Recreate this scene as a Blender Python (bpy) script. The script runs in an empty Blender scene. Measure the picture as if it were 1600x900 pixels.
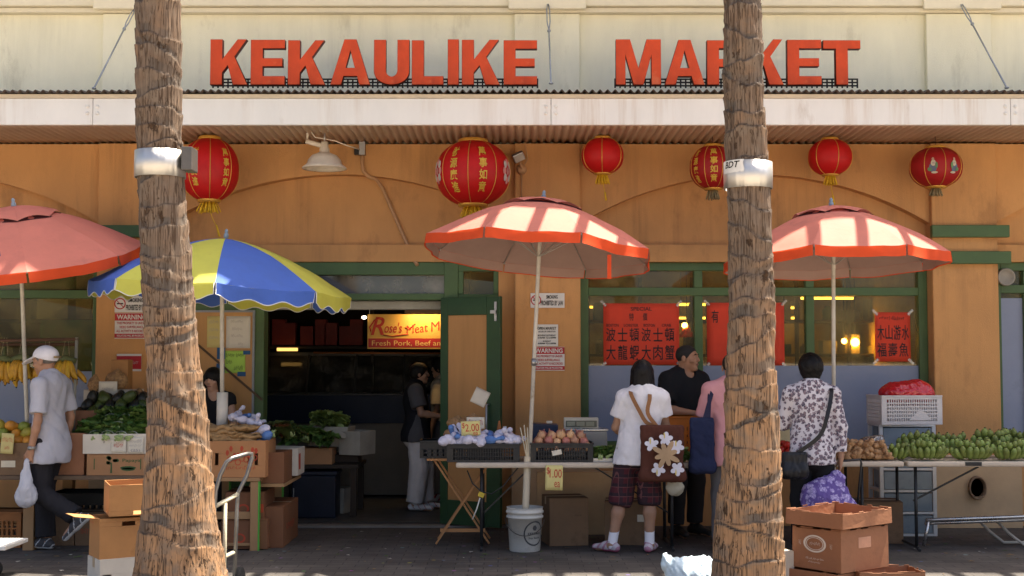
import bpy, math, random
import numpy as np
from mathutils import Vector, Matrix, noise
R = math.radians
rnd = random.Random(7)
scene = bpy.context.scene
COL = scene.collection
# ------------------------------------------------------------------ camera, sky, sun, exposure
CAM_Y, CAM_Z, FPX = -12.35, 1.6, 2000.0          # the street side view point; focal length in photo pixels (1600 wide)
PITCH = math.atan(0.055)
cam_data = bpy.data.cameras.new('camera'); cam_data.sensor_width = 36.0; cam_data.lens = 36.0*FPX/1600
cam_data.clip_end = 2000
cam = bpy.data.objects.new('camera', cam_data); COL.objects.link(cam)
cam.location = (0, CAM_Y, CAM_Z); cam.rotation_euler = (math.pi/2+PITCH, 0, 0)
scene.camera = cam
SUN = Vector((0.33, 0.20, 0.92)).normalized()   # towards the sun: high, behind the building, a little to the right
world = bpy.data.worlds.new('World'); scene.world = world; world.use_nodes = True
wn = world.node_tree.nodes; wl = world.node_tree.links
for n in list(wn): wn.remove(n)
sky = wn.new('ShaderNodeTexSky'); sky.sky_type = 'NISHITA'; sky.sun_disc = False
sky.sun_elevation = math.asin(SUN.z); sky.sun_rotation = math.atan2(SUN.x, SUN.y)
sky.air_density = 0.7; sky.dust_density = 5.0; sky.ozone_density = 0.4
bg = wn.new('ShaderNodeBackground'); bg.inputs[1].default_value = 0.10
wo = wn.new('ShaderNodeOutputWorld'); wl.new(sky.outputs[0], bg.inputs[0]); wl.new(bg.outputs[0], wo.inputs[0])
sun_data = bpy.data.lights.new('sun', 'SUN'); sun_data.energy = 5.0; sun_data.angle = R(0.5); sun_data.color = (1, .90, .76)
sun = bpy.data.objects.new('sun', sun_data); COL.objects.link(sun)
sun.rotation_euler = SUN.to_track_quat('Z', 'Y').to_euler(); sun.location = (2, 2, 15)
scene.view_settings.view_transform = 'Standard'; scene.view_settings.look = 'None'
scene.view_settings.gamma = 1; scene.view_settings.use_curve_mapping = False
scene.view_settings.exposure = 1.8
try:
    scene.cycles.max_bounces = 8; scene.cycles.diffuse_bounces = 4; scene.cycles.transparent_max_bounces = 12
    scene.cycles.use_denoising = True
except Exception: pass

def at(px, py, y):
    """world point on the vertical plane y that shows at photo pixel (px, py)"""
    u = (px-800)/FPX; v = (450-py)/FPX
    dy = math.cos(PITCH)-v*math.sin(PITCH); dz = math.sin(PITCH)+v*math.cos(PITCH)
    t = (y-CAM_Y)/dy
    return Vector((u*t, y, CAM_Z+dz*t))
def X(px, y=0.0, py=560): return at(px, py, y).x
def Z(py, y=0.0): return at(800, py, y).z
def ground_y(py):                                  # y of the ground point seen at this photo row
    v = (450-py)/FPX
    return CAM_Y + CAM_Z*(math.cos(PITCH)-v*math.sin(PITCH))/-(math.sin(PITCH)+v*math.cos(PITCH))

# ------------------------------------------------------------------ materials
MATS = {}
def lin(c):
    return tuple(((v/255)/12.92 if v/255 <= .04045 else ((v/255+.055)/1.055)**2.4) for v in c)
def new_mat(name):
    m = bpy.data.materials.new(name); m.use_nodes = True
    nt = m.node_tree
    return m, nt, nt.nodes, nt.links, nt.nodes['Principled BSDF']
def ramp(ns, stops):
    r = ns.new('ShaderNodeValToRGB'); e = r.color_ramp.elements
    while len(e) < len(stops): e.new(.5)
    for i, (p, c) in enumerate(stops):
        e[i].position = p; e[i].color = (c, c, c, 1) if isinstance(c, (int, float)) else (*c[:3], 1)
    return r
def M(name, col, rough=.75, var=.18, scale=5, bump=.15, bscale=70, metal=0, spec=.3, stretch=(1, 1, 1), trans=0, stain=None, sheen=0, vary=0, drip=None):
    """plain procedural surface: mottled colour, uneven gloss and a fine bump; optional stain colour in blotches"""
    if name in MATS: return MATS[name]
    m, nt, ns, ls, b = new_mat(name)
    tc = ns.new('ShaderNodeTexCoord'); mp = ns.new('ShaderNodeMapping'); mp.inputs['Scale'].default_value = stretch
    ls.new(tc.outputs['Object'], mp.inputs[0])
    n1 = ns.new('ShaderNodeTexNoise'); n1.inputs['Scale'].default_value = scale; n1.inputs['Detail'].default_value = 6
    n1.inputs['Roughness'].default_value = .65
    ls.new(mp.outputs[0], n1.inputs['Vector'])
    lo = tuple(max(0, c*(1-var)) for c in col); hi = tuple(min(1, c*(1+var)) for c in col)
    rp = ramp(ns, [(.3, lo), (.7, hi)]); ls.new(n1.outputs['Fac'], rp.inputs[0])
    out = rp.outputs[0]
    if stain:
        n3 = ns.new('ShaderNodeTexNoise'); n3.inputs['Scale'].default_value = stain[1]; n3.inputs['Detail'].default_value = 8
        n3.inputs['Roughness'].default_value = .7
        ls.new(mp.outputs[0], n3.inputs['Vector'])
        r3 = ramp(ns, [(stain[2], 0.), (min(1, stain[2]+.12), 1.)]); ls.new(n3.outputs['Fac'], r3.inputs[0])
        mu = ns.new('ShaderNodeMath'); mu.operation = 'MULTIPLY'; mu.inputs[1].default_value = stain[3]
        ls.new(r3.outputs[0], mu.inputs[0])
        mx = ns.new('ShaderNodeMixRGB'); ls.new(mu.outputs[0], mx.inputs[0]); ls.new(out, mx.inputs[1])
        mx.inputs[2].default_value = (*stain[0], 1); out = mx.outputs[0]
    if drip:                                            # rain streaks running down
        mp2 = ns.new('ShaderNodeMapping'); mp2.inputs['Scale'].default_value = (1, 1, .05); ls.new(tc.outputs['Object'], mp2.inputs[0])
        n4 = ns.new('ShaderNodeTexNoise'); n4.inputs['Scale'].default_value = 7; n4.inputs['Detail'].default_value = 8; n4.inputs['Roughness'].default_value = .7; ls.new(mp2.outputs[0], n4.inputs['Vector'])
        n5 = ns.new('ShaderNodeTexNoise'); n5.inputs['Scale'].default_value = .9; n5.inputs['Detail'].default_value = 4; ls.new(tc.outputs['Object'], n5.inputs['Vector'])
        mu2 = ns.new('ShaderNodeMath'); mu2.operation = 'MULTIPLY'; r4 = ramp(ns, [(.50, 0.), (.68, 1.)]); r5 = ramp(ns, [(.42, 0.), (.62, drip[1])]); ls.new(n4.outputs['Fac'], r4.inputs[0]); ls.new(n5.outputs['Fac'], r5.inputs[0])
        ls.new(r4.outputs[0], mu2.inputs[0]); ls.new(r5.outputs[0], mu2.inputs[1])
        mx2 = ns.new('ShaderNodeMixRGB'); ls.new(mu2.outputs[0], mx2.inputs[0]); ls.new(out, mx2.inputs[1]); mx2.inputs[2].default_value = (*drip[0], 1); out = mx2.outputs[0]
    if vary:                                            # pieces of one kind differ a little from each other
        oi = ns.new('ShaderNodeObjectInfo'); hs = ns.new('ShaderNodeHueSaturation'); ls.new(out, hs.inputs['Color'])
        for k_, lo_, hi_ in (('Value', 1-vary, 1+vary), ('Hue', .5-vary*.06, .5+vary*.06)):
            mr = ns.new('ShaderNodeMapRange'); mr.inputs[3].default_value = lo_; mr.inputs[4].default_value = hi_; ls.new(oi.outputs['Random'], mr.inputs[0]); ls.new(mr.outputs[0], hs.inputs[k_])
        out = hs.outputs[0]
    ls.new(out, b.inputs['Base Color'])
    r2 = ramp(ns, [(.25, max(.03, rough-.12)), (.75, min(1, rough+.1))]); ls.new(n1.outputs['Fac'], r2.inputs[0])
    ls.new(r2.outputs[0], b.inputs['Roughness'])
    b.inputs['Metallic'].default_value = metal; b.inputs['Specular IOR Level'].default_value = spec
    if sheen: b.inputs['Sheen Weight'].default_value = sheen
    if bump:
        n2 = ns.new('ShaderNodeTexNoise'); n2.inputs['Scale'].default_value = bscale; n2.inputs['Detail'].default_value = 5
        ls.new(mp.outputs[0], n2.inputs['Vector'])
        bp = ns.new('ShaderNodeBump'); bp.inputs['Strength'].default_value = bump; bp.inputs['Distance'].default_value = .01
        ls.new(n2.outputs['Fac'], bp.inputs['Height']); ls.new(bp.outputs[0], b.inputs['Normal'])
    if trans:
        tr = ns.new('ShaderNodeBsdfTranslucent'); ls.new(out, tr.inputs[0])
        mxs = ns.new('ShaderNodeMixShader'); mxs.inputs[0].default_value = trans
        ls.new(b.outputs[0], mxs.inputs[1]); ls.new(tr.outputs[0], mxs.inputs[2])
        ls.new(mxs.outputs[0], ns['Material Output'].inputs[0])
    MATS[name] = m
    return m
def emit(name, col, st):
    if name in MATS: return MATS[name]
    m, nt, ns, ls, b = new_mat(name)
    b.inputs['Base Color'].default_value = (*[min(1, c) for c in col], 1)
    b.inputs['Emission Color'].default_value = (*col, 1); b.inputs['Emission Strength'].default_value = st
    MATS[name] = m; return m
def glass_mat(name, tint=(.8, .85, .8), gloss=.06, rough=.02, veil=0.0, veilcol=(.5, .48, .42)):
    if name in MATS: return MATS[name]
    m, nt, ns, ls, b = new_mat(name)
    tr = ns.new('ShaderNodeBsdfTransparent'); tr.inputs[0].default_value = (*tint, 1)
    gl = ns.new('ShaderNodeBsdfGlossy'); gl.inputs['Roughness'].default_value = rough
    fr = ns.new('ShaderNodeFresnel'); fr.inputs[0].default_value = 1.45
    ad = ns.new('ShaderNodeMath'); ad.operation = 'ADD'; ad.use_clamp = True; ad.inputs[1].default_value = gloss
    ls.new(fr.outputs[0], ad.inputs[0])
    mx = ns.new('ShaderNodeMixShader'); ls.new(ad.outputs[0], mx.inputs[0]); ls.new(tr.outputs[0], mx.inputs[1]); ls.new(gl.outputs[0], mx.inputs[2])
    out = mx.outputs[0]
    if veil:  # diffuse film; on the panes it paints in reflected light and glow
        tc = ns.new('ShaderNodeTexCoord'); n = ns.new('ShaderNodeTexNoise'); n.inputs['Scale'].default_value = 4; n.inputs['Detail'].default_value = 8
        ls.new(tc.outputs['Object'], n.inputs['Vector'])
        rp = ramp(ns, [(.42, veil*.25), (.72, veil)]); ls.new(n.outputs['Fac'], rp.inputs[0])
        df = ns.new('ShaderNodeBsdfDiffuse'); df.inputs[0].default_value = (*veilcol, 1)
        m2 = ns.new('ShaderNodeMixShader'); ls.new(rp.outputs[0], m2.inputs[0]); ls.new(out, m2.inputs[1]); ls.new(df.outputs[0], m2.inputs[2])
        out = m2.outputs[0]
    ls.new(out, ns['Material Output'].inputs[0])
    MATS[name] = m; return m

# ------------------------------------------------------------------ mesh builder
def frame_from(z):
    z = z.normalized(); a = Vector((0, 0, 1)) if abs(z.z) < .9 else Vector((1, 0, 0))
    x = a.cross(z).normalized(); return x, z.cross(x), z
class MB:
    def __init__(s): s.v = []; s.f = []; s.m = []; s.s = []
    def add(s, vs, fs, mi=0, sm=False):
        o = len(s.v); s.v += [tuple(v) for v in vs]
        for f in fs: s.f.append(tuple(i+o for i in f)); s.m.append(mi); s.s.append(sm)
        return s
    def box(s, x0, x1, y0, y1, z0, z1, mi=0):
        if x0 > x1: x0, x1 = x1, x0
        if y0 > y1: y0, y1 = y1, y0
        if z0 > z1: z0, z1 = z1, z0
        vs = [(x0,y0,z0),(x1,y0,z0),(x1,y1,z0),(x0,y1,z0),(x0,y0,z1),(x1,y0,z1),(x1,y1,z1),(x0,y1,z1)]
        return s.add(vs, [(0,3,2,1),(4,5,6,7),(0,1,5,4),(1,2,6,5),(2,3,7,6),(3,0,4,7)], mi)
    def mbox(s, mat, sx, sy, sz, mi=0):                # centred box under a matrix
        o = len(s.v); s.box(-sx/2, sx/2, -sy/2, sy/2, -sz/2, sz/2, mi)
        for i in range(o, len(s.v)): s.v[i] = tuple(mat @ Vector(s.v[i]))
        return s
    def bar(s, p, q, w, h=None, mi=0, up=(0, 0, 1)):
        p, q = Vector(p), Vector(q); z = (q-p); L = z.length; z = z/L
        u = Vector(up)
        if abs(u.dot(z)) > .98: u = Vector((0, 1, 0))
        x = u.cross(z).normalized(); y = z.cross(x)
        m = Matrix((( x.x, y.x, z.x, 0), (x.y, y.y, z.y, 0), (x.z, y.z, z.z, 0), (0, 0, 0, 1)))
        m.translation = (p+q)/2
        return s.mbox(m, w, h or w, L, mi)
    def tube(s, pts, r, n=8, mi=0, caps=True, sm=True, flat=1.0):
        pts = [Vector(p) for p in pts]; k = len(pts)
        rs = r if isinstance(r, (list, tuple)) else [r]*k
        vs = []; x = None
        for i in range(k):
            d = (pts[min(i+1, k-1)]-pts[max(i-1, 0)])
            if d.length < 1e-9: d = Vector((0, 0, 1))
            d.normalize()
            if x is None: x, y, _ = frame_from(d)
            else:
                x = (x-d*x.dot(d)); x = x.normalized() if x.length > 1e-6 else frame_from(d)[0]
                y = d.cross(x)
            for j in range(n):
                a = 2*math.pi*j/n
                vs.append(pts[i]+(x*math.cos(a)+y*math.sin(a)*flat)*rs[i])
        fs = [(i*n+j, i*n+(j+1) % n, (i+1)*n+(j+1) % n, (i+1)*n+j) for i in range(k-1) for j in range(n)]
        s.add(vs, fs, mi, sm)
        if caps:
            o = len(s.v)-k*n
            s.f += [tuple(o+j for j in reversed(range(n))), tuple(o+(k-1)*n+j for j in range(n))]; s.m += [mi, mi]; s.s += [False, False]
        return s
    def lathe(s, prof, c=(0, 0, 0), n=24, mi=0, sm=True, fn=None):
        c = Vector(c); vs = []
        for r, z in prof:
            for j in range(n):
                a = 2*math.pi*j/n; vs.append(c+Vector((r*math.cos(a), r*math.sin(a), z)))
        k = len(prof)
        fs = [(i*n+j, i*n+(j+1) % n, (i+1)*n+(j+1) % n, (i+1)*n+j) for i in range(k-1) for j in range(n)]
        return s.add(vs, fs, mi, sm)
    def ball(s, c, rx, ry=None, rz=None, n=10, mi=0, mat=None, jit=0, seed=0):
        ry = ry or rx; rz = rz or rx; c = Vector(c); vs = []; k = max(5, n//2+2)
        for i in range(k):
            ph = math.pi*i/(k-1)
            for j in range(n):
                a = 2*math.pi*j/n
                p = Vector((math.sin(ph)*math.cos(a), math.sin(ph)*math.sin(a), math.cos(ph)))
                if jit: p *= 1+jit*noise.noise(p*1.7+Vector((seed*3.1, seed*1.7, 0)))
                p = Vector((p.x*rx, p.y*ry, p.z*rz))
                if mat: p = mat @ p
                vs.append(c+p)
        fs = [(i*n+j, (i+1)*n+j, (i+1)*n+(j+1) % n, i*n+(j+1) % n) for i in range(k-1) for j in range(n)]
        return s.add(vs, fs, mi, True)
    def prism(s, poly, y0, y1, mi=0):                  # polygon in x-z, extruded along y
        n = len(poly)
        vs = [(x, y0, z) for x, z in poly]+[(x, y1, z) for x, z in poly]
        ar = sum(poly[i][0]*poly[(i+1) % n][1]-poly[(i+1) % n][0]*poly[i][1] for i in range(n))
        f1 = tuple(range(n)); f2 = tuple(n+i for i in reversed(range(n)))
        sd = [(i, n+i, n+(i+1) % n, (i+1) % n) for i in range(n)]
        if ar < 0: f1 = f1[::-1]; f2 = f2[::-1]; sd = [f[::-1] for f in sd]
        return s.add(vs, [f1, f2]+sd, mi)
    def sheet(s, fn, nu, nv, mi=0, sm=True):            # fn(u, v) -> point
        vs = [fn(i/nu, j/nv) for j in range(nv+1) for i in range(nu+1)]
        fs = [(j*(nu+1)+i, j*(nu+1)+i+1, (j+1)*(nu+1)+i+1, (j+1)*(nu+1)+i) for j in range(nv) for i in range(nu)]
        return s.add(vs, fs, mi, sm)
    def shift(s, off):
        off = Vector(off); s.v = [tuple(Vector(v)+off) for v in s.v]; return s
    def mesh(s, name, mats):
        me = bpy.data.meshes.new(name); me.from_pydata(s.v, [], s.f)
        for m in (mats if isinstance(mats, (list, tuple)) else [mats]): me.materials.append(m)
        me.polygons.foreach_set('material_index', s.m); me.polygons.foreach_set('use_smooth', s.s); me.update()
        return me
    def build(s, name, mats, parent=None, loc=(0, 0, 0), rz=0, bevel=0):
        o = bpy.data.objects.new(name, s.mesh(name, mats)); COL.objects.link(o)
        o.location = loc; o.rotation_euler = (0, 0, rz)
        if parent: o.parent = parent
        if bevel:
            b = o.modifiers.new('bevel', 'BEVEL'); b.width = bevel; b.segments = 2; b.limit_method = 'ANGLE'; b.angle_limit = R(40)
        return o
def tag(o, label, cat, group=None, kind=None):
    o['label'] = label; o['category'] = cat
    if group: o['group'] = group
    if kind: o['kind'] = kind
    return o
def thing(name, label, cat, loc=(0, 0, 0), rz=0, group=None):
    o = bpy.data.objects.new(name, None); COL.objects.link(o); o.empty_display_size = .1
    o.location = loc; o.rotation_euler = (0, 0, rz)
    return tag(o, label, cat, group)
def copy_tree(o, parent=None):
    c = o.copy(); COL.objects.link(c)
    if parent: c.parent = parent
    for ch in list(o.children): copy_tree(ch, c)
    return c
def mesh_obj(name, me, parent=None, loc=(0, 0, 0), rz=0):
    o = bpy.data.objects.new(name, me); COL.objects.link(o); o.location = loc; o.rotation_euler = (0, 0, rz)
    if parent: o.parent = parent
    return o

# ------------------------------------------------------------------ lettering
def eval_mesh(o):
    COL.objects.link(o); dg = bpy.context.evaluated_depsgraph_get()
    me = bpy.data.meshes.new_from_object(o.evaluated_get(dg)); COL.objects.unlink(o); return me
TXT = {}
def text_geo(body, bold=0.0, shear=0.0, spacing=1.0):
    key = (body, bold, shear, spacing)
    if key in TXT: return TXT[key]
    c = bpy.data.curves.new('lettering', 'FONT'); c.body = body; c.size = 1; c.offset = bold; c.shear = shear; c.space_character = spacing
    c.resolution_u = 3; c.fill_mode = 'FRONT'
    o = bpy.data.objects.new('lettering', c); me = eval_mesh(o)
    vs = np.array([v.co[:] for v in me.vertices]); fs = [tuple(p.vertices) for p in me.polygons]
    bpy.data.objects.remove(o); bpy.data.curves.remove(c); bpy.data.meshes.remove(me)
    TXT[key] = (vs, fs); return TXT[key]
def text(mb, body, org, w, h, ux=(1, 0, 0), uz=(0, 0, 1), mi=0, bold=.01, shear=0, fit='box', spacing=1.0, fn=None):
    """put a line of lettering in the box w x h whose lower left corner is org; ux, uz span the face"""
    if body[0] == '~':                                  # writing too small or faint to read: strokes only
        g = random.Random(int(abs(w)*9973+abs(h)*7919)); vs, fs = [], []; x = 0
        while x < 1:
            q = g.uniform(.02, .07); a, b = g.uniform(0, .35), g.uniform(.6, 1)
            for x0, x1, y0, y1 in ((x, x+.018, a, b), (x, x+q, b-.12, b) if g.random() < .6 else (x, x+q, a, a+.12)):
                n = len(vs); vs += [(x0, y0, 0), (x1, y0, 0), (x1, y1, 0), (x0, y1, 0)]; fs.append((n, n+1, n+2, n+3))
            x += q+g.uniform(.015, .05)
        vs = np.array(vs)
    else: vs, fs = text_geo(body, bold, shear, spacing)
    if len(vs) == 0: return
    lo = vs.min(0); hi = vs.max(0); e = np.maximum(hi-lo, 1e-6)
    if fit == 'box': sx, sz = w/e[0], h/e[1]
    else: sx = sz = min(w/e[0], h/e[1])
    ox = (w-e[0]*sx)/2; oz = (h-e[1]*sz)/2
    org = Vector(org); ux = Vector(ux); uz = Vector(uz)
    pts = []
    for v in vs:
        a = (v[0]-lo[0])*sx+ox; b = (v[1]-lo[1])*sz+oz
        pts.append(fn(a, b) if fn else org+ux*a+uz*b)
    mb.add(pts, fs, mi)
# ------------------------------------------------------------------ soft bodies: distance fields turned into one continuous surface
V3 = lambda *a: np.array(a, dtype=np.float32)
class SDF:
    def __init__(s, lo, hi, h):
        s.lo = np.array(lo, dtype=np.float32); s.h = h
        s.n = np.ceil((np.array(hi)-np.array(lo))/h).astype(int)+1
        s.D = np.full(s.n, 9.0, dtype=np.float32)
    def region(s, lo, hi, m):
        i0 = np.clip(np.floor((np.array(lo)-m-s.lo)/s.h).astype(int), 0, s.n-1)
        i1 = np.clip(np.ceil((np.array(hi)+m-s.lo)/s.h).astype(int)+1, 1, s.n)
        sl = tuple(slice(a, b) for a, b in zip(i0, i1))
        ax = [s.lo[k]+s.h*np.arange(i0[k], i1[k], dtype=np.float32) for k in range(3)]
        return sl, np.meshgrid(*ax, indexing='ij')
    def put(s, fn, lo, hi, k, op='add'):
        sl, (x, y, z) = s.region(lo, hi, k+3*s.h)
        if 0 in x.shape: return
        d = fn(x, y, z); D = s.D[sl]
        if op == 'add':
            if k > 0:
                t = np.clip(.5+.5*(D-d)/k, 0, 1); s.D[sl] = np.where(D > 8, d, D+(d-D)*t-k*t*(1-t))
            else: s.D[sl] = np.minimum(D, d)
        else:                                           # subtract
            if k > 0:
                t = np.clip(.5-.5*(-d-D)/k, 0, 1); t = 1-t
                t = np.clip(.5+.5*(-d-D)/k, 0, 1); s.D[sl] = D+(-d-D)*t+k*t*(1-t)
            else: s.D[sl] = np.maximum(D, -d)
    def cap(s, a, b, r1, r2, k=.02, op='add', flat=False, ell=None):
        """tapered limb from a to b; ell = (direction, factor) squashes its section along that direction"""
        a = V3(*a); b = V3(*b); ab = b-a; L2 = float(ab@ab)+1e-9; L = L2**.5
        if ell: e = V3(*ell[0]); e = e-ab*(e@ab)/L2; e = e/np.linalg.norm(e); f = ell[1]
        def fn(x, y, z):
            px, py, pz = x-a[0], y-a[1], z-a[2]
            hh = (px*ab[0]+py*ab[1]+pz*ab[2])/L2; t = np.clip(hh, 0, 1)
            qx, qy, qz = px-ab[0]*t, py-ab[1]*t, pz-ab[2]*t
            if ell:
                w = (qx*e[0]+qy*e[1]+qz*e[2])*(1/f-1)
                qx, qy, qz = qx+w*e[0], qy+w*e[1], qz+w*e[2]
            d = np.sqrt(qx*qx+qy*qy+qz*qz)-(r1+(r2-r1)*t)
            if ell: d = d*min(1, f)
            if flat: d = np.maximum(d, (hh-1)*L)
            return d
        m = max(r1, r2)*max(1, (ell[1] if ell else 1))
        s.put(fn, np.minimum(a, b)-m, np.maximum(a, b)+m, k, op)
    def ell(s, c, r, k=.02, op='add', rot=None):
        c = V3(*c); r = V3(*r); Q = np.array(rot, dtype=np.float32) if rot is not None else None
        def fn(x, y, z):
            p = [x-c[0], y-c[1], z-c[2]]
            if Q is not None: p = [Q[0][i]*p[0]+Q[1][i]*p[1]+Q[2][i]*p[2] for i in range(3)]
            k0 = np.sqrt((p[0]/r[0])**2+(p[1]/r[1])**2+(p[2]/r[2])**2)
            k1 = np.sqrt((p[0]/r[0]**2)**2+(p[1]/r[1]**2)**2+(p[2]/r[2]**2)**2)+1e-6
            return k0*(k0-1)/k1
        m = float(max(r)); s.put(fn, c-m, c+m, k, op)
    def rbox(s, c, half, rad, k=.01, op='add', rot=None):
        c = V3(*c); hf = V3(*half)-rad; Q = np.array(rot, dtype=np.float32) if rot is not None else None
        def fn(x, y, z):
            p = [x-c[0], y-c[1], z-c[2]]
            if Q is not None: p = [Q[0][i]*p[0]+Q[1][i]*p[1]+Q[2][i]*p[2] for i in range(3)]
            q = [np.abs(p[i])-hf[i] for i in range(3)]
            return np.sqrt(sum(np.maximum(v, 0)**2 for v in q))+np.minimum(np.maximum(np.maximum(q[0], q[1]), q[2]), 0)-rad
        m = float(np.linalg.norm(half)); s.put(fn, c-m, c+m, k, op)
    def cut(s, p, n):                                   # keep the side the normal points away from
        p = V3(*p); n = V3(*n); n = n/np.linalg.norm(n)
        sl, (x, y, z) = s.region(s.lo, s.lo+s.h*s.n, 0)
        s.D = np.maximum(s.D, (x-p[0])*n[0]+(y-p[1])*n[1]+(z-p[2])*n[2])
    def folds(s, amp, freq, seed=0, zs=.5, oct=3):
        sl, (x, y, z) = s.region(s.lo, s.lo+s.h*s.n, 0)
        g = np.random.default_rng(seed); A = np.zeros_like(s.D)
        for o in range(oct):
            for _ in range(3):
                d = g.normal(size=3)*freq*(1.7**o); d[2] *= zs
                w = np.sin(x*d[0]+y*d[1]+z*d[2]+g.uniform(0, 6.3)+1.5*np.sin((x*d[1]-y*d[2]+z*d[0])*.5+g.uniform(0, 6.3)))
                A += (1-np.abs(w)*1.4)*(.6**o)
        s.D = s.D+amp*(A/3-.45)
    def mesh(s, name, mats, mi_fn=None, R0=None):
        D = np.pad(s.D, 1, constant_values=9.0); h = s.h; org = s.lo-h; ins = D < 0
        c = ins[:-1, :-1, :-1].astype(np.int8)
        offs = [(i, j, k) for i in (0, 1) for j in (0, 1) for k in (0, 1)]
        n = np.array(D.shape)-1
        cnt = sum(ins[i:i+n[0], j:j+n[1], k:k+n[2]].astype(np.int8) for i, j, k in offs)
        act = (cnt > 0) & (cnt < 8); idx = np.argwhere(act)
        num = -np.ones(act.shape, dtype=np.int64); num[act] = np.arange(len(idx))
        acc = np.zeros((len(idx), 3)); w = np.zeros(len(idx))
        val = {o: D[idx[:, 0]+o[0], idx[:, 1]+o[1], idx[:, 2]+o[2]] for o in offs}
        for o in offs:
            for a in range(3):
                if o[a] == 0:
                    q = list(o); q[a] = 1; q = tuple(q); v0, v1 = val[o], val[q]
                    cr = (v0 < 0) != (v1 < 0); t = np.where(cr, v0/np.where(cr, v0-v1, 1), 0)
                    p = np.array(o, dtype=float)[None, :].repeat(len(idx), 0); p[:, a] = t
                    acc += p*cr[:, None]; w += cr
        P = org+(idx+acc/w[:, None])*h
        quads = []
        for a in range(3):
            b, c2 = (a+1) % 3, (a+2) % 3
            s0 = [slice(None)]*3; s1 = [slice(None)]*3
            s0[a] = slice(0, -1); s1[a] = slice(1, None)
            i0 = ins[tuple(s0)]; i1 = ins[tuple(s1)]
            e = np.argwhere(i0 != i1)
            e = e[(e[:, b] > 0) & (e[:, c2] > 0)]
            def cell(db, dc):
                q = e.copy(); q[:, b] -= db; q[:, c2] -= dc
                ok = np.all(q < np.array(num.shape), axis=1)
                r = -np.ones(len(q), dtype=np.int64); r[ok] = num[q[ok, 0], q[ok, 1], q[ok, 2]]; return r
            Q = np.stack([cell(1, 1), cell(0, 1), cell(0, 0), cell(1, 0)], 1)
            fl = ~i0[tuple(e.T)]
            Q[fl] = Q[fl][:, ::-1]; quads.append(Q[(Q >= 0).all(1)])
        Q = np.concatenate(quads)
        # relax once so that the grid does not show
        for lam in (.5, .5):
            S = np.zeros_like(P); C = np.zeros(len(P))
            for i in range(4):
                j = (i+1) % 4
                np.add.at(S, Q[:, i], P[Q[:, j]]); np.add.at(C, Q[:, i], 1)
                np.add.at(S, Q[:, j], P[Q[:, i]]); np.add.at(C, Q[:, j], 1)
            P = P+lam*(S/np.maximum(C, 1)[:, None]-P)
        me = bpy.data.meshes.new(name)
        me.vertices.add(len(P)); me.vertices.foreach_set('co', P.astype(np.float32).ravel())
        me.loops.add(Q.size); me.loops.foreach_set('vertex_index', Q.astype(np.int32).ravel())
        me.polygons.add(len(Q)); me.polygons.foreach_set('loop_start', np.arange(0, Q.size, 4, dtype=np.int32))
        me.update(calc_edges=True)
        me.polygons.foreach_set('use_smooth', np.ones(len(Q), dtype=bool))
        for m in (mats if isinstance(mats, (list, tuple)) else [mats]): me.materials.append(m)
        if mi_fn is not None:
            cc = P[Q].mean(1); me.polygons.foreach_set('material_index', mi_fn(cc).astype(np.int32))
        me.update()
        return me

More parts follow.
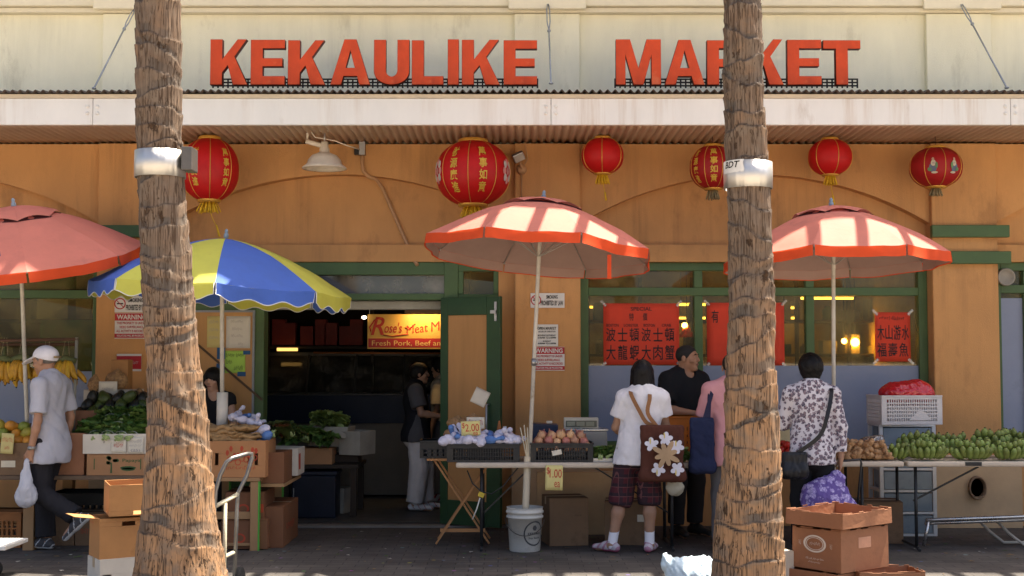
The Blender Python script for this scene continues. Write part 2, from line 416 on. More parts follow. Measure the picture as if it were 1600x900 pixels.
# ------------------------------------------------------------------ people
def rz_(v, a):
    c, s_ = math.cos(a), math.sin(a); return np.array([v[0]*c-v[1]*s_, v[0]*s_+v[1]*c, v[2]])
def unit(v): v = np.array(v, dtype=float); return v/np.linalg.norm(v)
def person(label, loc, rz, H=1.7, pose=None, build=1.0, skin=None, hair=None, hair_mat=None, top=None, bottom=None,
           shoes=None, socks=None, head_turn=0, head_tilt=0, group=None, seed=0, face=True, vox=.0058, curl=.5, female=False):
    """local frame: x to the person's right (seen from behind), y forward, z up; sizes for 1.70 m, scaled to H"""
    k = H/1.70
    J = dict(pelvis=(0, 0, .93), waist=(0, -.005, 1.08), chest=(0, -.005, 1.27), neck=(0, -.015, 1.44), head=(0, .012, 1.59),
             shR=(.175, -.01, 1.385), shL=(-.175, -.01, 1.385), elR=(.22, -.02, 1.10), elL=(-.22, -.02, 1.10),
             wrR=(.235, .05, .86), wrL=(-.235, .05, .86), haR=(.235, .08, .77), haL=(-.235, .08, .77),
             hipR=(.088, 0, .90), hipL=(-.088, 0, .90), knR=(.10, .02, .49), knL=(-.10, .02, .49),
             anR=(.105, -.01, .085), anL=(-.105, -.01, .085), toR=(.125, .16, .03), toL=(-.125, .16, .03))
    J.update(pose or {})
    J = {a: np.array(b, dtype=float) for a, b in J.items()}
    b = build
    allp = np.array(list(J.values())); lo = allp.min(0)-.2; hi = allp.max(0)+.2; hi[2] = max(hi[2], J['head'][2]+.17)
    lo[2] = min(-.01, lo[2])
    def field(h=None): return SDF(lo, hi, (h or vox)/k)
    sw = .165 if female else .175
    # --- body: one continuous surface
    S = field(vox)
    fw = unit(np.array([0, 1, 0.]))
    def torso(S, g=0.0, kk=.06):
        p, w, c, n = J['pelvis'], J['waist'], J['chest'], J['neck']
        S.cap(p+V3(0, -.01, -.03), w, .150*b+g, .128*b+g, kk, ell=((0, 1, 0), .74))
        S.cap(w, c, .130*b+g, .150*b+g, kk, ell=((0, 1, 0), .74))
        S.cap(c, (J['shR']+J['shL'])/2+V3(0, -.005, -.03), .152*b+g, .135*b+g, kk, ell=((0, 1, 0), .70))
        S.cap(J['shL'], J['shR'], .052*b+g, .052*b+g, kk)
        S.ell(p+V3(0, -.055, -.06), (.15*b+g, .10*b+g, .12+g), kk)
        S.cap((J['shR']*.55+n*.45), n+V3(0, 0, .01), .045+g, .05+g, .05); S.cap((J['shL']*.55+n*.45), n+V3(0, 0, .01), .045+g, .05+g, .05)
    torso(S)
    for sd in 'LR':
        S.cap(J['hip'+sd], J['kn'+sd], .083*b, .055*b, .045)
        S.cap(J['kn'+sd], J['kn'+sd]*.65+J['an'+sd]*.35+V3(0, -.012, 0), .053*b, .057*b, .03)
        S.cap(J['kn'+sd]*.65+J['an'+sd]*.35+V3(0, -.012, 0), J['an'+sd], .056*b, .036, .03)
        S.cap(J['an'+sd]+V3(0, -.01, -.02), J['to'+sd], .042, .03, .03)
        S.cap(J['sh'+sd], J['el'+sd], .050*b, .038*b, .035)
        S.cap(J['el'+sd], J['el'+sd]*.7+J['wr'+sd]*.3, .038*b, .039*b, .02)
        S.cap(J['el'+sd]*.7+J['wr'+sd]*.3, J['wr'+sd], .039*b, .026, .02)
        # hand: palm, four unequal bent fingers, thumb from the side of the palm
        wr, ha = J['wr'+sd], J['ha'+sd]; d = unit(ha-wr)
        side = np.array([0, 1., 0]) if abs(d[1]) < .75 else np.array([-1. if sd == 'R' else 1., 0, 0])   # thumb side
        side = unit(side-d*(side@d)); nrm = np.cross(d, side)
        inn = np.array([-1. if sd == 'R' else 1., 0, 0]) if abs(d[0]) < .8 else np.array([0, 0, -1.])
        if nrm@inn < 0: nrm = -nrm                      # palm side
        S.cap(wr, wr+d*.03, .026, .028, .015, ell=(nrm, .7))
        for q in (-.026, -.009, .009, .026):
            S.cap(wr+d*.02+side*q*.6, wr+d*.085+side*q, .014, .0125, .012)
        for q, L in ((.030, .070), (.0095, .080), (-.0115, .075), (-.0315, .058)):
            p0 = wr+d*.085+side*q; cu = curl*(.9+.2*(q < 0)); dd = d.copy(); ang = 0
            for seg, fr in enumerate((.42, .32, .26)):
                ang += cu*(.55, .75, .6)[seg]
                dd = d*math.cos(ang)+nrm*math.sin(ang)
                p1 = p0+dd*L*fr*1.08
                S.cap(p0, p1, .0088-.0007*seg, .0082-.0007*seg, .004); p0 = p1
        t0 = wr+d*.03+side*.026; t1 = t0+d*.035+side*.026+nrm*.012; t2 = t1+d*.030+side*.004+nrm*.014
        S.cap(t0, t1, .0125, .0105, .012); S.cap(t1, t2, .0098, .0085, .004)
    # head on its neck
    hc = J['head']; ct, st = math.cos(R(head_turn)), math.sin(R(head_turn)); cp, sp = math.cos(R(head_tilt)), math.sin(R(head_tilt))
    HR = np.array([[ct, -st, 0], [st, ct, 0], [0, 0, 1]])@np.array([[1, 0, 0], [0, cp, -sp], [0, sp, cp]])
    hp = lambda *a: hc+HR@np.array(a, dtype=float)
    S.cap(J['neck']+V3(0, 0, -.03), hp(0, -.025, -.04), .056*b, .052*b, .025)
    def skull(S, g=0.0):
        S.ell(hp(0, -.012, .035), (.076+g, .096+g, .083+g), .02, rot=HR)
    skull(S)
    S.ell(hp(0, .022, -.035), (.060, .070, .078), .03, rot=HR)
    S.ell(hp(0, .066, -.094), (.026, .024, .022), .025)
    S.cap(hp(-.036, .078, .030), hp(.036, .078, .030), .013, .013, .015)
    S.cap(hp(0, .090, .014), hp(0, .106, -.020), .009, .013, .012); S.cap(hp(-.012, .096, -.024), hp(.012, .096, -.024), .009, .009, .008)
    for sg in (-1, 1):
        S.ell(hp(sg*.032, .100, .010), (.017, .012, .010), .010, 'sub', rot=HR)
        S.ell(hp(sg*.032, .080, .008), (.013, .011, .009), .003, rot=HR)
        S.ell(hp(sg*.046, .062, -.022), (.024, .022, .02), .02, rot=HR)
        S.ell(hp(sg*.079, -.006, -.006), (.010, .022, .033), .006, rot=HR)
    S.ell(hp(0, .088, -.052), (.024, .010, .0065), .006, rot=HR); S.ell(hp(0, .086, -.064), (.020, .010, .0070), .006, rot=HR)
    me = S.mesh('person', skin)
    P = mesh_obj('person', me, None, loc, rz); P.scale = (k, k, k)
    tag(P, label, 'person', group)
    # --- face detail
    if face:
        for sg in (-1, 1):
            mb = MB()
            mb.ball(hp(sg*.032, .0865, .0095), .0095, .005, .0045, 8, 0, Matrix(HR.tolist())); mb.ball(hp(sg*.032, .0905, .0095), .0042, .003, .0042, 8, 1, Matrix(HR.tolist()))
            mb.build('eye', [M('eye_white', (.55, .5, .45), .3), M('eye_dark', (.01, .008, .006), .2)], P)
        for sg in (-1, 1):
            mb = MB()
            mb.tube([hp(sg*.014, .0925, .030), hp(sg*.032, .0935, .036), hp(sg*.050, .084, .029)], [.003, .0045, .002], 6)
            mb.build('eyebrow', M('eyebrow_hair', (.012, .01, .008), .8), P)
        mb = MB(); mb.ball(hp(0, .0935, -.058), .023, .006, .0095, 10, 0, Matrix(HR.tolist()))
        mb.build('lips', M('lip_skin', (.26, .10, .08), .5), P)
    # --- hair
    if hair:
        S = field(vox)
        if hair == 'cropped':
            skull(S, .004)
            S.ell(hp(0, .085, -.045), (.10, .085, .108), .01, 'sub', rot=HR); S.cut(hp(0, -.02, -.045), HR@np.array([0, -.35, -1]))
        elif hair == 'short':
            skull(S, .014); S.ell(hp(0, -.05, .0), (.080, .07, .085), .02, rot=HR)
            S.ell(hp(0, .108, -.045), (.11, .085, .085), .015, 'sub', rot=HR); S.cut(hp(0, 0, -.075), HR@np.array([0, 0, -1]))
            S.folds(.006, 85, seed, .4)
        elif hair == 'full':
            skull(S, .022); S.ell(hp(0, -.045, .02), (.098, .085, .095), .02, rot=HR); S.ell(hp(0, -.05, -.05), (.075, .055, .05), .03, rot=HR)
            S.ell(hp(0, .125, -.035), (.10, .085, .085), .015, 'sub', rot=HR)
            S.folds(.008, 75, seed, .5)
        elif hair == 'bob':
            skull(S, .016)
            for sg in (-1, 1): S.cap(hp(sg*.073, -.005, .03), hp(sg*.082, -.005, -.10), .030, .030, .02)
            S.cap(hp(0, -.065, .03), hp(0, -.060, -.09), .070, .066, .02, ell=((0, 1, 0), .75))
            for sg in (-1, 1): S.cap(hp(sg*.04, -.05, .0), hp(sg*.048, -.045, -.11), .05, .045, .02)
            S.ell(hp(0, .115, -.055), (.060, .085, .105), .012, 'sub', rot=HR); S.cut(hp(0, 0, -.118), HR@np.array([0, 0, -1]))
            S.folds(.005, 120, seed, .12)
        elif hair == 'fringe':
            skull(S, .016)
            for sg in (-1, 1): S.cap(hp(sg*.074, .01, .03), hp(sg*.085, .0, -.15), .030, .026, .02)
            S.cap(hp(0, -.065, .03), hp(0, -.060, -.16), .075, .07, .02, ell=((0, 1, 0), .75))
            S.ell(hp(0, .115, -.07), (.062, .085, .095), .012, 'sub', rot=HR)
            S.folds(.003, 90, seed, .15)
        mesh_obj('hair', S.mesh('hair', hair_mat or M('black_hair', (.007, .006, .0055), .55, bump=.4, bscale=160, stretch=(1, 1, .15), spec=.2)), P)
    # --- clothes
    if top:
        S = field(.0075); g = top.get('loose', .014); torso(S, g)
        for sd in 'LR':
            fr = top.get('sleeve', .6)
            a, e, w = J['sh'+sd], J['el'+sd], J['wr'+sd]
            if fr <= 1:
                en = a+(e-a)*fr; S.cap(a, en, .058*b+g, (.050+.012*(fr < .9))*b+g, .03, flat=True)
            else:
                S.cap(a, e, .056*b+g, .045*b+g, .03); en = e+(w-e)*(fr-1); S.cap(e, en, .045*b+g, .036+g, .025, flat=True)
        if top.get('flare'): S.cap(J['pelvis']+V3(0, 0, .08), J['pelvis']+V3(0, 0, -.14), .16*b+g, .17*b+g+top['flare'], .05, ell=((0, 1, 0), .75))
        S.cut((0, 0, top['hem']), (0, top.get('hem_slope', 0), -1))
        S.folds(top.get('fold', .004), top.get('freq', 16), seed+1, .45)
        S.cap(J['neck']+V3(0, 0, -.005), hp(0, -.02, -.02), top.get('nr', .060)*b, .06*b, .01, 'sub')
        S.ell(J['neck']+V3(0, .075, .02), (.055, .06, top.get('neckdrop', .05)), .01, 'sub')
        if top.get('collar'):
            S.cap(J['neck']+V3(0, -.005, -.005), J['neck']+V3(0, .0, .035), .072*b, .066*b, .01, flat=True)
            S.cap(J['neck']+V3(0, .01, -.01), J['neck']+V3(0, .012, .08), .055*b, .055*b, .005, 'sub')
        mesh_obj(top['name'], S.mesh('shirt', top['mat'], top.get('mi_fn')), P)
    if bottom:
        S = field(.0075); g = bottom.get('loose', .015); p = J['pelvis']
        S.cap(p+V3(0, -.01, -.02), p+V3(0, -.005, bottom.get('rise', .05)), .148*b+g*.6, .134*b+g, .04, ell=((0, 1, 0), .76), flat=True)
        S.ell(p+V3(0, -.055, -.06), (.15*b+g*.6, .10*b+g*.6, .12+g*.6), .04)
        for sd in 'LR':
            hpj, kn, an = J['hip'+sd], J['kn'+sd], J['an'+sd]; L = bottom['len']
            w1 = bottom.get('knee', .062)*b+g; w2 = bottom.get('cuff', .055)+g
            if L <= 1:
                S.cap(hpj, hpj+(kn-hpj)*L, .086*b+g, w1, .03, flat=True)
            else:
                S.cap(hpj, kn, .086*b+g, w1, .03); S.cap(kn, kn+(an-kn)*(L-1), w1, w2, .03, flat=True)
        S.folds(bottom.get('fold', .005), bottom.get('freq', 16), seed+2, .35)
        mesh_obj(bottom['name'], S.mesh('trousers', bottom['mat']), P)
    for sd in 'LR':
        an, to = J['an'+sd], J['to'+sd]
        if socks:
            S = SDF(np.minimum(an, J['kn'+sd])-.15, np.maximum(an, J['kn'+sd])+.1, vox/k)
            up = an+(J['kn'+sd]-an)*socks['h']; S.cap(up, an+V3(0, -.01, -.02), .045, .043, .02); S.cut(up, unit(J['kn'+sd]-an))
            mesh_obj('sock', S.mesh('sock', socks['mat']), P)
        if shoes:
            S = SDF(np.minimum(an, to)-.16, np.maximum(an, to)+.16, .006/k)
            d = to-an; d2 = unit(np.array([d[0], d[1], d[2]+.055])); up = unit(np.array([0, 0, 1.])-d2*d2[2]); sdv = np.cross(d2, up)
            base = an-up*.082
            heel = base-d2*.045; toe = base+d2*.185
            S.cap(heel+up*.045, base+up*.05+d2*.06, .040, .043, .03); S.cap(base+up*.05+d2*.06, toe+up*.034, .043, .034, .03, ell=(up, .8))
            S.cap(an, an+up*.012, .046, .046, .02)
            S.cut(an+up*shoes.get('h', .022), up); S.cut(base+up*.004, -up)
            if shoes.get('open', True): S.cap(an+up*.005, an+up*.08, .033, .036, .006, 'sub')
            f = mesh_obj('shoe', S.mesh('shoe', shoes['mats'], lambda c: np.where(((c-base)@up) < .026, 1, np.where(np.sin((c-base)@(d2*90+up*60)) > shoes.get('stripe', .55), 2, 0))), P)
            if shoes.get('lace'):
                mb = MB()
                for q in range(4):
                    c0 = base+d2*(.045+.022*q)+up*(.099-.010*q); mb.tube([c0-sdv*.025-up*.006, c0, c0+sdv*.025-up*.006], .0032, 6)
                mb.build('shoelace', M('shoelace_cotton', (.7, .7, .7)), f)
    return P, J, hp, k
# ------------------------------------------------------------------ ground
def paver_mat():
    m, nt, ns, ls, b = new_mat('dark_pavers')
    tc = ns.new('ShaderNodeTexCoord'); mp = ns.new('ShaderNodeMapping'); mp.inputs['Rotation'].default_value = (0, 0, R(0))
    ls.new(tc.outputs['Object'], mp.inputs[0])
    br = ns.new('ShaderNodeTexBrick'); br.inputs['Scale'].default_value = 1
    br.inputs['Brick Width'].default_value = .22; br.inputs['Row Height'].default_value = .11; br.inputs['Mortar Size'].default_value = .004
    br.inputs['Color1'].default_value = (.058, .050, .043, 1); br.inputs['Color2'].default_value = (.085, .073, .063, 1); br.inputs['Mortar'].default_value = (.022, .019, .017, 1)
    br.offset = .5
    ls.new(mp.outputs[0], br.inputs[0])
    n = ns.new('ShaderNodeTexNoise'); n.inputs['Scale'].default_value = 1.3; n.inputs['Detail'].default_value = 9; n.inputs['Roughness'].default_value = .7
    ls.new(tc.outputs['Object'], n.inputs['Vector'])
    rp = ramp(ns, [(.3, .5), (.55, 1.0), (.72, 1.6)]); ls.new(n.outputs['Fac'], rp.inputs[0])
    mx = ns.new('ShaderNodeMixRGB'); mx.blend_type = 'MULTIPLY'; mx.inputs[0].default_value = 1
    ls.new(br.outputs['Color'], mx.inputs[1]); ls.new(rp.outputs[0], mx.inputs[2])
    sp = ns.new('ShaderNodeTexVoronoi'); sp.inputs['Scale'].default_value = 5; ls.new(tc.outputs['Object'], sp.inputs['Vector'])
    rs = ramp(ns, [(.07, 1.), (.11, 0.)]); ls.new(sp.outputs['Distance'], rs.inputs[0]); m3 = ns.new('ShaderNodeMixRGB'); ls.new(rs.outputs[0], m3.inputs[0]); ls.new(mx.outputs[0], m3.inputs[1]); ls.new(sp.outputs['Color'], m3.inputs[2])
    m4 = ns.new('ShaderNodeMixRGB'); m4.inputs[0].default_value = .82; ls.new(m3.outputs[0], m4.inputs[1]); ls.new(mx.outputs[0], m4.inputs[2])
    ls.new(m4.outputs[0], b.inputs['Base Color']); b.inputs['Roughness'].default_value = .8
    bp = ns.new('ShaderNodeBump'); bp.inputs['Strength'].default_value = .5; bp.inputs['Distance'].default_value = .004
    iv = ns.new('ShaderNodeMath'); iv.operation = 'SUBTRACT'; iv.inputs[0].default_value = 1; ls.new(br.outputs['Fac'], iv.inputs[1])
    ls.new(iv.outputs[0], bp.inputs['Height']); ls.new(bp.outputs[0], b.inputs['Normal'])
    return m
mb = MB(); mb.box(-400, 400, -400, 60, -.5, -.13)
o = mb.build('street', M('street_concrete', (.33, .29, .235), .9, scale=.6)); o['kind'] = 'structure'
mb = MB(); mb.box(-30, 30, -5.35, 9, -.2, 0)
o = mb.build('sidewalk', paver_mat()); o['kind'] = 'structure'
mb = MB(); mb.box(-30, 30, -5.55, -5.352, -.2, .004)
o = mb.build('kerb', M('kerb_concrete', (.42, .40, .36), .9)); o['kind'] = 'structure'

# ------------------------------------------------------------------ the market hall
TAN = M('tan_stucco', (.57, .292, .110), .9, .10, 1.6, .35, 150, stain=((.27, .13, .055), 1.7, .55, .42), stretch=(1.5, 1, .7), drip=((.25, .125, .055), .5))
CREAM = M('cream_stucco', (.90, .87, .68), .9, .07, 1.4, .3, 150, stain=((.46, .42, .30), 1.6, .56, .40), stretch=(1.6, 1, .55), drip=((.56, .53, .40), .30))
WHITE = M('white_board', (.74, .73, .69), .6, .05, 2, .05, stain=((.40, .33, .26), 2.6, .60, .45), stretch=(1.4, 1, .5), drip=((.45, .33, .22), .5))
GREEN = M('green_paint', (.072, .125, .045), .5, .16, 3, .08)
SOFF = M('beige_sheet', (.46, .335, .235), .6, .12, 2, .05)
SLATE = M('blue_grey_panel', (.25, .28, .36), .6, .08, 1.5, .06, stain=((.17, .185, .23), 3, .56, .5), drip=((.33, .34, .38), .35))
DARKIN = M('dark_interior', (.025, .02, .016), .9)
METAL = M('grey_metal', (.40, .40, .40), .4, metal=.8)
GLASS = glass_mat('window_glass', (.82, .78, .58), .04, .02, .34, (.40, .33, .13))  # yellow veil paints room glow and reflections into the glass
B = thing('market_building', 'tan and cream stucco market hall with arched recesses, green frames and white canopy', 'building', (0, 0, 0))
def bay_x(k): return .34+4*k
PW = .315
def part(mb, name, mat, parent=None, bevel=0): return mb.build(name, mat, parent or B, bevel=bevel)
Z0, ZS = 2.70, 3.668
UP = [-7.66, -3.66, .34, 4.34, 8.34]
# upper wall, pilasters, cornice
mb = MB(); mb.box(-10.5, 10.5, 0, .25, ZS+.02, 9.985); part(mb, 'upper_wall', CREAM)  # carried up out of view to hold the added shade-casting roof
for x in UP:
    mb = MB(); mb.box(x-PW, x+PW, -.075, -.002, ZS+.3, 4.945); part(mb, 'upper_pilaster', CREAM, bevel=.006)
mb = MB(); mb.box(-10.5, 10.5, -.10, -.003, 4.95, 5.0); mb.box(-10.5, 10.5, -.15, -.003, 5.003, 5.3)
for x in UP: mb.box(x-PW-.06, x+PW+.06, -.20, -.153, 4.96, 5.28)
part(mb, 'cornice', M('cornice_stucco', (.78, .72, .56), .9, .06), bevel=.01)
# lower piers with green bands and plinth
for x in UP:
    mb = MB(); mb.box(x-PW, x+PW, -.13, .3, 0, ZS); p_ = part(mb, 'pier', TAN, bevel=.012)
    mb = MB(); mb.box(x-PW-.02, x+PW+.09, -.20, -.132, 2.755, 2.87); mb.box(x-PW-.02, x+PW+.10, -.20, -.132, 2.50, 2.62)
    mb.build('green_band', GREEN, p_, bevel=.006)
    mb = MB(); mb.box(x-PW-.03, x+PW+.17, -.165, -.134, 0, .62); mb.build('plinth', M('tan_board', (.50, .34, .19), .85, .1), p_, bevel=.004)
    if x > 4:
        mb = MB(); c = at(1526, 762, -.17)
        mb.lathe([(.075, -.045), (.083, -.04), (.083, 0), (.072, .004), (.062, -.03), (.062, -.05)], n=28)
        mb.v = [(c.x+v[0], c.y-.002-v[2]-.045 if False else c.y-v[2]-.042, c.z+v[1]*1.35) for v in mb.v]; mb.build('vent_pipe', M('tan_pipe', (.42, .28, .17), .6), p_)
        mb = MB(); mb.lathe([(.0005, 0), (.061, 0)], n=24); mb.v = [(c.x+v[0], c.y+.0005, c.z+v[1]*1.35) for v in mb.v]
        mb.build('vent_hole', M('hole_dark', (.03, .022, .018)), p_)
# arches
NA = 40
for k in range(-2, 2):
    xa, xb = UP[k+2]+PW, UP[k+3]-PW; xm = (xa+xb)/2; hw = (xb-xa)/2
    zs, zc = Z(350, 0), Z(274, 0); rise = zc-zs; rad = (hw*hw+rise*rise)/(2*rise); cz = zc-rad
    mb = MB()
    for i in range(NA):
        u0, u1 = xa+(xb-xa)*i/NA, xa+(xb-xa)*(i+1)/NA
        z0, z1 = cz+math.sqrt(rad*rad-(u0-xm)**2), cz+math.sqrt(rad*rad-(u1-xm)**2)
        mb.add([(u0, -.07, z0), (u1, -.07, z1), (u1, -.07, ZS), (u0, -.07, ZS), (u0, .1, z0), (u1, .1, z1)], [(0, 1, 2, 3), (0, 4, 5, 1)])
    part(mb, 'arch_spandrel', TAN)
    mb = MB(); mb.box(xa, xb, .06, .25, 2.69, ZS); part(mb, 'arch_recess', TAN)
    mb = MB(); mb.box(xa, xb, -.02, .25, 2.53, 2.70); part(mb, 'beam', TAN, bevel=.008)
# ---- windows and panels
def window(xa, xb, zb, zt, mull, ztr, zpan, name='window', wallbelow=True, y=.09, jamb=.085):
    mb = MB(); f = .04
    mb.box(xa, xa+jamb, y-.05, y+.06, zb, zt); mb.box(xb-jamb, xb, y-.05, y+.06, zb, zt)
    mb.box(xa+jamb, xb-jamb, y-.05, y+.06, zt-.08, zt); mb.box(xa+jamb, xb-jamb, y-.05, y+.06, zb, zb+.05)
    mb.box(xa+jamb, xb-jamb, y-.045, y+.055, ztr-.04, ztr+.04)
    for m in mull:
        mb.box(m-f, m+f, y-.048, y+.05, ztr+.04, zt-.08); mb.box(m-f, m+f, y-.048, y+.05, zb+.05, ztr-.04)
    w = part(mb, name, GREEN, bevel=.006)
    ed = [xa+jamb]+sum([[m-f, m+f] for m in mull], [])+[xb-jamb]
    for i in range(0, len(ed), 2):
        for z0, z1 in ((ztr+.04, zt-.08), (zpan, ztr-.04)):
            mb = MB(); mb.box(ed[i], ed[i+1], y+.01, y+.016, z0, z1); mb.build('pane', GLASS, w)
        mb = MB(); mb.box(ed[i], ed[i+1], y-.01, y+.03, zb+.05, zpan-.002); mb.build('lower_panel', SLATE, w)
    return w
ZB, ZT = Z(697, .09), 2.53
win_r = window(UP[2]+PW, UP[3]-PW, ZB, ZT, [X(1091, .09), X(1265, .09)], Z(456, .09), Z(571, .09))
win_l = window(UP[0]+PW, UP[1]-PW, ZB, ZT, [X(-165, .09)], Z(460, .09), Z(580, .09))
win_e = window(UP[3]+PW, UP[4]-PW, ZB, ZT, [X(1605, .09), X(1800, .09)], Z(452, .09), Z(456, .09)-.06)
mb = MB(); c = at(1571, 433, .02); mb.lathe([(.0, .0), (.06, 0), (.085, -.02), (.085, .03), (.072, .03), (.06, .012), (0, .012)], n=24)
mb.v = [(c.x+v[0], c.y-v[2], c.z+v[1]) for v in mb.v]; mb.build('round_vent', M('vent_metal', (.30, .27, .22), .5), win_e)
for k in (0, 2, 3):
    mb = MB(); mb.box(UP[k]+PW, UP[k+1]-PW, 0, .25, 0, ZB-.002); part(mb, 'sill_wall', TAN)
mb = MB(); mb.box(X(62, .12), X(156, .12), .118, .122, Z(578, .12), Z(500, .12))
mb.build('green_film', M('green_film', (.055, .19, .085), .5), win_l)
# ---- door bay
xl, xr = UP[1]+PW, UP[2]-PW
xo0, xo1 = X(414, .05), X(694, .05)
mb = MB()
mb.box(xl, xo0-.10, .02, .12, 0, 2.53)                                   # green panel behind the notice board
mb.box(xo0-.10, xo0, 0, .2, 0, 2.53); mb.box(xo1, xo1+.135, 0, .2, 0, 2.53)
mb.box(xo0, xo1, 0, .2, Z(430, .05), 2.53); mb.box(xo0, xo1, 0, .2, Z(469, .05), Z(459, .05))
xt0, xt1 = xo1+.135, X(779, .05)
mb.box(xt0, xt1, .01, .18, Z(424, .05), 2.53); mb.box(xt0, xt1, .01, .18, Z(472, .05), Z(460, .05)); mb.box(xt0, xt0+.05, .01, .18, Z(460, .05), Z(424, .05)); mb.box(xt1-.05, xt1, .01, .18, Z(460, .05), Z(424, .05))
doorf = part(mb, 'door_frame', GREEN, bevel=.006)
mb = MB(); mb.box(xo0, xo1, .09, .096, Z(459, .05), Z(430, .05)); mb.build('pane', glass_mat('transom_glass', (.6, .62, .55), .10, .06, .75, (.40, .38, .31)), doorf)
mb = MB(); mb.box(xt0+.05, xt1-.05, .09, .096, Z(460, .05), Z(424, .05)); mb.build('pane', GLASS, doorf)
mb = MB(); mb.box(xt1, xr, 0, .2, 0, 2.53); mb.box(xt0, xt1, .05, .2, 0, Z(472, .05)); part(mb, 'side_wall', TAN)
mb = MB(); mb.box(X(420, .3), X(690, .3), .22, .36, Z(484, .3), Z(471, .3)); part(mb, 'roller_box', M('grey_box', (.42, .41, .36)), bevel=.01)
# open door leaf on the right
h = Vector((X(692, -.01), -.01, 0)); e = at(785, 560, -.36); dx = Vector((e.x-h.x, e.y-h.y, 0)); LW = dx.length
ang = math.atan2(dx.y, dx.x)
L = thing('door', '', ''); del L['label'], L['category']
L.parent = B; L.location = h; L.rotation_euler = (0, 0, ang)
mb = MB(); zt = 2.18; T = .045
mb.box(0, .085, -T, 0, .03, zt); mb.box(LW-.15, LW, -T, 0, .03, zt); mb.box(.085, LW-.15, -T, 0, zt-.17, zt); mb.box(.085, LW-.15, -T, 0, .03, .26)
mb.build('leaf_frame', M('dark_green_paint', (.028, .068, .026), .45), L, bevel=.005)
mb = MB(); mb.box(.085, LW-.15, -T+.012, -.01, .26, zt-.17)
WOOD = M('plywood', (.46, .235, .085), .55, .22, 2.5, .1, 40, stretch=(1, 1, .12))
mb.build('wood_panel', WOOD, L)
mb = MB(); zc = Z(655, -.3)
mb.tube([(LW-.12, -T, zc+.14), (LW-.12, -T-.045, zc+.14), (LW-.12, -T-.045, zc-.22), (LW-.12, -T, zc-.22)], .010, 8)
mb.build('handle', METAL, L)
mb = MB(); mb.box(LW-.055, LW-.03, -T-.012, -T-.002, 1.95, 2.13); mb.box(LW-.09, LW-.03, -T-.03, -T-.002, 2.02, 2.05); mb.build('door_closer', METAL, L)
# ---- inside
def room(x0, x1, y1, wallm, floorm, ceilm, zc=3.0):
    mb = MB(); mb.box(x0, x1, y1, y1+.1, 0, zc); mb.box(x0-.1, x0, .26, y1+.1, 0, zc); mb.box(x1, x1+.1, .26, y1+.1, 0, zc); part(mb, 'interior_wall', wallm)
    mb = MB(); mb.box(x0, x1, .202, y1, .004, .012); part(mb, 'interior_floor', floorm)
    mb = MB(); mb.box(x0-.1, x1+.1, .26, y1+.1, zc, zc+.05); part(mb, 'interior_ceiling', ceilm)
FLOORIN = M('shop_floor', (.075, .066, .055), .5)
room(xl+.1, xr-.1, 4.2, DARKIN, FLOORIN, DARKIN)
room(UP[2]+PW, UP[3]-PW, 3.6, M('glow_yellow_wall', (.50, .36, .11), .8), FLOORIN, M('stained_ceiling', (.30, .25, .14), .8), 2.75)  # wall yellow raised to put the room's warm glow into its colour
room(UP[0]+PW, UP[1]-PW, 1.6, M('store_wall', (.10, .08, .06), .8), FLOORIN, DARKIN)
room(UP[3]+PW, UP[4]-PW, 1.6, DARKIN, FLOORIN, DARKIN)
mb = MB(); mb.box(-10.5, 10.5, 4.4, 4.6, 0, 9.98); mb.box(-10.7, -10.5, 0, 4.6, 0, 9.98); mb.box(10.5, 10.7, 0, 4.6, 0, 9.98); part(mb, 'rear_wall', CREAM)
mb = MB(); mb.box(xl, xr, -.14, -.02, 0, .02); part(mb, 'threshold', M('worn_concrete', (.20, .18, .155), .85))
# ---- unseen slats and high roof, added to shade the front and stripe the sun
ES, EE = -1.44, -2.75
ESUN = SUN.z/SUN.y; YR = ES+(10-5.63)/ESUN          # unseen roof edge, placed so its shadow ends on the umbrellas
mb = MB(); mb.box(-10.7, 10.7, YR, 4.6, 9.99, 10.12); part(mb, 'roof', M('shade_roof_board', (.62, .56, .44), .8))
x = -10.6; i = 0
while x < 10.6:
    mb = MB(); mb.box(x, x+.065, EE+.002, -.002, 5.64, 5.74); part(mb, 'sun_slat', GREEN); x += .37
# ---- canopy
ZC0, ZC1 = 3.667, 3.89; YF = -1.17
C = thing('canopy', '', ''); del C['label'], C['category']; C.parent = B
jx = [-10.5, X(145, YF, 170), X(861, YF, 170), X(1579, YF, 170), 10.5]
for a, b_ in zip(jx[:-1], jx[1:]):
    mb = MB(); mb.box(a+.002, b_-.002, YF, YF+.05, ZC0-.012, ZC1); mb.build('fascia_board', WHITE, C, bevel=.004)
mb = MB(); mb.box(-10.5, 10.5, YF-.012, YF+.06, ZC1+.002, ZC1+.035); mb.build('flashing', M('beige_trim', (.60, .50, .36), .6, .12, 3), C)
for xj in jx[1:-1]:
    for dx_ in (-.047, .042):
        for dz in (.09, .15):
            mb = MB(); mb.lathe([(.017, 0), (.015, .006), (.006, .01), (.0001, .011)], n=12); mb.v = [(xj+dx_+v[0], YF-v[2]-.0005, ZC0+dz+v[1]) for v in mb.v]; mb.build('bolt', WHITE, C)
def corr(name, y0, y1, z0, z1, amp, pitch, mat, th=0):
    N = int(21/pitch*8); mb = MB()
    fn = lambda u, v: (-10.5+21*u, y0+(y1-y0)*v, z0+(z1-z0)*v+amp*math.sin(2*math.pi*21*u/pitch)+(.008*noise.noise(Vector((21*u*.7, v*2, 0)))))
    mb.sheet(fn, N, 4); o = mb.build(name, mat, C)
    s = o.modifiers.new('thickness', 'SOLIDIFY'); s.thickness = .003
    return o
corr('soffit_sheet', YF+.052, -.002, ZC0+.02, ZC0+.02, .012, .072, SOFF)
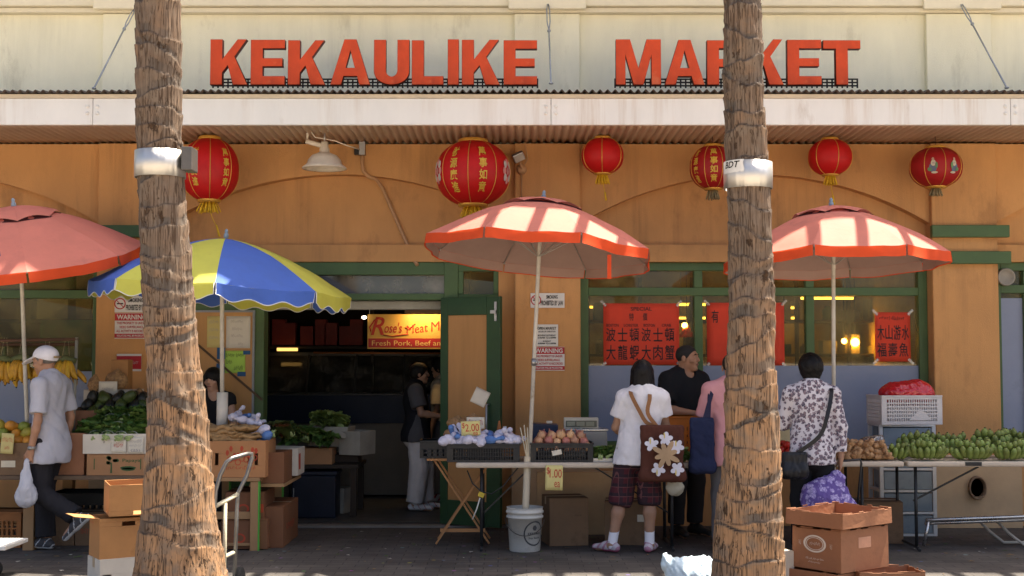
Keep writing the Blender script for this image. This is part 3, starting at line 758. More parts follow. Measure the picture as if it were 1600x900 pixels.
corr('roof_sheet', YF-.055, -.004, ZC1+.055, ZC1+.16, .014, .067, M('weathered_sheet', (.11, .085, .07), .7, .35, 6))
for px0, py0, px1, py1 in ((147, 138, 211, 12), (861, 130, 856, 2), (1573, 137, 1500, 2)):
    a = at(px0, py0, YF+.06); b_ = at(px1, py1, -.16)
    mb = MB(); b2 = a+(b_-a)*.72 if px0 != 861 else a+(b_-a)*.62
    mb.tube([a, b2], .008, 8, 0); 
    mb.ball(b2, .018, n=8); mb.ball(a, .022, .022, .012, n=8)
    d = (b_-b2); 
    for s_ in (-1, 1): mb.tube([b2, b2+d*.3+Vector((.014*s_, 0, 0)), b2+d*.7+Vector((.014*s_, 0, 0)), b2+d], .006, 6)
    mb.build('tie_rod', M('galvanised_steel', (.33, .36, .40), .45, metal=.7), C)
# ------------------------------------------------------------------ palms
def bark_mat():
    m, nt, ns, ls, b = new_mat('palm_bark')
    tc = ns.new('ShaderNodeTexCoord')
    def mapped(sc):
        mp = ns.new('ShaderNodeMapping'); mp.inputs['Scale'].default_value = sc; ls.new(tc.outputs['Object'], mp.inputs[0]); return mp.outputs[0]
    def nz(vec, s, d=6, r=.6):
        n = ns.new('ShaderNodeTexNoise'); n.inputs['Scale'].default_value = s; n.inputs['Detail'].default_value = d; n.inputs['Roughness'].default_value = r
        ls.new(vec, n.inputs['Vector']); return n.outputs['Fac']
    def mix(f, a, c, mode='MIX'):
        mx = ns.new('ShaderNodeMixRGB'); mx.blend_type = mode
        for k_, v in ((0, f), (1, a), (2, c)):
            if isinstance(v, tuple): mx.inputs[k_].default_value = (*v, 1)
            elif isinstance(v, (int, float)): mx.inputs[k_].default_value = v
            else: ls.new(v, mx.inputs[k_])
        return mx.outputs[0]
    fib = nz(mapped((1, 1, .035)), 60, 8, .75); blot = nz(mapped((1, 1, .6)), 4, 7, .7)
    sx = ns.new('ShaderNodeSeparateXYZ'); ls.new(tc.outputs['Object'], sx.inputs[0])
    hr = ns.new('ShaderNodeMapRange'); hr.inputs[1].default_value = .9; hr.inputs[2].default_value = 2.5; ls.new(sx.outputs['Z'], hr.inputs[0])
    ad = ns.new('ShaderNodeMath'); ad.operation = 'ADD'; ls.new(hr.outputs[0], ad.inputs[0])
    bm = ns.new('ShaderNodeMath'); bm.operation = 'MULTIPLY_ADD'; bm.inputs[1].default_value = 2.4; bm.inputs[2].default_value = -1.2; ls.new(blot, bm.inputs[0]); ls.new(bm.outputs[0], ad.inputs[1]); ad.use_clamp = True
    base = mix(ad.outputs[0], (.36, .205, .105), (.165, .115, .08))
    fr = ramp(ns, [(.28, .50), (.46, .90), (.72, 1.18)]); ls.new(fib, fr.inputs[0])
    base = mix(1, base, fr.outputs[0], 'MULTIPLY')
    gr = nz(mapped((1, 1, 1)), 9, 5); rg = ramp(ns, [(.45, 0.), (.65, .75)]); ls.new(gr, rg.inputs[0])
    base = mix(rg.outputs[0], base, (.18, .14, .105))
    at_ = ns.new('ShaderNodeAttribute'); at_.attribute_name = 'scar'
    sc2 = mix(fib, (.035, .028, .023), (.19, .155, .125)); base = mix(at_.outputs['Fac'], base, sc2)
    al = ns.new('ShaderNodeAttribute'); al.attribute_name = 'rim'
    base = mix(al.outputs['Fac'], base, (.045, .034, .028))
    cr = nz(mapped((1, 1, .05)), 52, 3, .5)
    c1 = ns.new('ShaderNodeMath'); c1.operation = 'SUBTRACT'; c1.inputs[1].default_value = .5; ls.new(cr, c1.inputs[0]); c2 = ns.new('ShaderNodeMath'); c2.operation = 'ABSOLUTE'; ls.new(c1.outputs[0], c2.inputs[0])
    gate = nz(mapped((1, 1, .5)), 7, 3); g1 = ns.new('ShaderNodeMath'); g1.operation = 'MULTIPLY_ADD'; g1.inputs[1].default_value = -.10; g1.inputs[2].default_value = .064; ls.new(gate, g1.inputs[0])
    c3 = ns.new('ShaderNodeMath'); c3.operation = 'SUBTRACT'; ls.new(c2.outputs[0], c3.inputs[0]); ls.new(g1.outputs[0], c3.inputs[1])
    r2 = ramp(ns, [(0., 1.), (.012, 0.)]); ls.new(c3.outputs[0], r2.inputs[0])
    base = mix(r2.outputs[0], base, (.085, .055, .036))
    pn = nz(mapped((1, 1, .55)), 10, 5, .65); r3 = ramp(ns, [(.625, 0.), (.665, 1.)]); ls.new(pn, r3.inputs[0])
    pc = mix(fib, (.012, .008, .006), (.12, .07, .04)); base = mix(r3.outputs[0], base, pc)
    ls.new(base, b.inputs['Base Color']); b.inputs['Roughness'].default_value = .9; b.inputs['Specular IOR Level'].default_value = .15
    hgt = ns.new('ShaderNodeMath'); hgt.operation = 'ADD'; ls.new(fr.outputs[0], hgt.inputs[0])
    iv = ns.new('ShaderNodeMath'); iv.operation = 'MULTIPLY'; iv.inputs[1].default_value = -1.2; ls.new(r2.outputs[0], iv.inputs[0]); ls.new(iv.outputs[0], hgt.inputs[1])
    h2 = ns.new('ShaderNodeMath'); h2.operation = 'SUBTRACT'; ls.new(hgt.outputs[0], h2.inputs[0])
    i3 = ns.new('ShaderNodeMath'); i3.operation = 'MULTIPLY'; i3.inputs[1].default_value = 2.0; ls.new(r3.outputs[0], i3.inputs[0]); ls.new(i3.outputs[0], h2.inputs[1])
    bp = ns.new('ShaderNodeBump'); bp.inputs['Strength'].default_value = .9; bp.inputs['Distance'].default_value = .006
    ls.new(h2.outputs[0], bp.inputs['Height']); ls.new(bp.outputs[0], b.inputs['Normal'])
    return m
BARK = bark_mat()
FROND = M('palm_frond', (.07, .12, .03), .5, .3, 8, .1, trans=.25)
def palm(label, y, ctrl, top, seed, band):
    g = random.Random(seed)
    pts = []
    for py, cx, w in ctrl:
        p = at(cx, py, y); s = FPX/(y-CAM_Y); pts.append((p.z, p.x, w*.965/s/2))
    pts.sort(); base = pts[0]
    pts.append((top, pts[-1][1]+.05, pts[-1][2]*.72))
    zs_ = [p[0] for p in pts]; xs_ = [p[1] for p in pts]; rs_ = [p[2] for p in pts]
    x0 = float(np.interp(0, zs_, xs_))
    T = thing('palm_tree', label, 'palm tree', (x0, y, 0))
    scars = []; z = .05
    while z < top:
        scars.append((z, g.choice((-1, 1))*g.uniform(.015, .06), g.uniform(0, 6.28), g.uniform(.008, .02), g.choice((.015, .03, .05, .06, .075)), g.uniform(.7, 1.4))); z += g.choice((.09, .11, .13, .15, .19))
    n = 120; zl = list(np.arange(0, 4.4, .009))+list(np.arange(4.4, top, .06))
    vs = []; sc = []; rim = []
    sz = np.array([q[0] for q in scars])
    for z in zl:
        cx = np.interp(z, zs_, xs_)-x0; rr = np.interp(z, zs_, rs_)
        near = [q for q in scars if abs(q[0]-z) < .27]
        for j in range(n):
            a = 2*math.pi*j/n; ca, sa = math.cos(a), math.sin(a); d = 0; f = 0; rl = 0
            wob = .045*noise.noise(Vector((ca*1.3, sa*1.3, seed*3+z*.8)))
            for q in near:
                e = z-(q[0]+q[1]*math.sin(a+q[2])*1.4+wob)
                if -.004 < e < q[4]: f = max(f, q[5]*(.50+1.5*noise.noise(Vector((ca*1.6, sa*1.6, q[0]*9+seed))))*min(1, (q[4]-e)/.012))
                rl = max(rl, max(0, 1-abs(e)/.007)*(.45+1.5*noise.noise(Vector((ca*2.0, sa*2.0, q[0]*5)))))
            up = min((q[0]+q[1]*math.sin(a+q[2])*1.4+wob-z for q in near if q[0]+q[1]*math.sin(a+q[2])*1.4+wob-z > 0), default=.2)
            d += -.005*max(0, min(1, f))+.0075*max(0, 1-up/.10)**1.6*(1+1.2*noise.noise(Vector((ca*1.7, sa*1.7, z*1.1+seed))))                     # each leaf base flares out below its scar
            p3 = Vector((ca*2.2, sa*2.2, z*2.4+seed))
            d += .016*noise.noise(p3)+.008*noise.noise(p3*3.1)+.003*noise.noise(Vector((ca*14, sa*14, z*2)))+.002*noise.noise(Vector((ca*38, sa*38, z*3)))
            r_ = rr+d-.006
            vs.append((cx+r_*ca, r_*sa, z)); sc.append(max(0, min(1, f))); rim.append(max(0, min(1, rl)))
    mb = MB(); k = len(zl)
    mb.add(vs, [(i*n+j, i*n+(j+1) % n, (i+1)*n+(j+1) % n, (i+1)*n+j) for i in range(k-1) for j in range(n)], 0, True)
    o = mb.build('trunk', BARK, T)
    at_ = o.data.attributes.new('scar', 'FLOAT', 'POINT'); at_.data.foreach_set('value', sc); at2 = o.data.attributes.new('rim', 'FLOAT', 'POINT'); at2.data.foreach_set('value', rim)
    # sheet metal band nailed round the trunk
    zt, zb_ = at(0, band[0], y-.17).z, at(0, band[1], y-.17).z
    cx = np.interp((zt+zb_)/2, zs_, xs_)-x0; rr = np.interp((zt+zb_)/2, zs_, rs_)+.014
    mb = MB(); mb.lathe([(rr-.003, zb_), (rr, zb_), (rr+.001, (zt+zb_)/2), (rr, zt), (rr-.003, zt)], (cx, 0, 0), 64)
    bm_, nt, ns, ls, b = new_mat('band_sheet'); b.inputs['Metallic'].default_value = 1; b.inputs['Base Color'].default_value = (.58, .56, .52, 1); b.inputs['Roughness'].default_value = .48
    tc = ns.new('ShaderNodeTexCoord'); mp = ns.new('ShaderNodeMapping'); mp.inputs['Scale'].default_value = (1, 1, .05); n1 = ns.new('ShaderNodeTexNoise'); n1.inputs['Scale'].default_value = 14
    ls.new(tc.outputs['Object'], mp.inputs[0]); ls.new(mp.outputs[0], n1.inputs['Vector']); bp = ns.new('ShaderNodeBump'); bp.inputs['Strength'].default_value = .6; bp.inputs['Distance'].default_value = .02
    ls.new(n1.outputs['Fac'], bp.inputs['Height']); ls.new(bp.outputs[0], b.inputs['Normal'])
    bo = mb.build('metal_band', bm_, T)
    # crown, far above the picture
    cx = np.interp(top, zs_, xs_)-x0; mb = MB()
    for f in range(13):
        a = f*2.4+g.uniform(-.2, .2); el = g.uniform(-.3, .9); L = g.uniform(1.1, 1.5); sp = []
        for i in range(11):
            t = i/10; sp.append(Vector((cx+math.cos(a)*L*t*math.cos(el*(1-t*.4)), math.sin(a)*L*t*math.cos(el*(1-t*.4)), top+L*t*math.sin(el)-.9*t*t)))
        mb.tube(sp, [.02-.0016*i for i in range(11)], 5)
        for i in range(1, 10):
            for q in (0, .5):
                c0 = sp[i].lerp(sp[i+1], q); d = (sp[i+1]-sp[i]).normalized(); sd = d.cross(Vector((0, 0, 1))).normalized()
                for s_ in (-1, 1):
                    ll = .55*math.sin(math.pi*(.12+.8*i/10)); tip = c0+sd*s_*ll*.8+d*ll*.5+Vector((0, 0, -.25*ll))
                    mb.add([c0-d*.02, c0+d*.02, tip], [(0, 1, 2)])
    mb.build('crown', FROND, T)
    return T, cx, rr, bo, (zt, zb_)
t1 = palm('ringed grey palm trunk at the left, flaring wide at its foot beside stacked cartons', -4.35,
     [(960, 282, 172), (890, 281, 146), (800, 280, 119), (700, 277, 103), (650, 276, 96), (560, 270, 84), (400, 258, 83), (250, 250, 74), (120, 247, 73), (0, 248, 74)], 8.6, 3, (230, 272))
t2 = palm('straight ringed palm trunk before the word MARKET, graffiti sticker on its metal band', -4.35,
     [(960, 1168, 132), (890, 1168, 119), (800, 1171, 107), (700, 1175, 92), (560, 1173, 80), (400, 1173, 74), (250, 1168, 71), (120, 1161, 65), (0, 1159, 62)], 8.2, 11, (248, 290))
# bracket box on the left palm, torn sticker with a tag on the right one
T = t1[0]
c = at(300, 252, -4.3); mb = MB(); mb.box(c.x-T.location.x-.03, c.x-T.location.x+.035, -.10, .06, c.z-.075, c.z+.07)
mb.build('bracket_box', M('bracket_steel', (.12, .11, .10), .5, metal=.5), T, bevel=.004)
T = t2[0]; zt, zb_ = t2[4]; rr = t2[2]; cxx = t2[3].data.vertices[0].co.x-(rr-.003)
def on_band(a, z): return Vector((cxx+math.sin(a)*(rr+.003), -math.cos(a)*(rr+.003), z))
mb = MB(); mb.sheet(lambda u, v: on_band(-1.5+1.15*u+.03*math.sin(v*7), zt-.075+.078*v+.012*noise.noise(Vector((u*5, v*5, 1)))*(1-v)), 12, 4)
mb.build('sticker', M('white_sticker', (.6, .58, .54), .6), T)
mb = MB(); text(mb, 'BDT', (0, 0, 0), .11, .04, bold=.02, shear=.25, fn=lambda a, b: on_band(-1.30+a/.14, zt-.045+b)+Vector((0, -.002, 0)))
mb.build('graffiti', M('black_marker', (.01, .01, .01)), T)

# ------------------------------------------------------------------ the big sign
def arc(cx, cz, rx, rz, a0, a1, n=10): return [(cx+rx*math.cos(R(a0+(a1-a0)*i/n)), cz+rz*math.sin(R(a0+(a1-a0)*i/n))) for i in range(n+1)]
def letter(ch, w, h):
    s = .107
    if ch == 'K':
        e = w-s
        return [[(0, 0), (s, 0), (s, .27*h), (s+.22*e, .43*h), (w-1.22*s, 0), (w, 0), (s+.48*e, .62*h), (w-.01, h), (s+.60*e, h), (s, .56*h), (s, h), (0, h)]]
    if ch == 'E':
        b = .19*h; return [[(0, 0), (w, 0), (w, b), (s, b), (s, .41*h), (w*.93, .41*h), (w*.93, .59*h), (s, .59*h), (s, h-b), (w, h-b), (w, h), (0, h)]]
    if ch == 'A':
        return [[(0, 0), (.27*w, 0), (.33*w, .19*h), (.67*w, .19*h), (.73*w, 0), (w, 0), (.65*w, h), (.35*w, h)], [(.5*w, .76*h), (.385*w, .37*h), (.615*w, .37*h)]]
    if ch == 'U':
        return [arc(w/2, .30*h, w/2, .30*h, 180, 360, 16)+[(w, h), (w-s, h)]+arc(w/2, .32*h, w/2-s, .14*h, 360, 180, 14)+[(s, h), (0, h)]]
    if ch == 'L': return [[(0, 0), (w, 0), (w, .19*h), (s, .19*h), (s, h), (0, h)]]
    if ch == 'I': return [[(0, 0), (w, 0), (w, h), (0, h)]]
    if ch == 'T': return [[(w/2-s/2, 0), (w/2+s/2, 0), (w/2+s/2, .81*h), (w, .81*h), (w, h), (0, h), (0, .81*h), (w/2-s/2, .81*h)]]
    if ch == 'M':
        s = .21*w; return [[(0, 0), (s, 0), (s, .66*h), (.39*w, 0), (.61*w, 0), (w-s, .66*h), (w-s, 0), (w, 0), (w, h), (w-1.5*s, h), (.5*w, .36*h), (1.5*s, h), (0, h)]]
    if ch == 'R':
        return [[(0, 0), (s, 0), (s, .40*h), (.50*w, .40*h), (.70*w, 0), (w, 0), (.74*w, .44*h)]+arc(.62*w, .71*h, .36*w, .29*h, -60, 90, 12)+[(0, h)],
                [(s, .58*h), (.55*w, .58*h)]+arc(.57*w, .70*h, .12*w, .12*h, -85, 85, 8)+[(s, .82*h)]]
def sign_mat():
    m = M('red_sign_face', (.54, .060, .014), .6, .28, 2.5, .06, stain=((.66, .22, .10), 4.5, .57, .5), drip=((.26, .03, .012), .6))
    return m
SIGN_RED = sign_mat(); SIGN_EDGE = M('dark_sign_edge', (.10, .018, .012), .6, .3)
SY = -.95
S_ = thing('market_sign', 'large red letters reading KEKAULIKE MARKET standing on the canopy roof', 'sign', (0, SY, 3.95))
LET = [('K', 330, 388), ('E', 393, 446), ('K', 451, 509), ('A', 517, 579), ('U', 585, 640), ('L', 644, 693), ('I', 700, 717), ('K', 722, 781), ('E', 787, 839),
       ('M', 962, 1032), ('A', 1038, 1100), ('R', 1104, 1161), ('K', 1165, 1223), ('E', 1229, 1282), ('T', 1285, 1343)]
for i, (ch, a, b_) in enumerate(LET):
    x0, x1 = at(a, 98, SY).x, at(b_, 98, SY).x; zb = at(a, 133.5, SY).z; zt = at(a, 63+(i % 3)*.7, SY).z
    cu = bpy.data.curves.new('letter', 'CURVE'); cu.dimensions = '2D'; cu.fill_mode = 'BOTH'; cu.extrude = .032; cu.bevel_depth = .006; cu.bevel_resolution = 1; cu.offset = -.005
    for lp in letter(ch, x1-x0, zt-zb):
        sp = cu.splines.new('POLY'); sp.points.add(len(lp)-1); sp.use_cyclic_u = True
        for p, q in zip(sp.points, lp): p.co = (q[0], q[1], 0, 1)
    ob = bpy.data.objects.new('letter', cu); me = eval_mesh(ob); bpy.data.objects.remove(ob); bpy.data.curves.remove(cu)
    me.materials.clear(); me.materials.append(SIGN_RED); me.materials.append(SIGN_EDGE)
    me.transform(Matrix.Rotation(math.pi/2, 4, 'X'))
    me.update()
    for p in me.polygons: p.material_index = 0 if abs(p.normal.y) > .9 else 1
    mesh_obj('letter', me, S_, (x0, 0, zb-3.95))
mb = MB()
for a, b_ in ((330, 840), (962, 1343)):
    x0, x1 = at(a, 98, SY).x, at(b_, 98, SY).x; z0 = at(a, 131, SY).z-3.95
    for dz in (0, .03, .06): mb.box(x0, x1, .075, .09, z0+dz-.006, z0+dz+.006)
    n = int((x1-x0)/.045)
    for i in range(n+1): xx = x0+(x1-x0)*i/n; mb.box(xx-.007, xx+.007, .078, .087, z0-.02, z0+.066)
mb.build('mounting_rail', M('black_rail', (.015, .015, .015), .6), S_)

# ------------------------------------------------------------------ lanterns
LRED = M('lantern_silk', (.60, .014, .014), .5, .10, 6, .05, trans=.30); GOLD = M('gold_trim', (.62, .33, .06), .4, metal=.4); YEL = M('yellow_fringe', (.70, .42, .02), .7)
LGOLD = M('gold_print', (.60, .38, .05), .5)
def lantern(label, x0, x1, z0, z1, y=-.52, texts=(), ribs=10, tassel=None, cap=GOLD, fringe=YEL, rot=0, motif=0, dark=False):
    pl, pr = at(x0, (z0+z1)/2, y), at(x1, (z0+z1)/2, y); zt, zb = at(x0, z0, y).z, at(x0, z1, y).z
    c = Vector(((pl.x+pr.x)/2, y, (zt+zb)/2)); rx = (pr.x-pl.x)/2*.99; rz = (zt-zb)/2
    T = thing('paper_lantern', label, 'lantern', (c.x, y, zt), 0, 'red lanterns hanging under the canopy')
    zo = -rz
    def rad(z): t = max(-1, min(1, z/rz)); return rx*(1-abs(t)**2.3)**.5 if abs(t) < 1 else 0
    prof = []
    for i in range(29):
        z = -rz*.93+rz*1.86*i/28; prof.append((rad(z), z+zo))
    mb = MB(); n = 80
    mb.lathe(prof, n=n)
    mb.v = [(v[0]*(1-.012*abs(math.sin(ribs/2*(math.atan2(v[0], -v[1])-rot)))), v[1]*(1-.012*abs(math.sin(ribs/2*(math.atan2(v[0], -v[1])-rot)))), v[2]) for v in mb.v]
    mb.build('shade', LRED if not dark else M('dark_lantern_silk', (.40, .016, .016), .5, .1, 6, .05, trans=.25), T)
    for k in range(ribs):
        a = rot+2*math.pi*k/ribs
        mb = MB(); mb.tube([((rad(z)+.002)*math.sin(a), -(rad(z)+.002)*math.cos(a), z+zo) for z in [-rz*.93+rz*1.86*i/16 for i in range(17)]], .0035, 5); mb.build('rib', GOLD, T)
    rc = rad(rz*.93)
    mb = MB(); mb.lathe([(.001, .012), (rc*.9, .01), (rc*1.02, 0), (rc*1.02, -rz*.08)], (0, 0, 0), 24); mb.build('top_cap', cap, T)
    mb = MB(); mb.lathe([(rc*1.02, -2*rz+rz*.08), (rc*1.02, -2*rz), (.001, -2*rz-.004)], (0, 0, 0), 24); mb.build('bottom_cap', cap, T)
    mb = MB(); mb.tube([(0, 0, .01), (0, 0, ZC0-zt)], .003, 5); mb.build('hanging_cord', M('cord_dark', (.05, .03, .03)), T)
    if tassel:
        tw, th, tail = tassel
        mb = MB()
        for i in range(26):
            a = 2.4*i; r0 = rc*.8*tw*math.sqrt((i+.5)/26)
            mb.tube([(r0*math.cos(a)*.7, r0*math.sin(a)*.7, -2*rz), (r0*math.cos(a), r0*math.sin(a), -2*rz-th*.6), (r0*math.cos(a)*1.15, r0*math.sin(a)*1.1, -2*rz-th*rnd.uniform(.9, 1.05))], .0065, 5)
        mb.build('tassel', fringe, T)
        if tail:
            mb = MB(); mb.tube([(0, 0, -2*rz-th*.5), (tail[0]*.3, 0, -2*rz-th*.5+tail[1]*.35), (tail[0]*.85, 0, -2*rz-th*.5+tail[1]*.75)], .0035, 6); mb.tube([(tail[0]*.7, 0, -2*rz-th*.5+tail[1]*.6), (tail[0], 0, -2*rz-th*.5+tail[1])], [.008, .011], 7)
            mb.build('tail_cord', fringe, T)
    def surf(a0, zc_):
        def f(a, b): 
            z = zc_+b; r_ = rad(z)+.004; th = a0+a/rx; return Vector((r_*math.sin(th), -r_*math.cos(th), z+zo))
        return f
    if texts:
        for chars, a0, cw, chh in texts:
            mb = MB()
            tot = len(chars)*chh*1.08; z = tot/2-chh
            for ch in chars:
                text(mb, ch, (0, 0, 0), cw, chh*.92, bold=.02, fn=surf(a0-cw/2/rx, z)); z -= chh*1.08
            mb.build('lettering', LGOLD, T)
    if motif == 1:                                       # pink flower roundels on its sides
        for a0 in (-1.18, 1.18):
            mb = MB()
            for i in range(9):
                aa = 2*math.pi*i/8; f = surf(a0, 0); rr_ = 0 if i == 8 else .06
                ctr = (rr_*math.cos(aa), rr_*1.4*math.sin(aa))
                ring = [f(ctr[0]+.026*math.cos(q*.785), ctr[1]+.036*math.sin(q*.785)) for q in range(8)]
                mb.add(ring, [tuple(range(8))], i % 2)
            mb.build('flower_roundel', [M('pink_print', (.62, .25, .22)), M('pale_print', (.5, .45, .40))], T)
    if motif == 2:                                       # little robed figures printed on the silk
        for a0, s_ in ((-.42, 1), (.42, -1)):
            mb = MB(); f = surf(a0, 0)
            for j, (dx, dz, w, hh, mi) in enumerate(((0, -.03, .035, .045, 0), (.004*s_, .012, .022, .03, 1), (0, .05, .012, .014, 2), (.03*s_, -.01, .012, .03, 3), (-.03*s_, -.045, .02, .018, 3), (.012*s_, -.075, .03, .010, 1))):
                mb.add([f(dx+w*math.cos(q*.628), dz+hh*math.sin(q*.628))*1.0+Vector((0, -.0008*j, 0)) for q in range(10)], [tuple(range(10))], mi)
            mb.build('printed_figure', [M('print_blue', (.12, .14, .2)), M('print_cream', (.5, .42, .3)), M('print_skin', (.5, .3, .2)), M('print_green', (.12, .22, .1))], T)
    return T
lantern('large red lantern half behind the left palm, yellow tassel trailing to the right', 282, 373, 215, 316, -.55, [('財源廣進', -.30, .06, .085), ('萬事如意', .82, .06, .085)], 8, (1.2, .10, (.10, -.27)), rot=.25)
lantern('largest squat red lantern with two columns of gold characters above the middle umbrella', 680, 798, 219, 323, -.60, [('財源廣進', -.50, .075, .10), ('萬事如意', .30, .075, .10)], 8, (1.0, .10, None), rot=-.1, motif=1)
lantern('small plain red lantern right of the largest lantern, short yellow tassel below', 908, 975, 215, 273, -.48, (), 6, (1.0, .085, (.03, -.20)), rot=-.1)
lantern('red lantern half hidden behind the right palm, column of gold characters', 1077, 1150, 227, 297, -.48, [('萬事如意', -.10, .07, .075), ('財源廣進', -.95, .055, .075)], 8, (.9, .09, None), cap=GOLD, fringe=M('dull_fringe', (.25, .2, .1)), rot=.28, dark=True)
lantern('small plain red lantern directly above the right red umbrella', 1263, 1331, 217, 275, -.48, (), 6, (1.0, .085, (.03, -.23)), rot=.15)
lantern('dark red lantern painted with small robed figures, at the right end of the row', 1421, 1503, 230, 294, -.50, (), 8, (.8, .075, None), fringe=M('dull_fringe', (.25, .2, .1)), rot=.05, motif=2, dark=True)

# ------------------------------------------------------------------ fittings under the canopy
y = -.62; c = at(507, 240, y)
T = thing('pendant_lamp', 'white enamel barn lamp with angled side arm under the canopy', 'lamp', (c.x, y, ZC0))
ENAM = M('white_enamel', (.62, .55, .45), .35, .15, 8, .03)
z = lambda py: at(507, py, y).z-ZC0
mb = MB(); mb.lathe([(.001, z(199)), (.055, z(200)), (.066, z(205)), (.001, z(206))], n=24); mb.build('ceiling_plate', ENAM, T)
mb = MB(); mb.tube([(0, 0, z(206)), (0, 0, z(223))], .008, 8); mb.build('stem', METAL, T)
mb = MB(); mb.lathe([(.001, z(221)), (.036, z(222)), (.036, z(230)), (.046, z(232)), (.046, z(238)), (.07, z(240)), (.115, z(243)), (.150, z(250)), (.165, z(257)), (.204, z(262)), (.204, z(264)), (.19, z(263.5)), (.158, z(258)), (.14, z(250)), (.08, z(243)), (.001, z(242))], n=40); mb.build('lamp_shade', ENAM, T)
mb = MB(); mb.tube([(-.02, 0, z(228)), (-.17, -.02, z(221))], .022, 12); mb.tube([(-.16, 0, z(218)), (-.155, 0, z(196))], .010, 8); mb.box(-.20, -.12, -.02, .02, z(196), z(190)); mb.tube([(-.15, 0, z(200)), (-.09, .02, z(214)), (.09, .03, z(219)), (.2, .05, z(226)), (.30, .2, z(228))], .006, 6)
mb.build('side_arm', ENAM, T)
# conduit down the wall
y = .03
T = thing('conduit_pipe', 'tan painted conduit bending down the arched wall above the doorway', 'pipe', at(565, 225, y))
o_ = T.location
P_ = lambda px, py, yy: at(px, py, yy)-o_
mb = MB(); mb.tube([P_(566, 228, -.09), P_(566, 255, -.09), P_(568, 268, -.09), P_(576, 276, -.09), P_(588, 280, -.05), P_(598, 295, .035), P_(622, 350, .035), P_(648, 408, .0), P_(652, 414, -.03)], .018, 10)
mb.build('pipe_run', M('tan_gloss', (.48, .27, .13), .5, .08), T)
mb = MB(); mb.box(P_(562, 232, -.1).x, P_(571, 232, -.1).x, -.18, -.08, P_(0, 243, -.1).z, P_(0, 222, -.1).z); mb.box(P_(554, 236, -.1).x, P_(562, 236, -.1).x, -.16, -.1, P_(0, 242, -.1).z, P_(0, 233, -.1).z, 1)
mb.build('junction_box', [METAL, M('black_plastic', (.02, .02, .02), .4)], T)
T = thing('flood_light', 'small silver floodlight on the pier right of the largest lantern', 'light', at(815, 262, -.13))
mb = MB(); m_ = Matrix.Translation((-.03, -.09, .09)) @ Matrix.Rotation(R(-25), 4, 'Y') @ Matrix.Rotation(R(35), 4, 'X'); mb.mbox(m_, .11, .05, .085); mb.build('head', METAL, T, bevel=.008)
m2 = m_ @ Matrix.Translation((0, -.027, 0)); mb = MB(); mb.mbox(m2, .09, .004, .065); mb.build('lens', M('lens_glass', (.5, .48, .42), .1, spec=.8), T)
mb = MB(); mb.lathe([(.001, 0), (.05, 0), (.05, .03), (.02, .05), (.001, .05)], n=16); mb.v = [(v[0], -v[2], v[1]-.02) for v in mb.v]; mb.tube([(0, -.04, -.02), (-.02, -.07, .06)], .012, 8); mb.tube([(.01, -.03, 0), (.06, -.03, .08), (.035, -.02, .22), (.03, -.02, .32)], .006, 6); mb.tube([(0, -.02, -.05), (0, -.012, -.30)], .006, 6)
mb.build('mount', M('tan_gloss', (.48, .27, .13)), T)
# ------------------------------------------------------------------ umbrellas
RED_TOP = M('sun_faded_red_cloth', (.66, .215, .16), .75, .10, 2.5, .22, 22, trans=.22, stain=((.50, .17, .13), 3.5, .56, .5))
RED_VAL = M('red_orange_cloth', (.80, .095, .022), .7, .08, 4, .1, 40, trans=.3)
LINING = M('greyish_pink_lining', (.46, .31, .26), .8, .08, 3, .1, 40, trans=.15)
BLUE_C = M('blue_cloth', (.075, .16, .56), .7, .10, 3, .22, 22, trans=.22, stain=((.06, .12, .40), 3, .56, .5)); YEL_C = M('yellow_cloth', (.62, .60, .10), .7, .10, 3, .22, 22, trans=.22, stain=((.46, .42, .09), 3, .57, .5))
TRIM = M('white_trim', (.7, .7, .66), .7)
POLE = M('painted_pole', (.56, .52, .44), .45, .2, 5, .05, stain=((.28, .20, .12), 7, .56, .6))
ROPE = M('yellow_tape', (.55, .38, .10), .7)
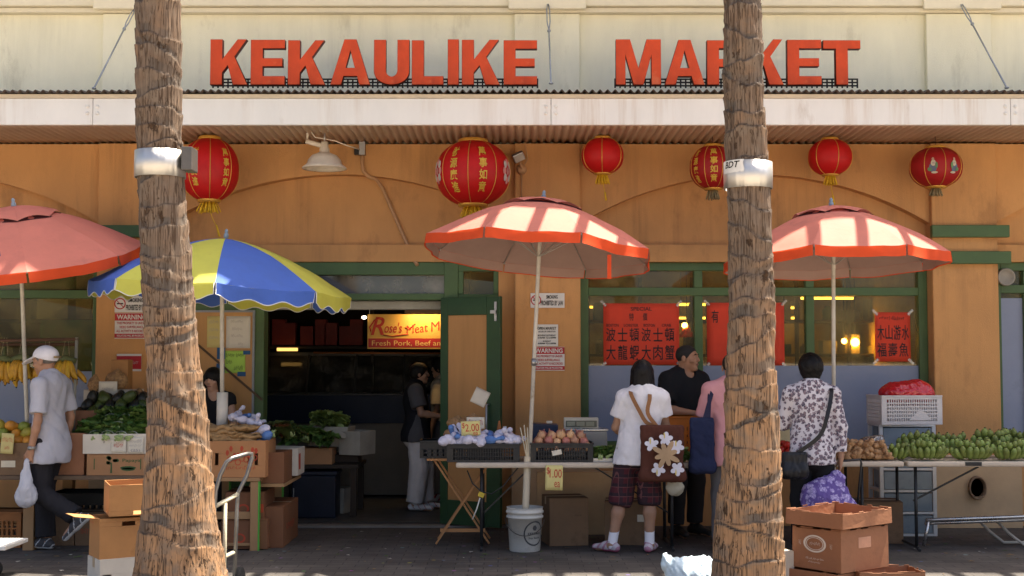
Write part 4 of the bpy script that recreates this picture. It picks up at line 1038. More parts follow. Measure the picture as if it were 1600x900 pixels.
def umbrella(label, foot, apex, Rr, drop, phase, tilt_dir, tilt, mats, pidx=lambda k: 0, valance=.085, scallop=0, vent=True, pole_r=.017, pole_pts=None, val_mats=None, lining=True, collars=(.45,)):
    A = Vector(apex); F = Vector(foot)
    T = thing('market_umbrella', label, 'umbrella', F)
    ax = Vector((math.cos(tilt_dir), math.sin(tilt_dir), 0)); Q = Matrix.Rotation(tilt, 3, Vector((0, 0, 1)).cross(ax))   # leans towards tilt_dir
    off = A-F; n = 8
    W = lambda p: Q @ Vector(p)+off
    ang = [phase+2*math.pi*k/n for k in range(n)]           # 0 = towards the street (-y)
    def rib(k, t, dz=0, e=1.0):
        a = ang[k % n]; r_ = Rr*t*e; return Vector((r_*math.sin(a), -r_*math.cos(a), -drop*(t**1.55)+dz))
    def cloth(k, u, t, dz=0):
        p = rib(k, t).lerp(rib(k+1, t), u); bow = math.sin(math.pi*u)
        q_ = Vector((p.x*3.1+A.x, p.y*3.1, t)); p.z += (.012*noise.noise(q_)+.006*noise.noise(q_*2.7))*min(1, t*1.5)
        p.z += dz-.016*bow*t**2+.035*bow*t*(1-t); p += Vector((p.x, p.y, 0)).normalized()*.012*bow*t if t > 0 else Vector()
        return p
    cm = MB()
    for k in range(n):
        cm.sheet(lambda u, v: W(cloth(k, u, 1-v)), 10, 12, pidx(k))
    cv = cm.build('canopy', mats, T)
    if valance:
        vm = MB(); nt = 40 if scallop else 12
        for k in range(n):
            def vf(u, v, k=k):
                p = cloth(k, .012+.976*u, 1.0); out = Vector((p.x, p.y, 0)).normalized()
                hgt = valance*(1-(.0 if not scallop else scallop*(.5+.5*math.cos(u*math.pi*2*3))))
                rag = .006*noise.noise(Vector((k*7+u*5, v*2, A.x)))
                return W(p+Vector((0, 0, -hgt*v))+out*(.004+(.012*v+rag*v)*math.sin(u*9+k)))
            vm.sheet(vf, nt, 4, pidx(k))
        vm.build('valance', val_mats or mats, T)
        if scallop:
            tm = MB()
            for k in range(n):
                pts = []
                for i in range(41):
                    u = i/40; p = cloth(k, .012+.976*u, 1.0); out = Vector((p.x, p.y, 0)).normalized(); hgt = valance*(1-scallop*(.5+.5*math.cos(u*math.pi*2*3)))
                    rag = .006*noise.noise(Vector((k*7+u*5, 2, A.x)))
                    pts.append(W(p+Vector((0, 0, -hgt))+out*(.004+(.012+rag)*math.sin(u*9+k))))
                pts = [W(cloth(k, .012, 1.0))]+pts+[W(cloth(k, .988, 1.0))]
                tm.tube(pts, .004, 4)
            tm.build('white_piping', TRIM, T)
    if lining:
        lm = MB()
        for k in range(n):
            lm.sheet(lambda u, v: W(cloth(k, u, .985*(1-v), -.008)), 8, 8)
            def lv(u, v, k=k):
                p = cloth(k, .012+.976*u, .985); out = Vector((p.x, p.y, 0)).normalized(); return W(p+Vector((0, 0, -.008-(valance-.004)*v))+out*(.006+.012*v*math.sin(u*9+k)))
            lm.sheet(lv, 12, 3)
        lm.build('lining', LINING, T)
    if vent:
        vm = MB(); vr = .36
        for k in range(n):
            def tf(u, v, k=k):
                t = vr*(1-v); p = rib(k, t).lerp(rib(k+1, t), u); return W(p+Vector((0, 0, .018+.02*(1-v)*math.sin(math.pi*u)-.008*(1-v)*(1-math.sin(math.pi*u)))))
            vm.sheet(tf, 8, 5, 0)
        vm.build('vent_flap', mats, T)
        vm = MB()
        for k in range(n): vm.sheet(lambda u, v: W(rib(k, vr*1.02-.1*v).lerp(rib(k+1, vr*1.02-.1*v), u)+Vector((0, 0, .006))), 4, 1)
        vm.build('vent_gap', M('dark_gap_strip', (.06, .015, .015), .9), T)  # dark strip filling the gap under the vent flap
    fm = MB(); fm.lathe([(.001, .075), (.010, .07), (.016, .055), (.012, .04), (.02, .03), (.022, .0), (.001, -.02)], n=14); fm.v = [tuple(W(Vector(v)+Vector((0, 0, .012)))) for v in fm.v]
    fm.build('finial', M('blue_grey_plastic', (.22, .28, .34), .4), T)
    RIB = M('rib_wire', (.45, .42, .38), .4, metal=.5)
    hub = Vector((0, 0, -drop-.02)); 
    for k in range(n):
        rm = MB(); pts = [W(rib(k, t, -.014)) for t in (.03, .25, .5, .75, .985)]; rm.tube(pts, .004, 5); rm.tube([W(hub+Vector((0, 0, -.05))), W(rib(k, .52, -.018))], .0035, 5)
        rm.ball(pts[-1]+Vector((0, 0, -.004)), .010, n=6); rm.build('rib', RIB, T)
    pm = MB()
    top = W((0, 0, -.02)); pp = [Vector((0, 0, 0))]+([Vector(p)-F for p in pole_pts] if pole_pts else [])+[W(hub), top]
    pm.tube(pp, pole_r, 12); pl = pm.build('pole', POLE, T)
    for fr in collars:
        c = pp[0].lerp(pp[-2], fr); d = (pp[-2]-pp[0]).normalized()
        m2 = MB(); m2.tube([c-d*.03, c+d*.03], pole_r*1.35, 12); m2.ball(c+Vector((.02, -.02, 0)), .014, n=6); m2.build('collar', METAL, pl)
    return T, W, cloth, rib
# middle umbrella, standing in the bucket
y3 = ground_y(860)
a = at(849, 313, y3); f_ = at(821, 790, y3); f_.z = .05
U3 = umbrella('faded red umbrella standing in the white bucket, sun patches across its top', f_, a, 1.0, .40, R(-28), 0, R(5.5), [RED_TOP], val_mats=[RED_VAL], phase_=0) if False else \
     umbrella('faded red umbrella standing in the white bucket, sun patches across its top', f_, a, .985, .42, R(-27), R(42), R(6.5), [RED_TOP], val_mats=[RED_VAL], collars=(.62,))
y4 = -1.62
a = at(1299, 325, y4); f_ = at(1301, 700, y4); f_.z = 0
U3T = U3[0]; yv = y3-.74; p0, p1 = at(952, 398, yv)-U3T.location, at(952, 436, yv-.01)-U3T.location
mb = MB(); mb.bar(p0, p1, .032, .003, up=(0, 1, 0)); mb.build('tie_ribbon', RED_VAL, U3T)
U4 = umbrella('faded red umbrella right of the right palm, row of sun patches on it', f_, a, .935, .42, R(22), R(110), R(2.5), [RED_TOP], val_mats=[RED_VAL], collars=(.5,))
y1 = -1.40
a = at(22, 325, y1); f_ = at(54, 640, y1)
f_.z = 0
U1 = umbrella('plain faded red umbrella at the left edge, tipped forward over the fruit stall', f_, a, 1.04, .42, R(-22), R(255), R(14), [RED_TOP], val_mats=[RED_VAL], collars=(.40,))
y2 = -1.22
a = at(353, 373, y2); f_ = at(347, 655, y2)
U2 = umbrella('blue and yellow striped umbrella with white scalloped edge', f_, a, 1.12, .44, R(-80), 0, R(3.5), [BLUE_C, YEL_C], pidx=lambda k: k % 2, valance=.13, scallop=.30, vent=False, lining=False, pole_r=.019, collars=())
# lettering and arc logo on the left umbrella
T, W, cloth, rib = U1
mb = MB()
for i, ch in enumerate('ILAMA'):
    aa = -.12+.055*i
    def fn(p, q, i=i):
        u = .38+.072*i+p*.9; t = .70+.012*(i-1)**2-q*1.0; return W(cloth(0, u, t, .004))
    text(mb, ch, (0, 0, 0), .05, .055, bold=.03, fn=fn)
mb.build('lettering', M('navy_print', (.03, .035, .14), .7), T)
mb = MB()
for q in range(2): mb.tube([W(cloth(0, .40+.03*i, .84-.03*math.sin(i*1.1+q), .005)) for i in range(6)], .006, 5, q)
mb.build('logo', [M('navy_print', (.03, .035, .14)), M('white_print', (.7, .7, .7))], T)

# ------------------------------------------------------------------ cartons, crates, cards
CARD = M('brown_cardboard', (.36, .185, .085), .85, .12, 3, .2, 30, stain=((.22, .11, .05), 5, .58, .5)); CARD_O = M('orange_cardboard', (.44, .215, .078), .8, .12, 3, .2, 30, stain=((.30, .14, .05), 5, .58, .5))
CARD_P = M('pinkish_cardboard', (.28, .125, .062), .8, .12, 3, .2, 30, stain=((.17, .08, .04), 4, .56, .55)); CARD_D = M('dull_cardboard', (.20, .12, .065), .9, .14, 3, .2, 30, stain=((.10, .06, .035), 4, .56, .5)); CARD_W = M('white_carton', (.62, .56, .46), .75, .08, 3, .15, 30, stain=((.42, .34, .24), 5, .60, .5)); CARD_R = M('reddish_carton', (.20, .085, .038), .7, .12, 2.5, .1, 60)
TAPE = M('tape', (.45, .33, .2), .35); REDP = M('red_print', (.48, .07, .03), .7); GREENP = M('green_print', (.05, .10, .035), .7); BLACKP = M('black_print', (.015, .014, .013), .6); WHITEP = M('pale_print_ink', (.62, .55, .47), .7)
def carton(label, x, y, z, w, d, h, rz=0, mat=CARD, open_=True, flaps=(), hole=None, group=None, name='cardboard_box', notch=False, side_hole=None):
    """x, y, z = middle of the underside; front faces -y before turning; flaps = [(side, angle)]; hole = (w, h, centre height fraction) on the front"""
    T = thing(name, label, 'box', (x, y, z), rz, group); t = .006
    mb = MB(); w2, d2 = w/2, d/2
    def wall(a0, a1, front, hl):
        def bx(u0, u1, v0, v1):
            if front in ('f', 'b'):
                yy = -d2 if front == 'f' else d2-t; mb.box(u0, u1, yy, yy+t, v0, v1)
            else:
                xx = -w2 if front == 'l' else w2-t; mb.box(xx, xx+t, u0, u1, v0, v1)
        hh = h
        if hl:
            hw, hh2, fr = hl[0]/2, hl[1]/2, hl[2]*h
            cs = hl[3] if len(hl) > 3 else (0,)
            e = [a0]+sum([[c-hw, c+hw] for c in cs], [])+[a1]
            bx(a0, a1, 0, fr-hh2); bx(a0, a1, fr+hh2, h)
            for i in range(0, len(e), 2): bx(e[i], e[i+1], fr-hh2, fr+hh2)
        else: bx(a0, a1, 0, h)
        if notch:
            L = a1-a0
            for u, q_ in ((.0, .20), (.33, .09), (.58, .27), (.93, .07)): bx(a0+L*u, a0+L*(u+q_), h, h+.009)
    wall(-w2, w2, 'f', hole); wall(-w2, w2, 'b', None); wall(-d2+t, d2-t, 'l', side_hole); wall(-d2+t, d2-t, 'r', side_hole)
    mb.box(-w2+t, w2-t, -d2+t, d2-t, .001, t)
    if not open_: mb.box(-w2, w2, -d2, d2, h+.0005, h+t)
    if open_:                                            # soft, slightly crushed top edges
        mb.v = [(v[0]+.010*noise.noise(Vector((v[1]*5, x*3, 1))), v[1]+.010*noise.noise(Vector((v[0]*5, y*3, 2))), v[2]+.016*noise.noise(Vector((v[0]*6+x, v[1]*6+y, 3)))) if v[2] > h*.92 else v for v in mb.v]
    mb.build('box_body', mat, T, bevel=.0025)
    if not open_:
        m2 = MB(); m2.box(-w2, w2, -.025, .025, h+t+.0006, h+t+.0015); m2.box(-w2-.0015, -w2-.0005, -.025, .025, h-.06, h+t); m2.build('packing_tape', TAPE, T)
    for sd, an in flaps:
        m2 = MB(); ln = (d2 if sd in 'fb' else w2)*.85; a = R(an)
        c, s_ = math.cos(a)*ln, math.sin(a)*ln
        if sd == 'f': q = [(-w2, -d2, h), (w2, -d2, h), (w2-.01, -d2-c, h+s_), (-w2+.01, -d2-c, h+s_)]
        if sd == 'b': q = [(w2, d2, h), (-w2, d2, h), (-w2+.01, d2+c, h+s_), (w2-.01, d2+c, h+s_)]
        if sd == 'l': q = [(-w2, d2, h), (-w2, -d2, h), (-w2-c, -d2+.01, h+s_), (-w2-c, d2-.01, h+s_)]
        if sd == 'r': q = [(w2, -d2, h), (w2, d2, h), (w2+c, d2-.01, h+s_), (w2+c, -d2+.01, h+s_)]
        m2.add(q, [(0, 1, 2, 3)]); o = m2.build('flap', mat, T); sl = o.modifiers.new('thickness', 'SOLIDIFY'); sl.thickness = .004
    return T
def print_on(T, items, w, d, side='f', mat=BLACKP, name='print', t=.0012):
    """lettering or marks on a carton side; items = [(text, u, v, width, height)] from the lower left corner"""
    mb = MB()
    if side == 'f': o, ux = Vector((-w/2, -d/2-t, 0)), Vector((1, 0, 0))
    elif side == 'l': o, ux = Vector((-w/2-t, d/2, 0)), Vector((0, -1, 0))
    else: o, ux = Vector((w/2+t, -d/2, 0)), Vector((0, 1, 0))
    for tx, u, v, ww, hh in items:
        if callable(tx): tx(mb, o+ux*u+Vector((0, 0, v)), ux, ww, hh)
        else: text(mb, tx, o+ux*u+Vector((0, 0, v)), ww, hh, ux=ux, bold=.015)
    return mb.build(name, mat, T)
def patch(mb, o, ux, w, h): mb.add([o, o+ux*w, o+ux*w+Vector((0, 0, h)), o+Vector((0, 0, h))], [(0, 1, 2, 3)])
def ring(mb, o, ux, w, h, th=.16, n=28):
    for r0 in (1,):
        vs = []
        for i in range(n):
            a = 2*math.pi*i/n
            for rr in (1, 1-th*2): vs.append(o+ux*(w/2+w/2*rr*math.cos(a))+Vector((0, 0, h/2+h/2*rr*math.sin(a))))
        mb.add(vs, [(2*i, 2*((i+1) % n), 2*((i+1) % n)+1, 2*i+1) for i in range(n)])
def treep(mb, o, ux, w, h):
    up = Vector((0, 0, 1))
    mb.add([o+ux*.26*w, o+ux*.31*w, o+ux*.30*w+up*.6*h, o+ux*.27*w+up*.6*h], [(0, 1, 2, 3)])
    for i in range(11):
        cx, cz, r = .28+.17*math.cos(i*2.1)*(.3+.7*rnd.random()), .72+.2*math.sin(i*2.1)*rnd.random(), .09
        mb.add([o+ux*(cx*w+r*w*.55*math.cos(q*.9))+up*(cz*h+r*h*1.1*math.sin(q*.9)) for q in range(7)], [tuple(range(7))])
    for cz, wd in ((.30, .40), (.22, .34)):
        mb.add([o+ux*(.70*w+wd*w*.5*math.cos(q*.45))+up*(cz*h+.1*h*math.sin(q*.45)) for q in range(14)], [tuple(range(14))])
def crate(label, x, y, z, w, d, h, rz=0, mat=None, rows=3, cols=12, gap=.55, group=None, name='plastic_crate', solid_top=.25, tri=False):
    """open plastic basket with slotted sides"""
    T = thing(name, label, 'crate', (x, y, z), rz, group); mb = MB(); w2, d2, t = w/2, d/2, .006
    zt0 = h*(1-solid_top); zb0 = h*.12
    for sd in range(4):
        L = w if sd % 2 == 0 else d-2*t; nc = cols if sd % 2 == 0 else max(3, int(cols*d/w))
        def bx(u0, u1, v0, v1, e=0):
            if sd == 0: mb.box(u0, u1, -d2-e, -d2+t, v0, v1)
            elif sd == 2: mb.box(u0, u1, d2-t, d2+e, v0, v1)
            elif sd == 1: mb.box(w2-t, w2+e, u0, u1, v0, v1)
            else: mb.box(-w2-e, -w2+t, u0, u1, v0, v1)
        bx(-L/2, L/2, zt0, h); bx(-L/2, L/2, 0, zb0)
        e0 = .09*L
        bx(-L/2, -L/2+e0, zb0, zt0); bx(L/2-e0, L/2, zb0, zt0); 
        pit = (L-2*e0)/nc
        for i in range(nc-1): u = -L/2+e0+pit*(i+1); bx(u-pit*(1-gap)/2, u+pit*(1-gap)/2, zb0, zt0)
        for r in range(1, rows): v = zb0+(zt0-zb0)*r/rows; bx(-L/2+e0, L/2-e0, v-h*.022, v+h*.022, .0012)
        bx(-L/2, L/2, h-.014, h+.001, .006)
        if tri and sd == 0:
            vs = [(-.05*L, -d2-.003, h*.16), (.33*L, -d2-.003, h*.16), (.14*L, -d2-.003, h*.55)]; mb.add(vs, [(0, 1, 2)])
    mb.box(-w2+t, w2-t, -d2+t, d2-t, .001, .008)
    mb.build('basket', mat, T, bevel=.0015)
    return T
BLKP = M('black_plastic', (.02, .02, .02), .4); 
def card(label, px0, px1, py0, py1, y, lines, matp, inkm, tilt=0, cat='price card', name='price_card', curl=0, bold=.02):
    """paper card facing the street; lines = [(text, u, v, w, h)] in fractions of the card"""
    a, b_ = at(px0, py1, y), at(px1, py1, y); w = b_.x-a.x; hh = at(px0, py0, y).z-a.z
    T = thing(name, label, cat, ((a.x+b_.x)/2, y, a.z)); T.rotation_euler = (0, R(tilt), 0)
    mb = MB(); mb.sheet(lambda u, v: Vector((-w/2+w*u, curl*(v*v)+.004*math.sin(u*4), hh*v)), 6, 6); o = mb.build('card', matp, T); s_ = o.modifiers.new('t', 'SOLIDIFY'); s_.thickness = .0015
    if lines:
      for tx, u, v, ww, h2 in lines:
        mb = MB(); text(mb, tx, (0, 0, 0), ww*w, h2*hh, bold=bold, fn=lambda p, q: Vector((-w/2+u*w+p, curl*((v+q/hh)**2)+.004*math.sin((u+p/w)*4)-.0022, v*hh+q)))
        mb.build('writing', inkm, T)
    return T
YCARD = M('yellow_card', (.66, .56, .22), .8, .06); WCARD = M('cream_card', (.66, .60, .48), .8, .06); RINK = M('red_ink', (.5, .04, .03), .7); BINK = M('black_ink', (.02, .02, .02), .7)

# ------------------------------------------------------------------ signs on the piers
SIGNW = M('white_enamel_sign', (.66, .63, .58), .45, .04); SIGNR = M('red_enamel_sign', (.42, .02, .025), .45, .05)
def wall_sign(label, px0, px1, py0, py1, y, rows, name='wall_sign', nosmoke=None):
    """rows = [(y0, y1, background)] bands and (text, u, v, w, h, ink) lines in fractions"""
    a, b_ = at(px0, py1, y), at(px1, py0, y); w, h = b_.x-a.x, b_.z-a.z
    T = thing(name, label, 'sign', (a.x, y, a.z)); mb = MB(); mb.box(0, w, 0, .006, 0, h); mb.build('panel', SIGNW, T)
    inks = {}
    for r_ in rows:
        if len(r_) == 3: 
            mb = MB(); mb.box(0.0, w, -.0015, -.0002, r_[0]*h, r_[1]*h); mb.build('band', r_[2], T)
        else:
            tx, u, v, ww, hh, ink = r_; mb = inks.setdefault(ink.name, (MB(), ink))[0]
            text(mb, tx, (u*w, -.003, v*h), ww*w, hh*h, bold=.022)
    for k_, (mb, ink) in inks.items(): mb.build('lettering', ink, T)
    if nosmoke:
        u, v, r = nosmoke; mb = MB(); o = Vector((u*w-r, -.003, v*h-r)); ring(mb, o, Vector((1, 0, 0)), 2*r, 2*r, .10)
        c = Vector((u*w, -.0034, v*h)); e = r*.68; mb.add([c+Vector((-e, 0, e+.004)), c+Vector((-e, 0, e-.006)), c+Vector((e, 0, -e-.004)), c+Vector((e, 0, -e+.006))], [(0, 1, 2, 3)]); mb.build('prohibition_ring', SIGNR, T)
        mb = MB(); patch(mb, c+Vector((-r*.55, .0012, -r*.12)), Vector((1, 0, 0)), r*1.1, r*.24); mb.build('cigarette', BINK, T)
    return T
def warn(label, x0, x1, y0, y1, y):
    return wall_sign(label, x0, x1, y0, y1, y, [(.70, .985, SIGNR), (.03, .19, SIGNR), ('WARNING', .06, .745, .88, .19, SIGNW), ('THIS PROPERTY IS UNDER', .06, .555, .88, .10, SIGNR), ('VIDEO SURVEILLANCE.', .14, .40, .72, .10, SIGNR), ('ALL ACTIVITY IS RECORDED', .05, .245, .90, .10, SIGNR), ('VIOLATORS WILL BE PROSECUTED', .06, .075, .88, .075, SIGNW)])
warn('red and white WARNING video surveillance sign on the left pier', 179, 232, 489, 529, -.145)
wall_sign('white no smoking sign above the WARNING sign on the left pier', 179, 232, 462, 488, -.145, [('SMOKING', .40, .60, .45, .26, BINK), ('PROHIBITED BY LAW', .34, .12, .63, .34, BINK)], nosmoke=(.16, .52, .055))
warn('red and white WARNING sign below the opening hours on the middle pier', 833, 882, 542, 579, -.145)
wall_sign('small white opening hours sign reading OPEN MARKET on the middle pier', 837, 872, 507, 541, -.145, [('OPEN MARKET', .08, .76, .84, .13, BINK), ('HOURS OF OPERATION', .12, .64, .76, .07, BINK), ('MONDAY-SATURDAY', .10, .46, .80, .08, BINK), ('6:00AM TO 6:00PM', .10, .35, .80, .08, BINK), ('SUNDAY', .32, .20, .36, .07, BINK), ('6:00AM TO 5:00PM', .10, .09, .80, .08, BINK)])
wall_sign('weathered no smoking sign topmost on the middle pier, half its letters worn away', 829, 882, 458, 481, -.145, [('SMOKING', .46, .62, .34, .24, BINK), ('PROHIBITED BY LAW', .30, .16, .66, .34, BINK)], nosmoke=(.16, .52, .05))
wall_sign('small red and grey plaque low on the left pier behind the nut bags', 182, 221, 553, 580, -.145, [(.12, .88, SIGNR), ('~', .28, .40, .6, .2, M('grey_ink', (.4, .36, .33)))])
# red posters inside the right window
POST = M('red_poster', (.82, .085, .04), .75, .07, 4, .05, trans=.3)
def poster(label, px0, px1, py0, py1, lines, y=.094):
    a, b_ = at(px0, py1, y), at(px1, py0, y); w, h = b_.x-a.x, b_.z-a.z
    T = thing('poster', label, 'poster', (a.x, y, a.z)); mb = MB(); mb.sheet(lambda u, v: Vector((w*u, .003*math.sin(u*6+v*3), h*v)), 10, 8); o = mb.build('paper', POST, T); o.modifiers.new('t', 'SOLIDIFY').thickness = .0008
    for v_ in sorted({l[2] for l in lines}):
        mb = MB()
        for tx, u, v, ww, hh in lines:
            if v == v_: text(mb, tx, (u*w, -.0055, v*h), ww*w, hh*h, bold=.006)
        mb.build('brush_lettering', BINK, T)
    mb = MB()
    for u, v in ((0, 1), (1, 1), (0, 0), (1, 0)): m_ = Matrix.Translation((u*w, -.007, v*h)) @ Matrix.Rotation(R(45 if (u+v) % 2 else -45), 4, 'Y'); mb.mbox(m_, .07, .001, .025)
    mb.build('sticky_tape', glass_mat('clear_tape', (.9, .9, .85), .15, .3), T)
rows = lambda s_, v, h: [(ch, .035+i*.155, v, .125, h) for i, ch in enumerate(s_)]
poster('large red poster with two rows of big Chinese characters in the left window', 943, 1061, 474, 570, rows('波士頓波士頓', .38, .22)+rows('大龍蝦大肉蟹', .08, .24)+[('特', .34, .72, .06, .12), ('價', .52, .72, .06, .12), ('SPECIAL', .36, .88, .28, .06), ('BOSTON', .04, .62, .16, .045), ('LOBSTER', .27, .62, .19, .045), ('BOSTON', .53, .62, .15, .045), ('CRAB', .77, .62, .12, .045)])
poster('red poster mostly behind the right palm, one character showing', 1105, 1225, 473, 571, [('有', .06, .68, .09, .20), ('~', .30, .68, .09, .20)])
poster('narrow red poster with two rows of dark characters, right end of the window', 1368, 1422, 488, 565, [(c, .06+i*.23, .44, .20, .30) for i, c in enumerate('木山游水')]+[(c, .05+i*.31, .10, .26, .28) for i, c in enumerate('福壽魚')]+[('~', .12, .84, .7, .08)])
# notices on the plywood board left of the doorway
xa, xb = X(300, .0), X(395, .0); yb = -.02
T = thing('notice_board', 'plywood notice board in a thin grey frame beside the dark doorway', 'board', ((xa+xb)/2, yb, .55)); zt = Z(488, yb)-.55
mb = MB(); mb.box(xa-T.location.x, xb-T.location.x, 0, .02, 0, zt); mb.build('plywood_panel', M('orange_plywood', (.50, .27, .10), .6, .2, 2.5, .1, 40, stretch=(1, 1, .15)), T)
mb = MB(); w_ = (xb-xa)/2; mb.box(w_, w_+.02, -.012, .022, 0, zt+.02); mb.box(-w_, w_, -.012, .022, zt, zt+.02); mb.build('frame', M('grey_frame', (.25, .27, .28), .5), T)
mb = MB(); mb.bar((-w_, -.008, at(312, 530, yb).z-.55), (w_+.1, -.008, at(412, 625, yb).z-.55), .012, .02); mb.build('diagonal_strap', M('dark_strap', (.10, .06, .035)), T)
GP = M('green_paper', (.38, .60, .10), .8, .06); WP = M('white_paper', (.66, .62, .54), .8, .06); YP = M('pale_yellow_paper', (.60, .50, .20), .8, .06)
card('pale yellow handwritten notice at the top left of the plywood board', 323, 347, 494, 543, yb-.006, [('~', .15, .75, .6, .12), ('~', .15, .5, .6, .12), ('~', .15, .25, .6, .12)], YP, M('grey_ink', (.2, .18, .15)), name='paper_notice', cat='notice')
card('white handwritten notice at the top right of the plywood board', 353, 391, 494, 544, yb-.006, [('~', .2, .78, .5, .1), ('~', .25, .55, .4, .1), ('~', .2, .33, .5, .1), ('~', .5, .08, .2, .1)], WP, M('grey_ink', (.2, .18, .15)), name='paper_notice', cat='notice')
card('bright green notice held by blue tape strips on the plywood board', 351, 383, 548, 583, yb-.006, [('~', .06, .70, .4, .2), ('~', .55, .70, .4, .2), ('~', .06, .4, .3, .2), ('~', .45, .12, .45, .22)], GP, BINK, name='paper_notice', cat='notice')
for px0, px1, py0, py1, lb in ((339, 352, 543, 561, 'upper left'), (380, 391, 548, 554, 'upper right'), (338, 351, 568, 583, 'lower left'), (371, 384, 581, 588, 'lower right')):
    a, b_ = at(px0, py1, yb-.009), at(px1, py0, yb-.009); mb = MB(); mb.box(a.x, b_.x, yb-.012, yb-.0095, a.z, b_.z); tag(mb.build('tape_strip', M('blue_tape', (.02, .09, .22), .6)), 'blue tape strip at the %s corner of the green notice' % lb, 'tape')
# ------------------------------------------------------------------ tables and stalls
TTOP = M('cream_table_top', (.56, .47, .36), .55, .08, 4, .05, stain=((.30, .22, .14), 5, .6, .45)); BLKM = M('black_tube', (.025, .025, .025), .4); CHROME = M('worn_chrome', (.55, .53, .50), .3, metal=.9)
TW = M('weathered_timber', (.38, .22, .10), .8, .2, 3, .15, 60, stretch=(1, 1, .2)); GRW = M('lime_painted_timber', (.10, .42, .06), .6, .15)
ZTAB = .735
def folding_table(label, x0, x1, yf, yb_, z, legs, brace=(), handle=None):
    T = thing('folding_table', label, 'table', ((x0+x1)/2, (yf+yb_)/2, 0)); ox, oy = T.location.x, T.location.y
    mb = MB(); mb.box(x0-ox, x1-ox, yf-oy, yb_-oy, z-.045, z); o = mb.build('table_top', TTOP, T, bevel=.014)
    for xx in legs:
        for dy in (.10, yb_-yf-.12):
            m2 = MB(); m2.tube([(xx-ox, yf+dy-oy, z-.045), (xx-ox, yf+dy-oy, .03)], .014, 8); m2.build('leg', BLKM, T)
        m2 = MB(); m2.tube([(xx-ox, yf+.02-oy, .012), (xx-ox, yf+.10-oy, .03), (xx-ox, yb_-.12-oy, .03), (xx-ox, yb_-.04-oy, .012)], .013, 8); m2.build('foot_bar', BLKM, T)
    for (xa_, za), (xb2, zb2), m_ in brace:
        m2 = MB(); m2.bar((xa_-ox, yf+.2-oy, za), (xb2-ox, yf+.2-oy, zb2), .022, .012); m2.build('brace', m_, T)
    if handle:
        m2 = MB(); m2.box(handle[0]-ox, handle[1]-ox, yf-.004-oy, yf+.01-oy, z-.036, z-.004); m2.build('carry_handle', BLKP, T, bevel=.003)
    return T
YT0, YT1 = -1.66, -.92
xA, xB = at(712, 725, YT0).x, at(1085, 725, YT0).x
folding_table('cream folding table with black legs, loaded with onion crates at the middle stall', xA, xB, YT0, YT1, ZTAB, [at(752, 780, YT0).x, at(1052, 780, YT0).x],
   [((at(752, 700, YT0).x+.02, .30), (at(830, 700, YT0).x, ZTAB-.05), BLKM), ((at(1052, 700, YT0).x-.02, .30), (at(930, 720, YT0).x, ZTAB-.05), BLKM)])
xC, xD = at(1180, 720, YT0).x, at(1413, 720, YT0).x
folding_table('shorter cream folding table behind the woman in the floral blouse', xC, xD, YT0, YT1, ZTAB+.01, [at(1352, 780, YT0).x, at(1215, 780, YT0).x], [((at(1350, 700, YT0).x, .40), (at(1318, 720, YT0).x, ZTAB-.25), BLKM)])
xE, xF = at(1418, 720, YT0).x, at(1730, 720, YT0).x
folding_table('cream folding table with green bananas at the right edge', xE, xF, YT0, YT1, ZTAB+.01, [at(1437, 780, YT0).x, at(1700, 780, YT0).x], [((at(1437, 700, YT0).x, .40), (at(1542, 720, YT0).x, ZTAB-.05), BLKM)], handle=(at(1508, 720, YT0).x, at(1534, 720, YT0).x))
# chrome table leg frame lying folded, and a beige chair frame
a, b_ = at(1450, 812, -1.5), at(1640, 806, -1.4)
T = thing('folded_leg_frame', 'shiny horizontal steel tube frame under the banana table', 'frame', (a.x, -1.45, 0))
mb = MB()
for dz, dy in ((0, 0), (-.03, .03)): mb.tube([(0, dy, a.z-.01+dz), (b_.x-a.x, dy+.06, b_.z+dz)], .016, 10)
mb.tube([(.02, 0, a.z-.02), (-.02, .01, .02)], .014, 8); mb.tube([(b_.x-a.x-.05, .06, a.z), (b_.x-a.x-.05, .06, .015)], .014, 8)
mb.build('tube_frame', CHROME, T)
T = thing('chair_frame', 'beige bent tube legs of a chair on the ground, far right', 'chair', (at(1590, 830, -1.2).x, -1.2, 0))
mb = MB()
for dx, dy in ((-.22, 0), (-.10, -.12)): mb.tube([(dx-.05, dy+.2, .19), (dx, dy+.05, .10), (dx+.08, dy-.05, .022), (dx+.5, dy-.06, .022)], .013, 8)
mb.tube([(-.27, .2, .19), (.4, .2, .19)], .013, 8); mb.build('bent_tube', M('beige_tube', (.52, .46, .36), .5), T)
# wooden tray stand left of the middle table
yS = -1.05; c = at(724, 820, yS)
T = thing('folding_stand', 'small wooden folding stand with crossed legs in front of the open door', 'stand', (c.x, yS, 0))
OAK = M('orange_oak', (.42, .20, .075), .55, .15, 3, .1, stretch=(1, 1, .2))
wS, zS = .27, at(724, 714, yS).z
mb = MB(); mb.box(-wS-.04, wS+.06, -.19, .19, zS-.02, zS); mb.build('tray_top', OAK, T, bevel=.004)
for s_ in (-1, 1):
    for yy in (-.16, .16):
        mb = MB(); mb.bar((-s_*wS*.9, yy+.01*s_, zS-.02), (s_*wS*.85, yy+.01*s_, .005), .03, .016); mb.build('leg', OAK, T)
mb = MB(); mb.bar((-wS*.72, -.16, .12), (wS*.72, -.16, .12), .016, .03); mb.build('stretcher', OAK, T)
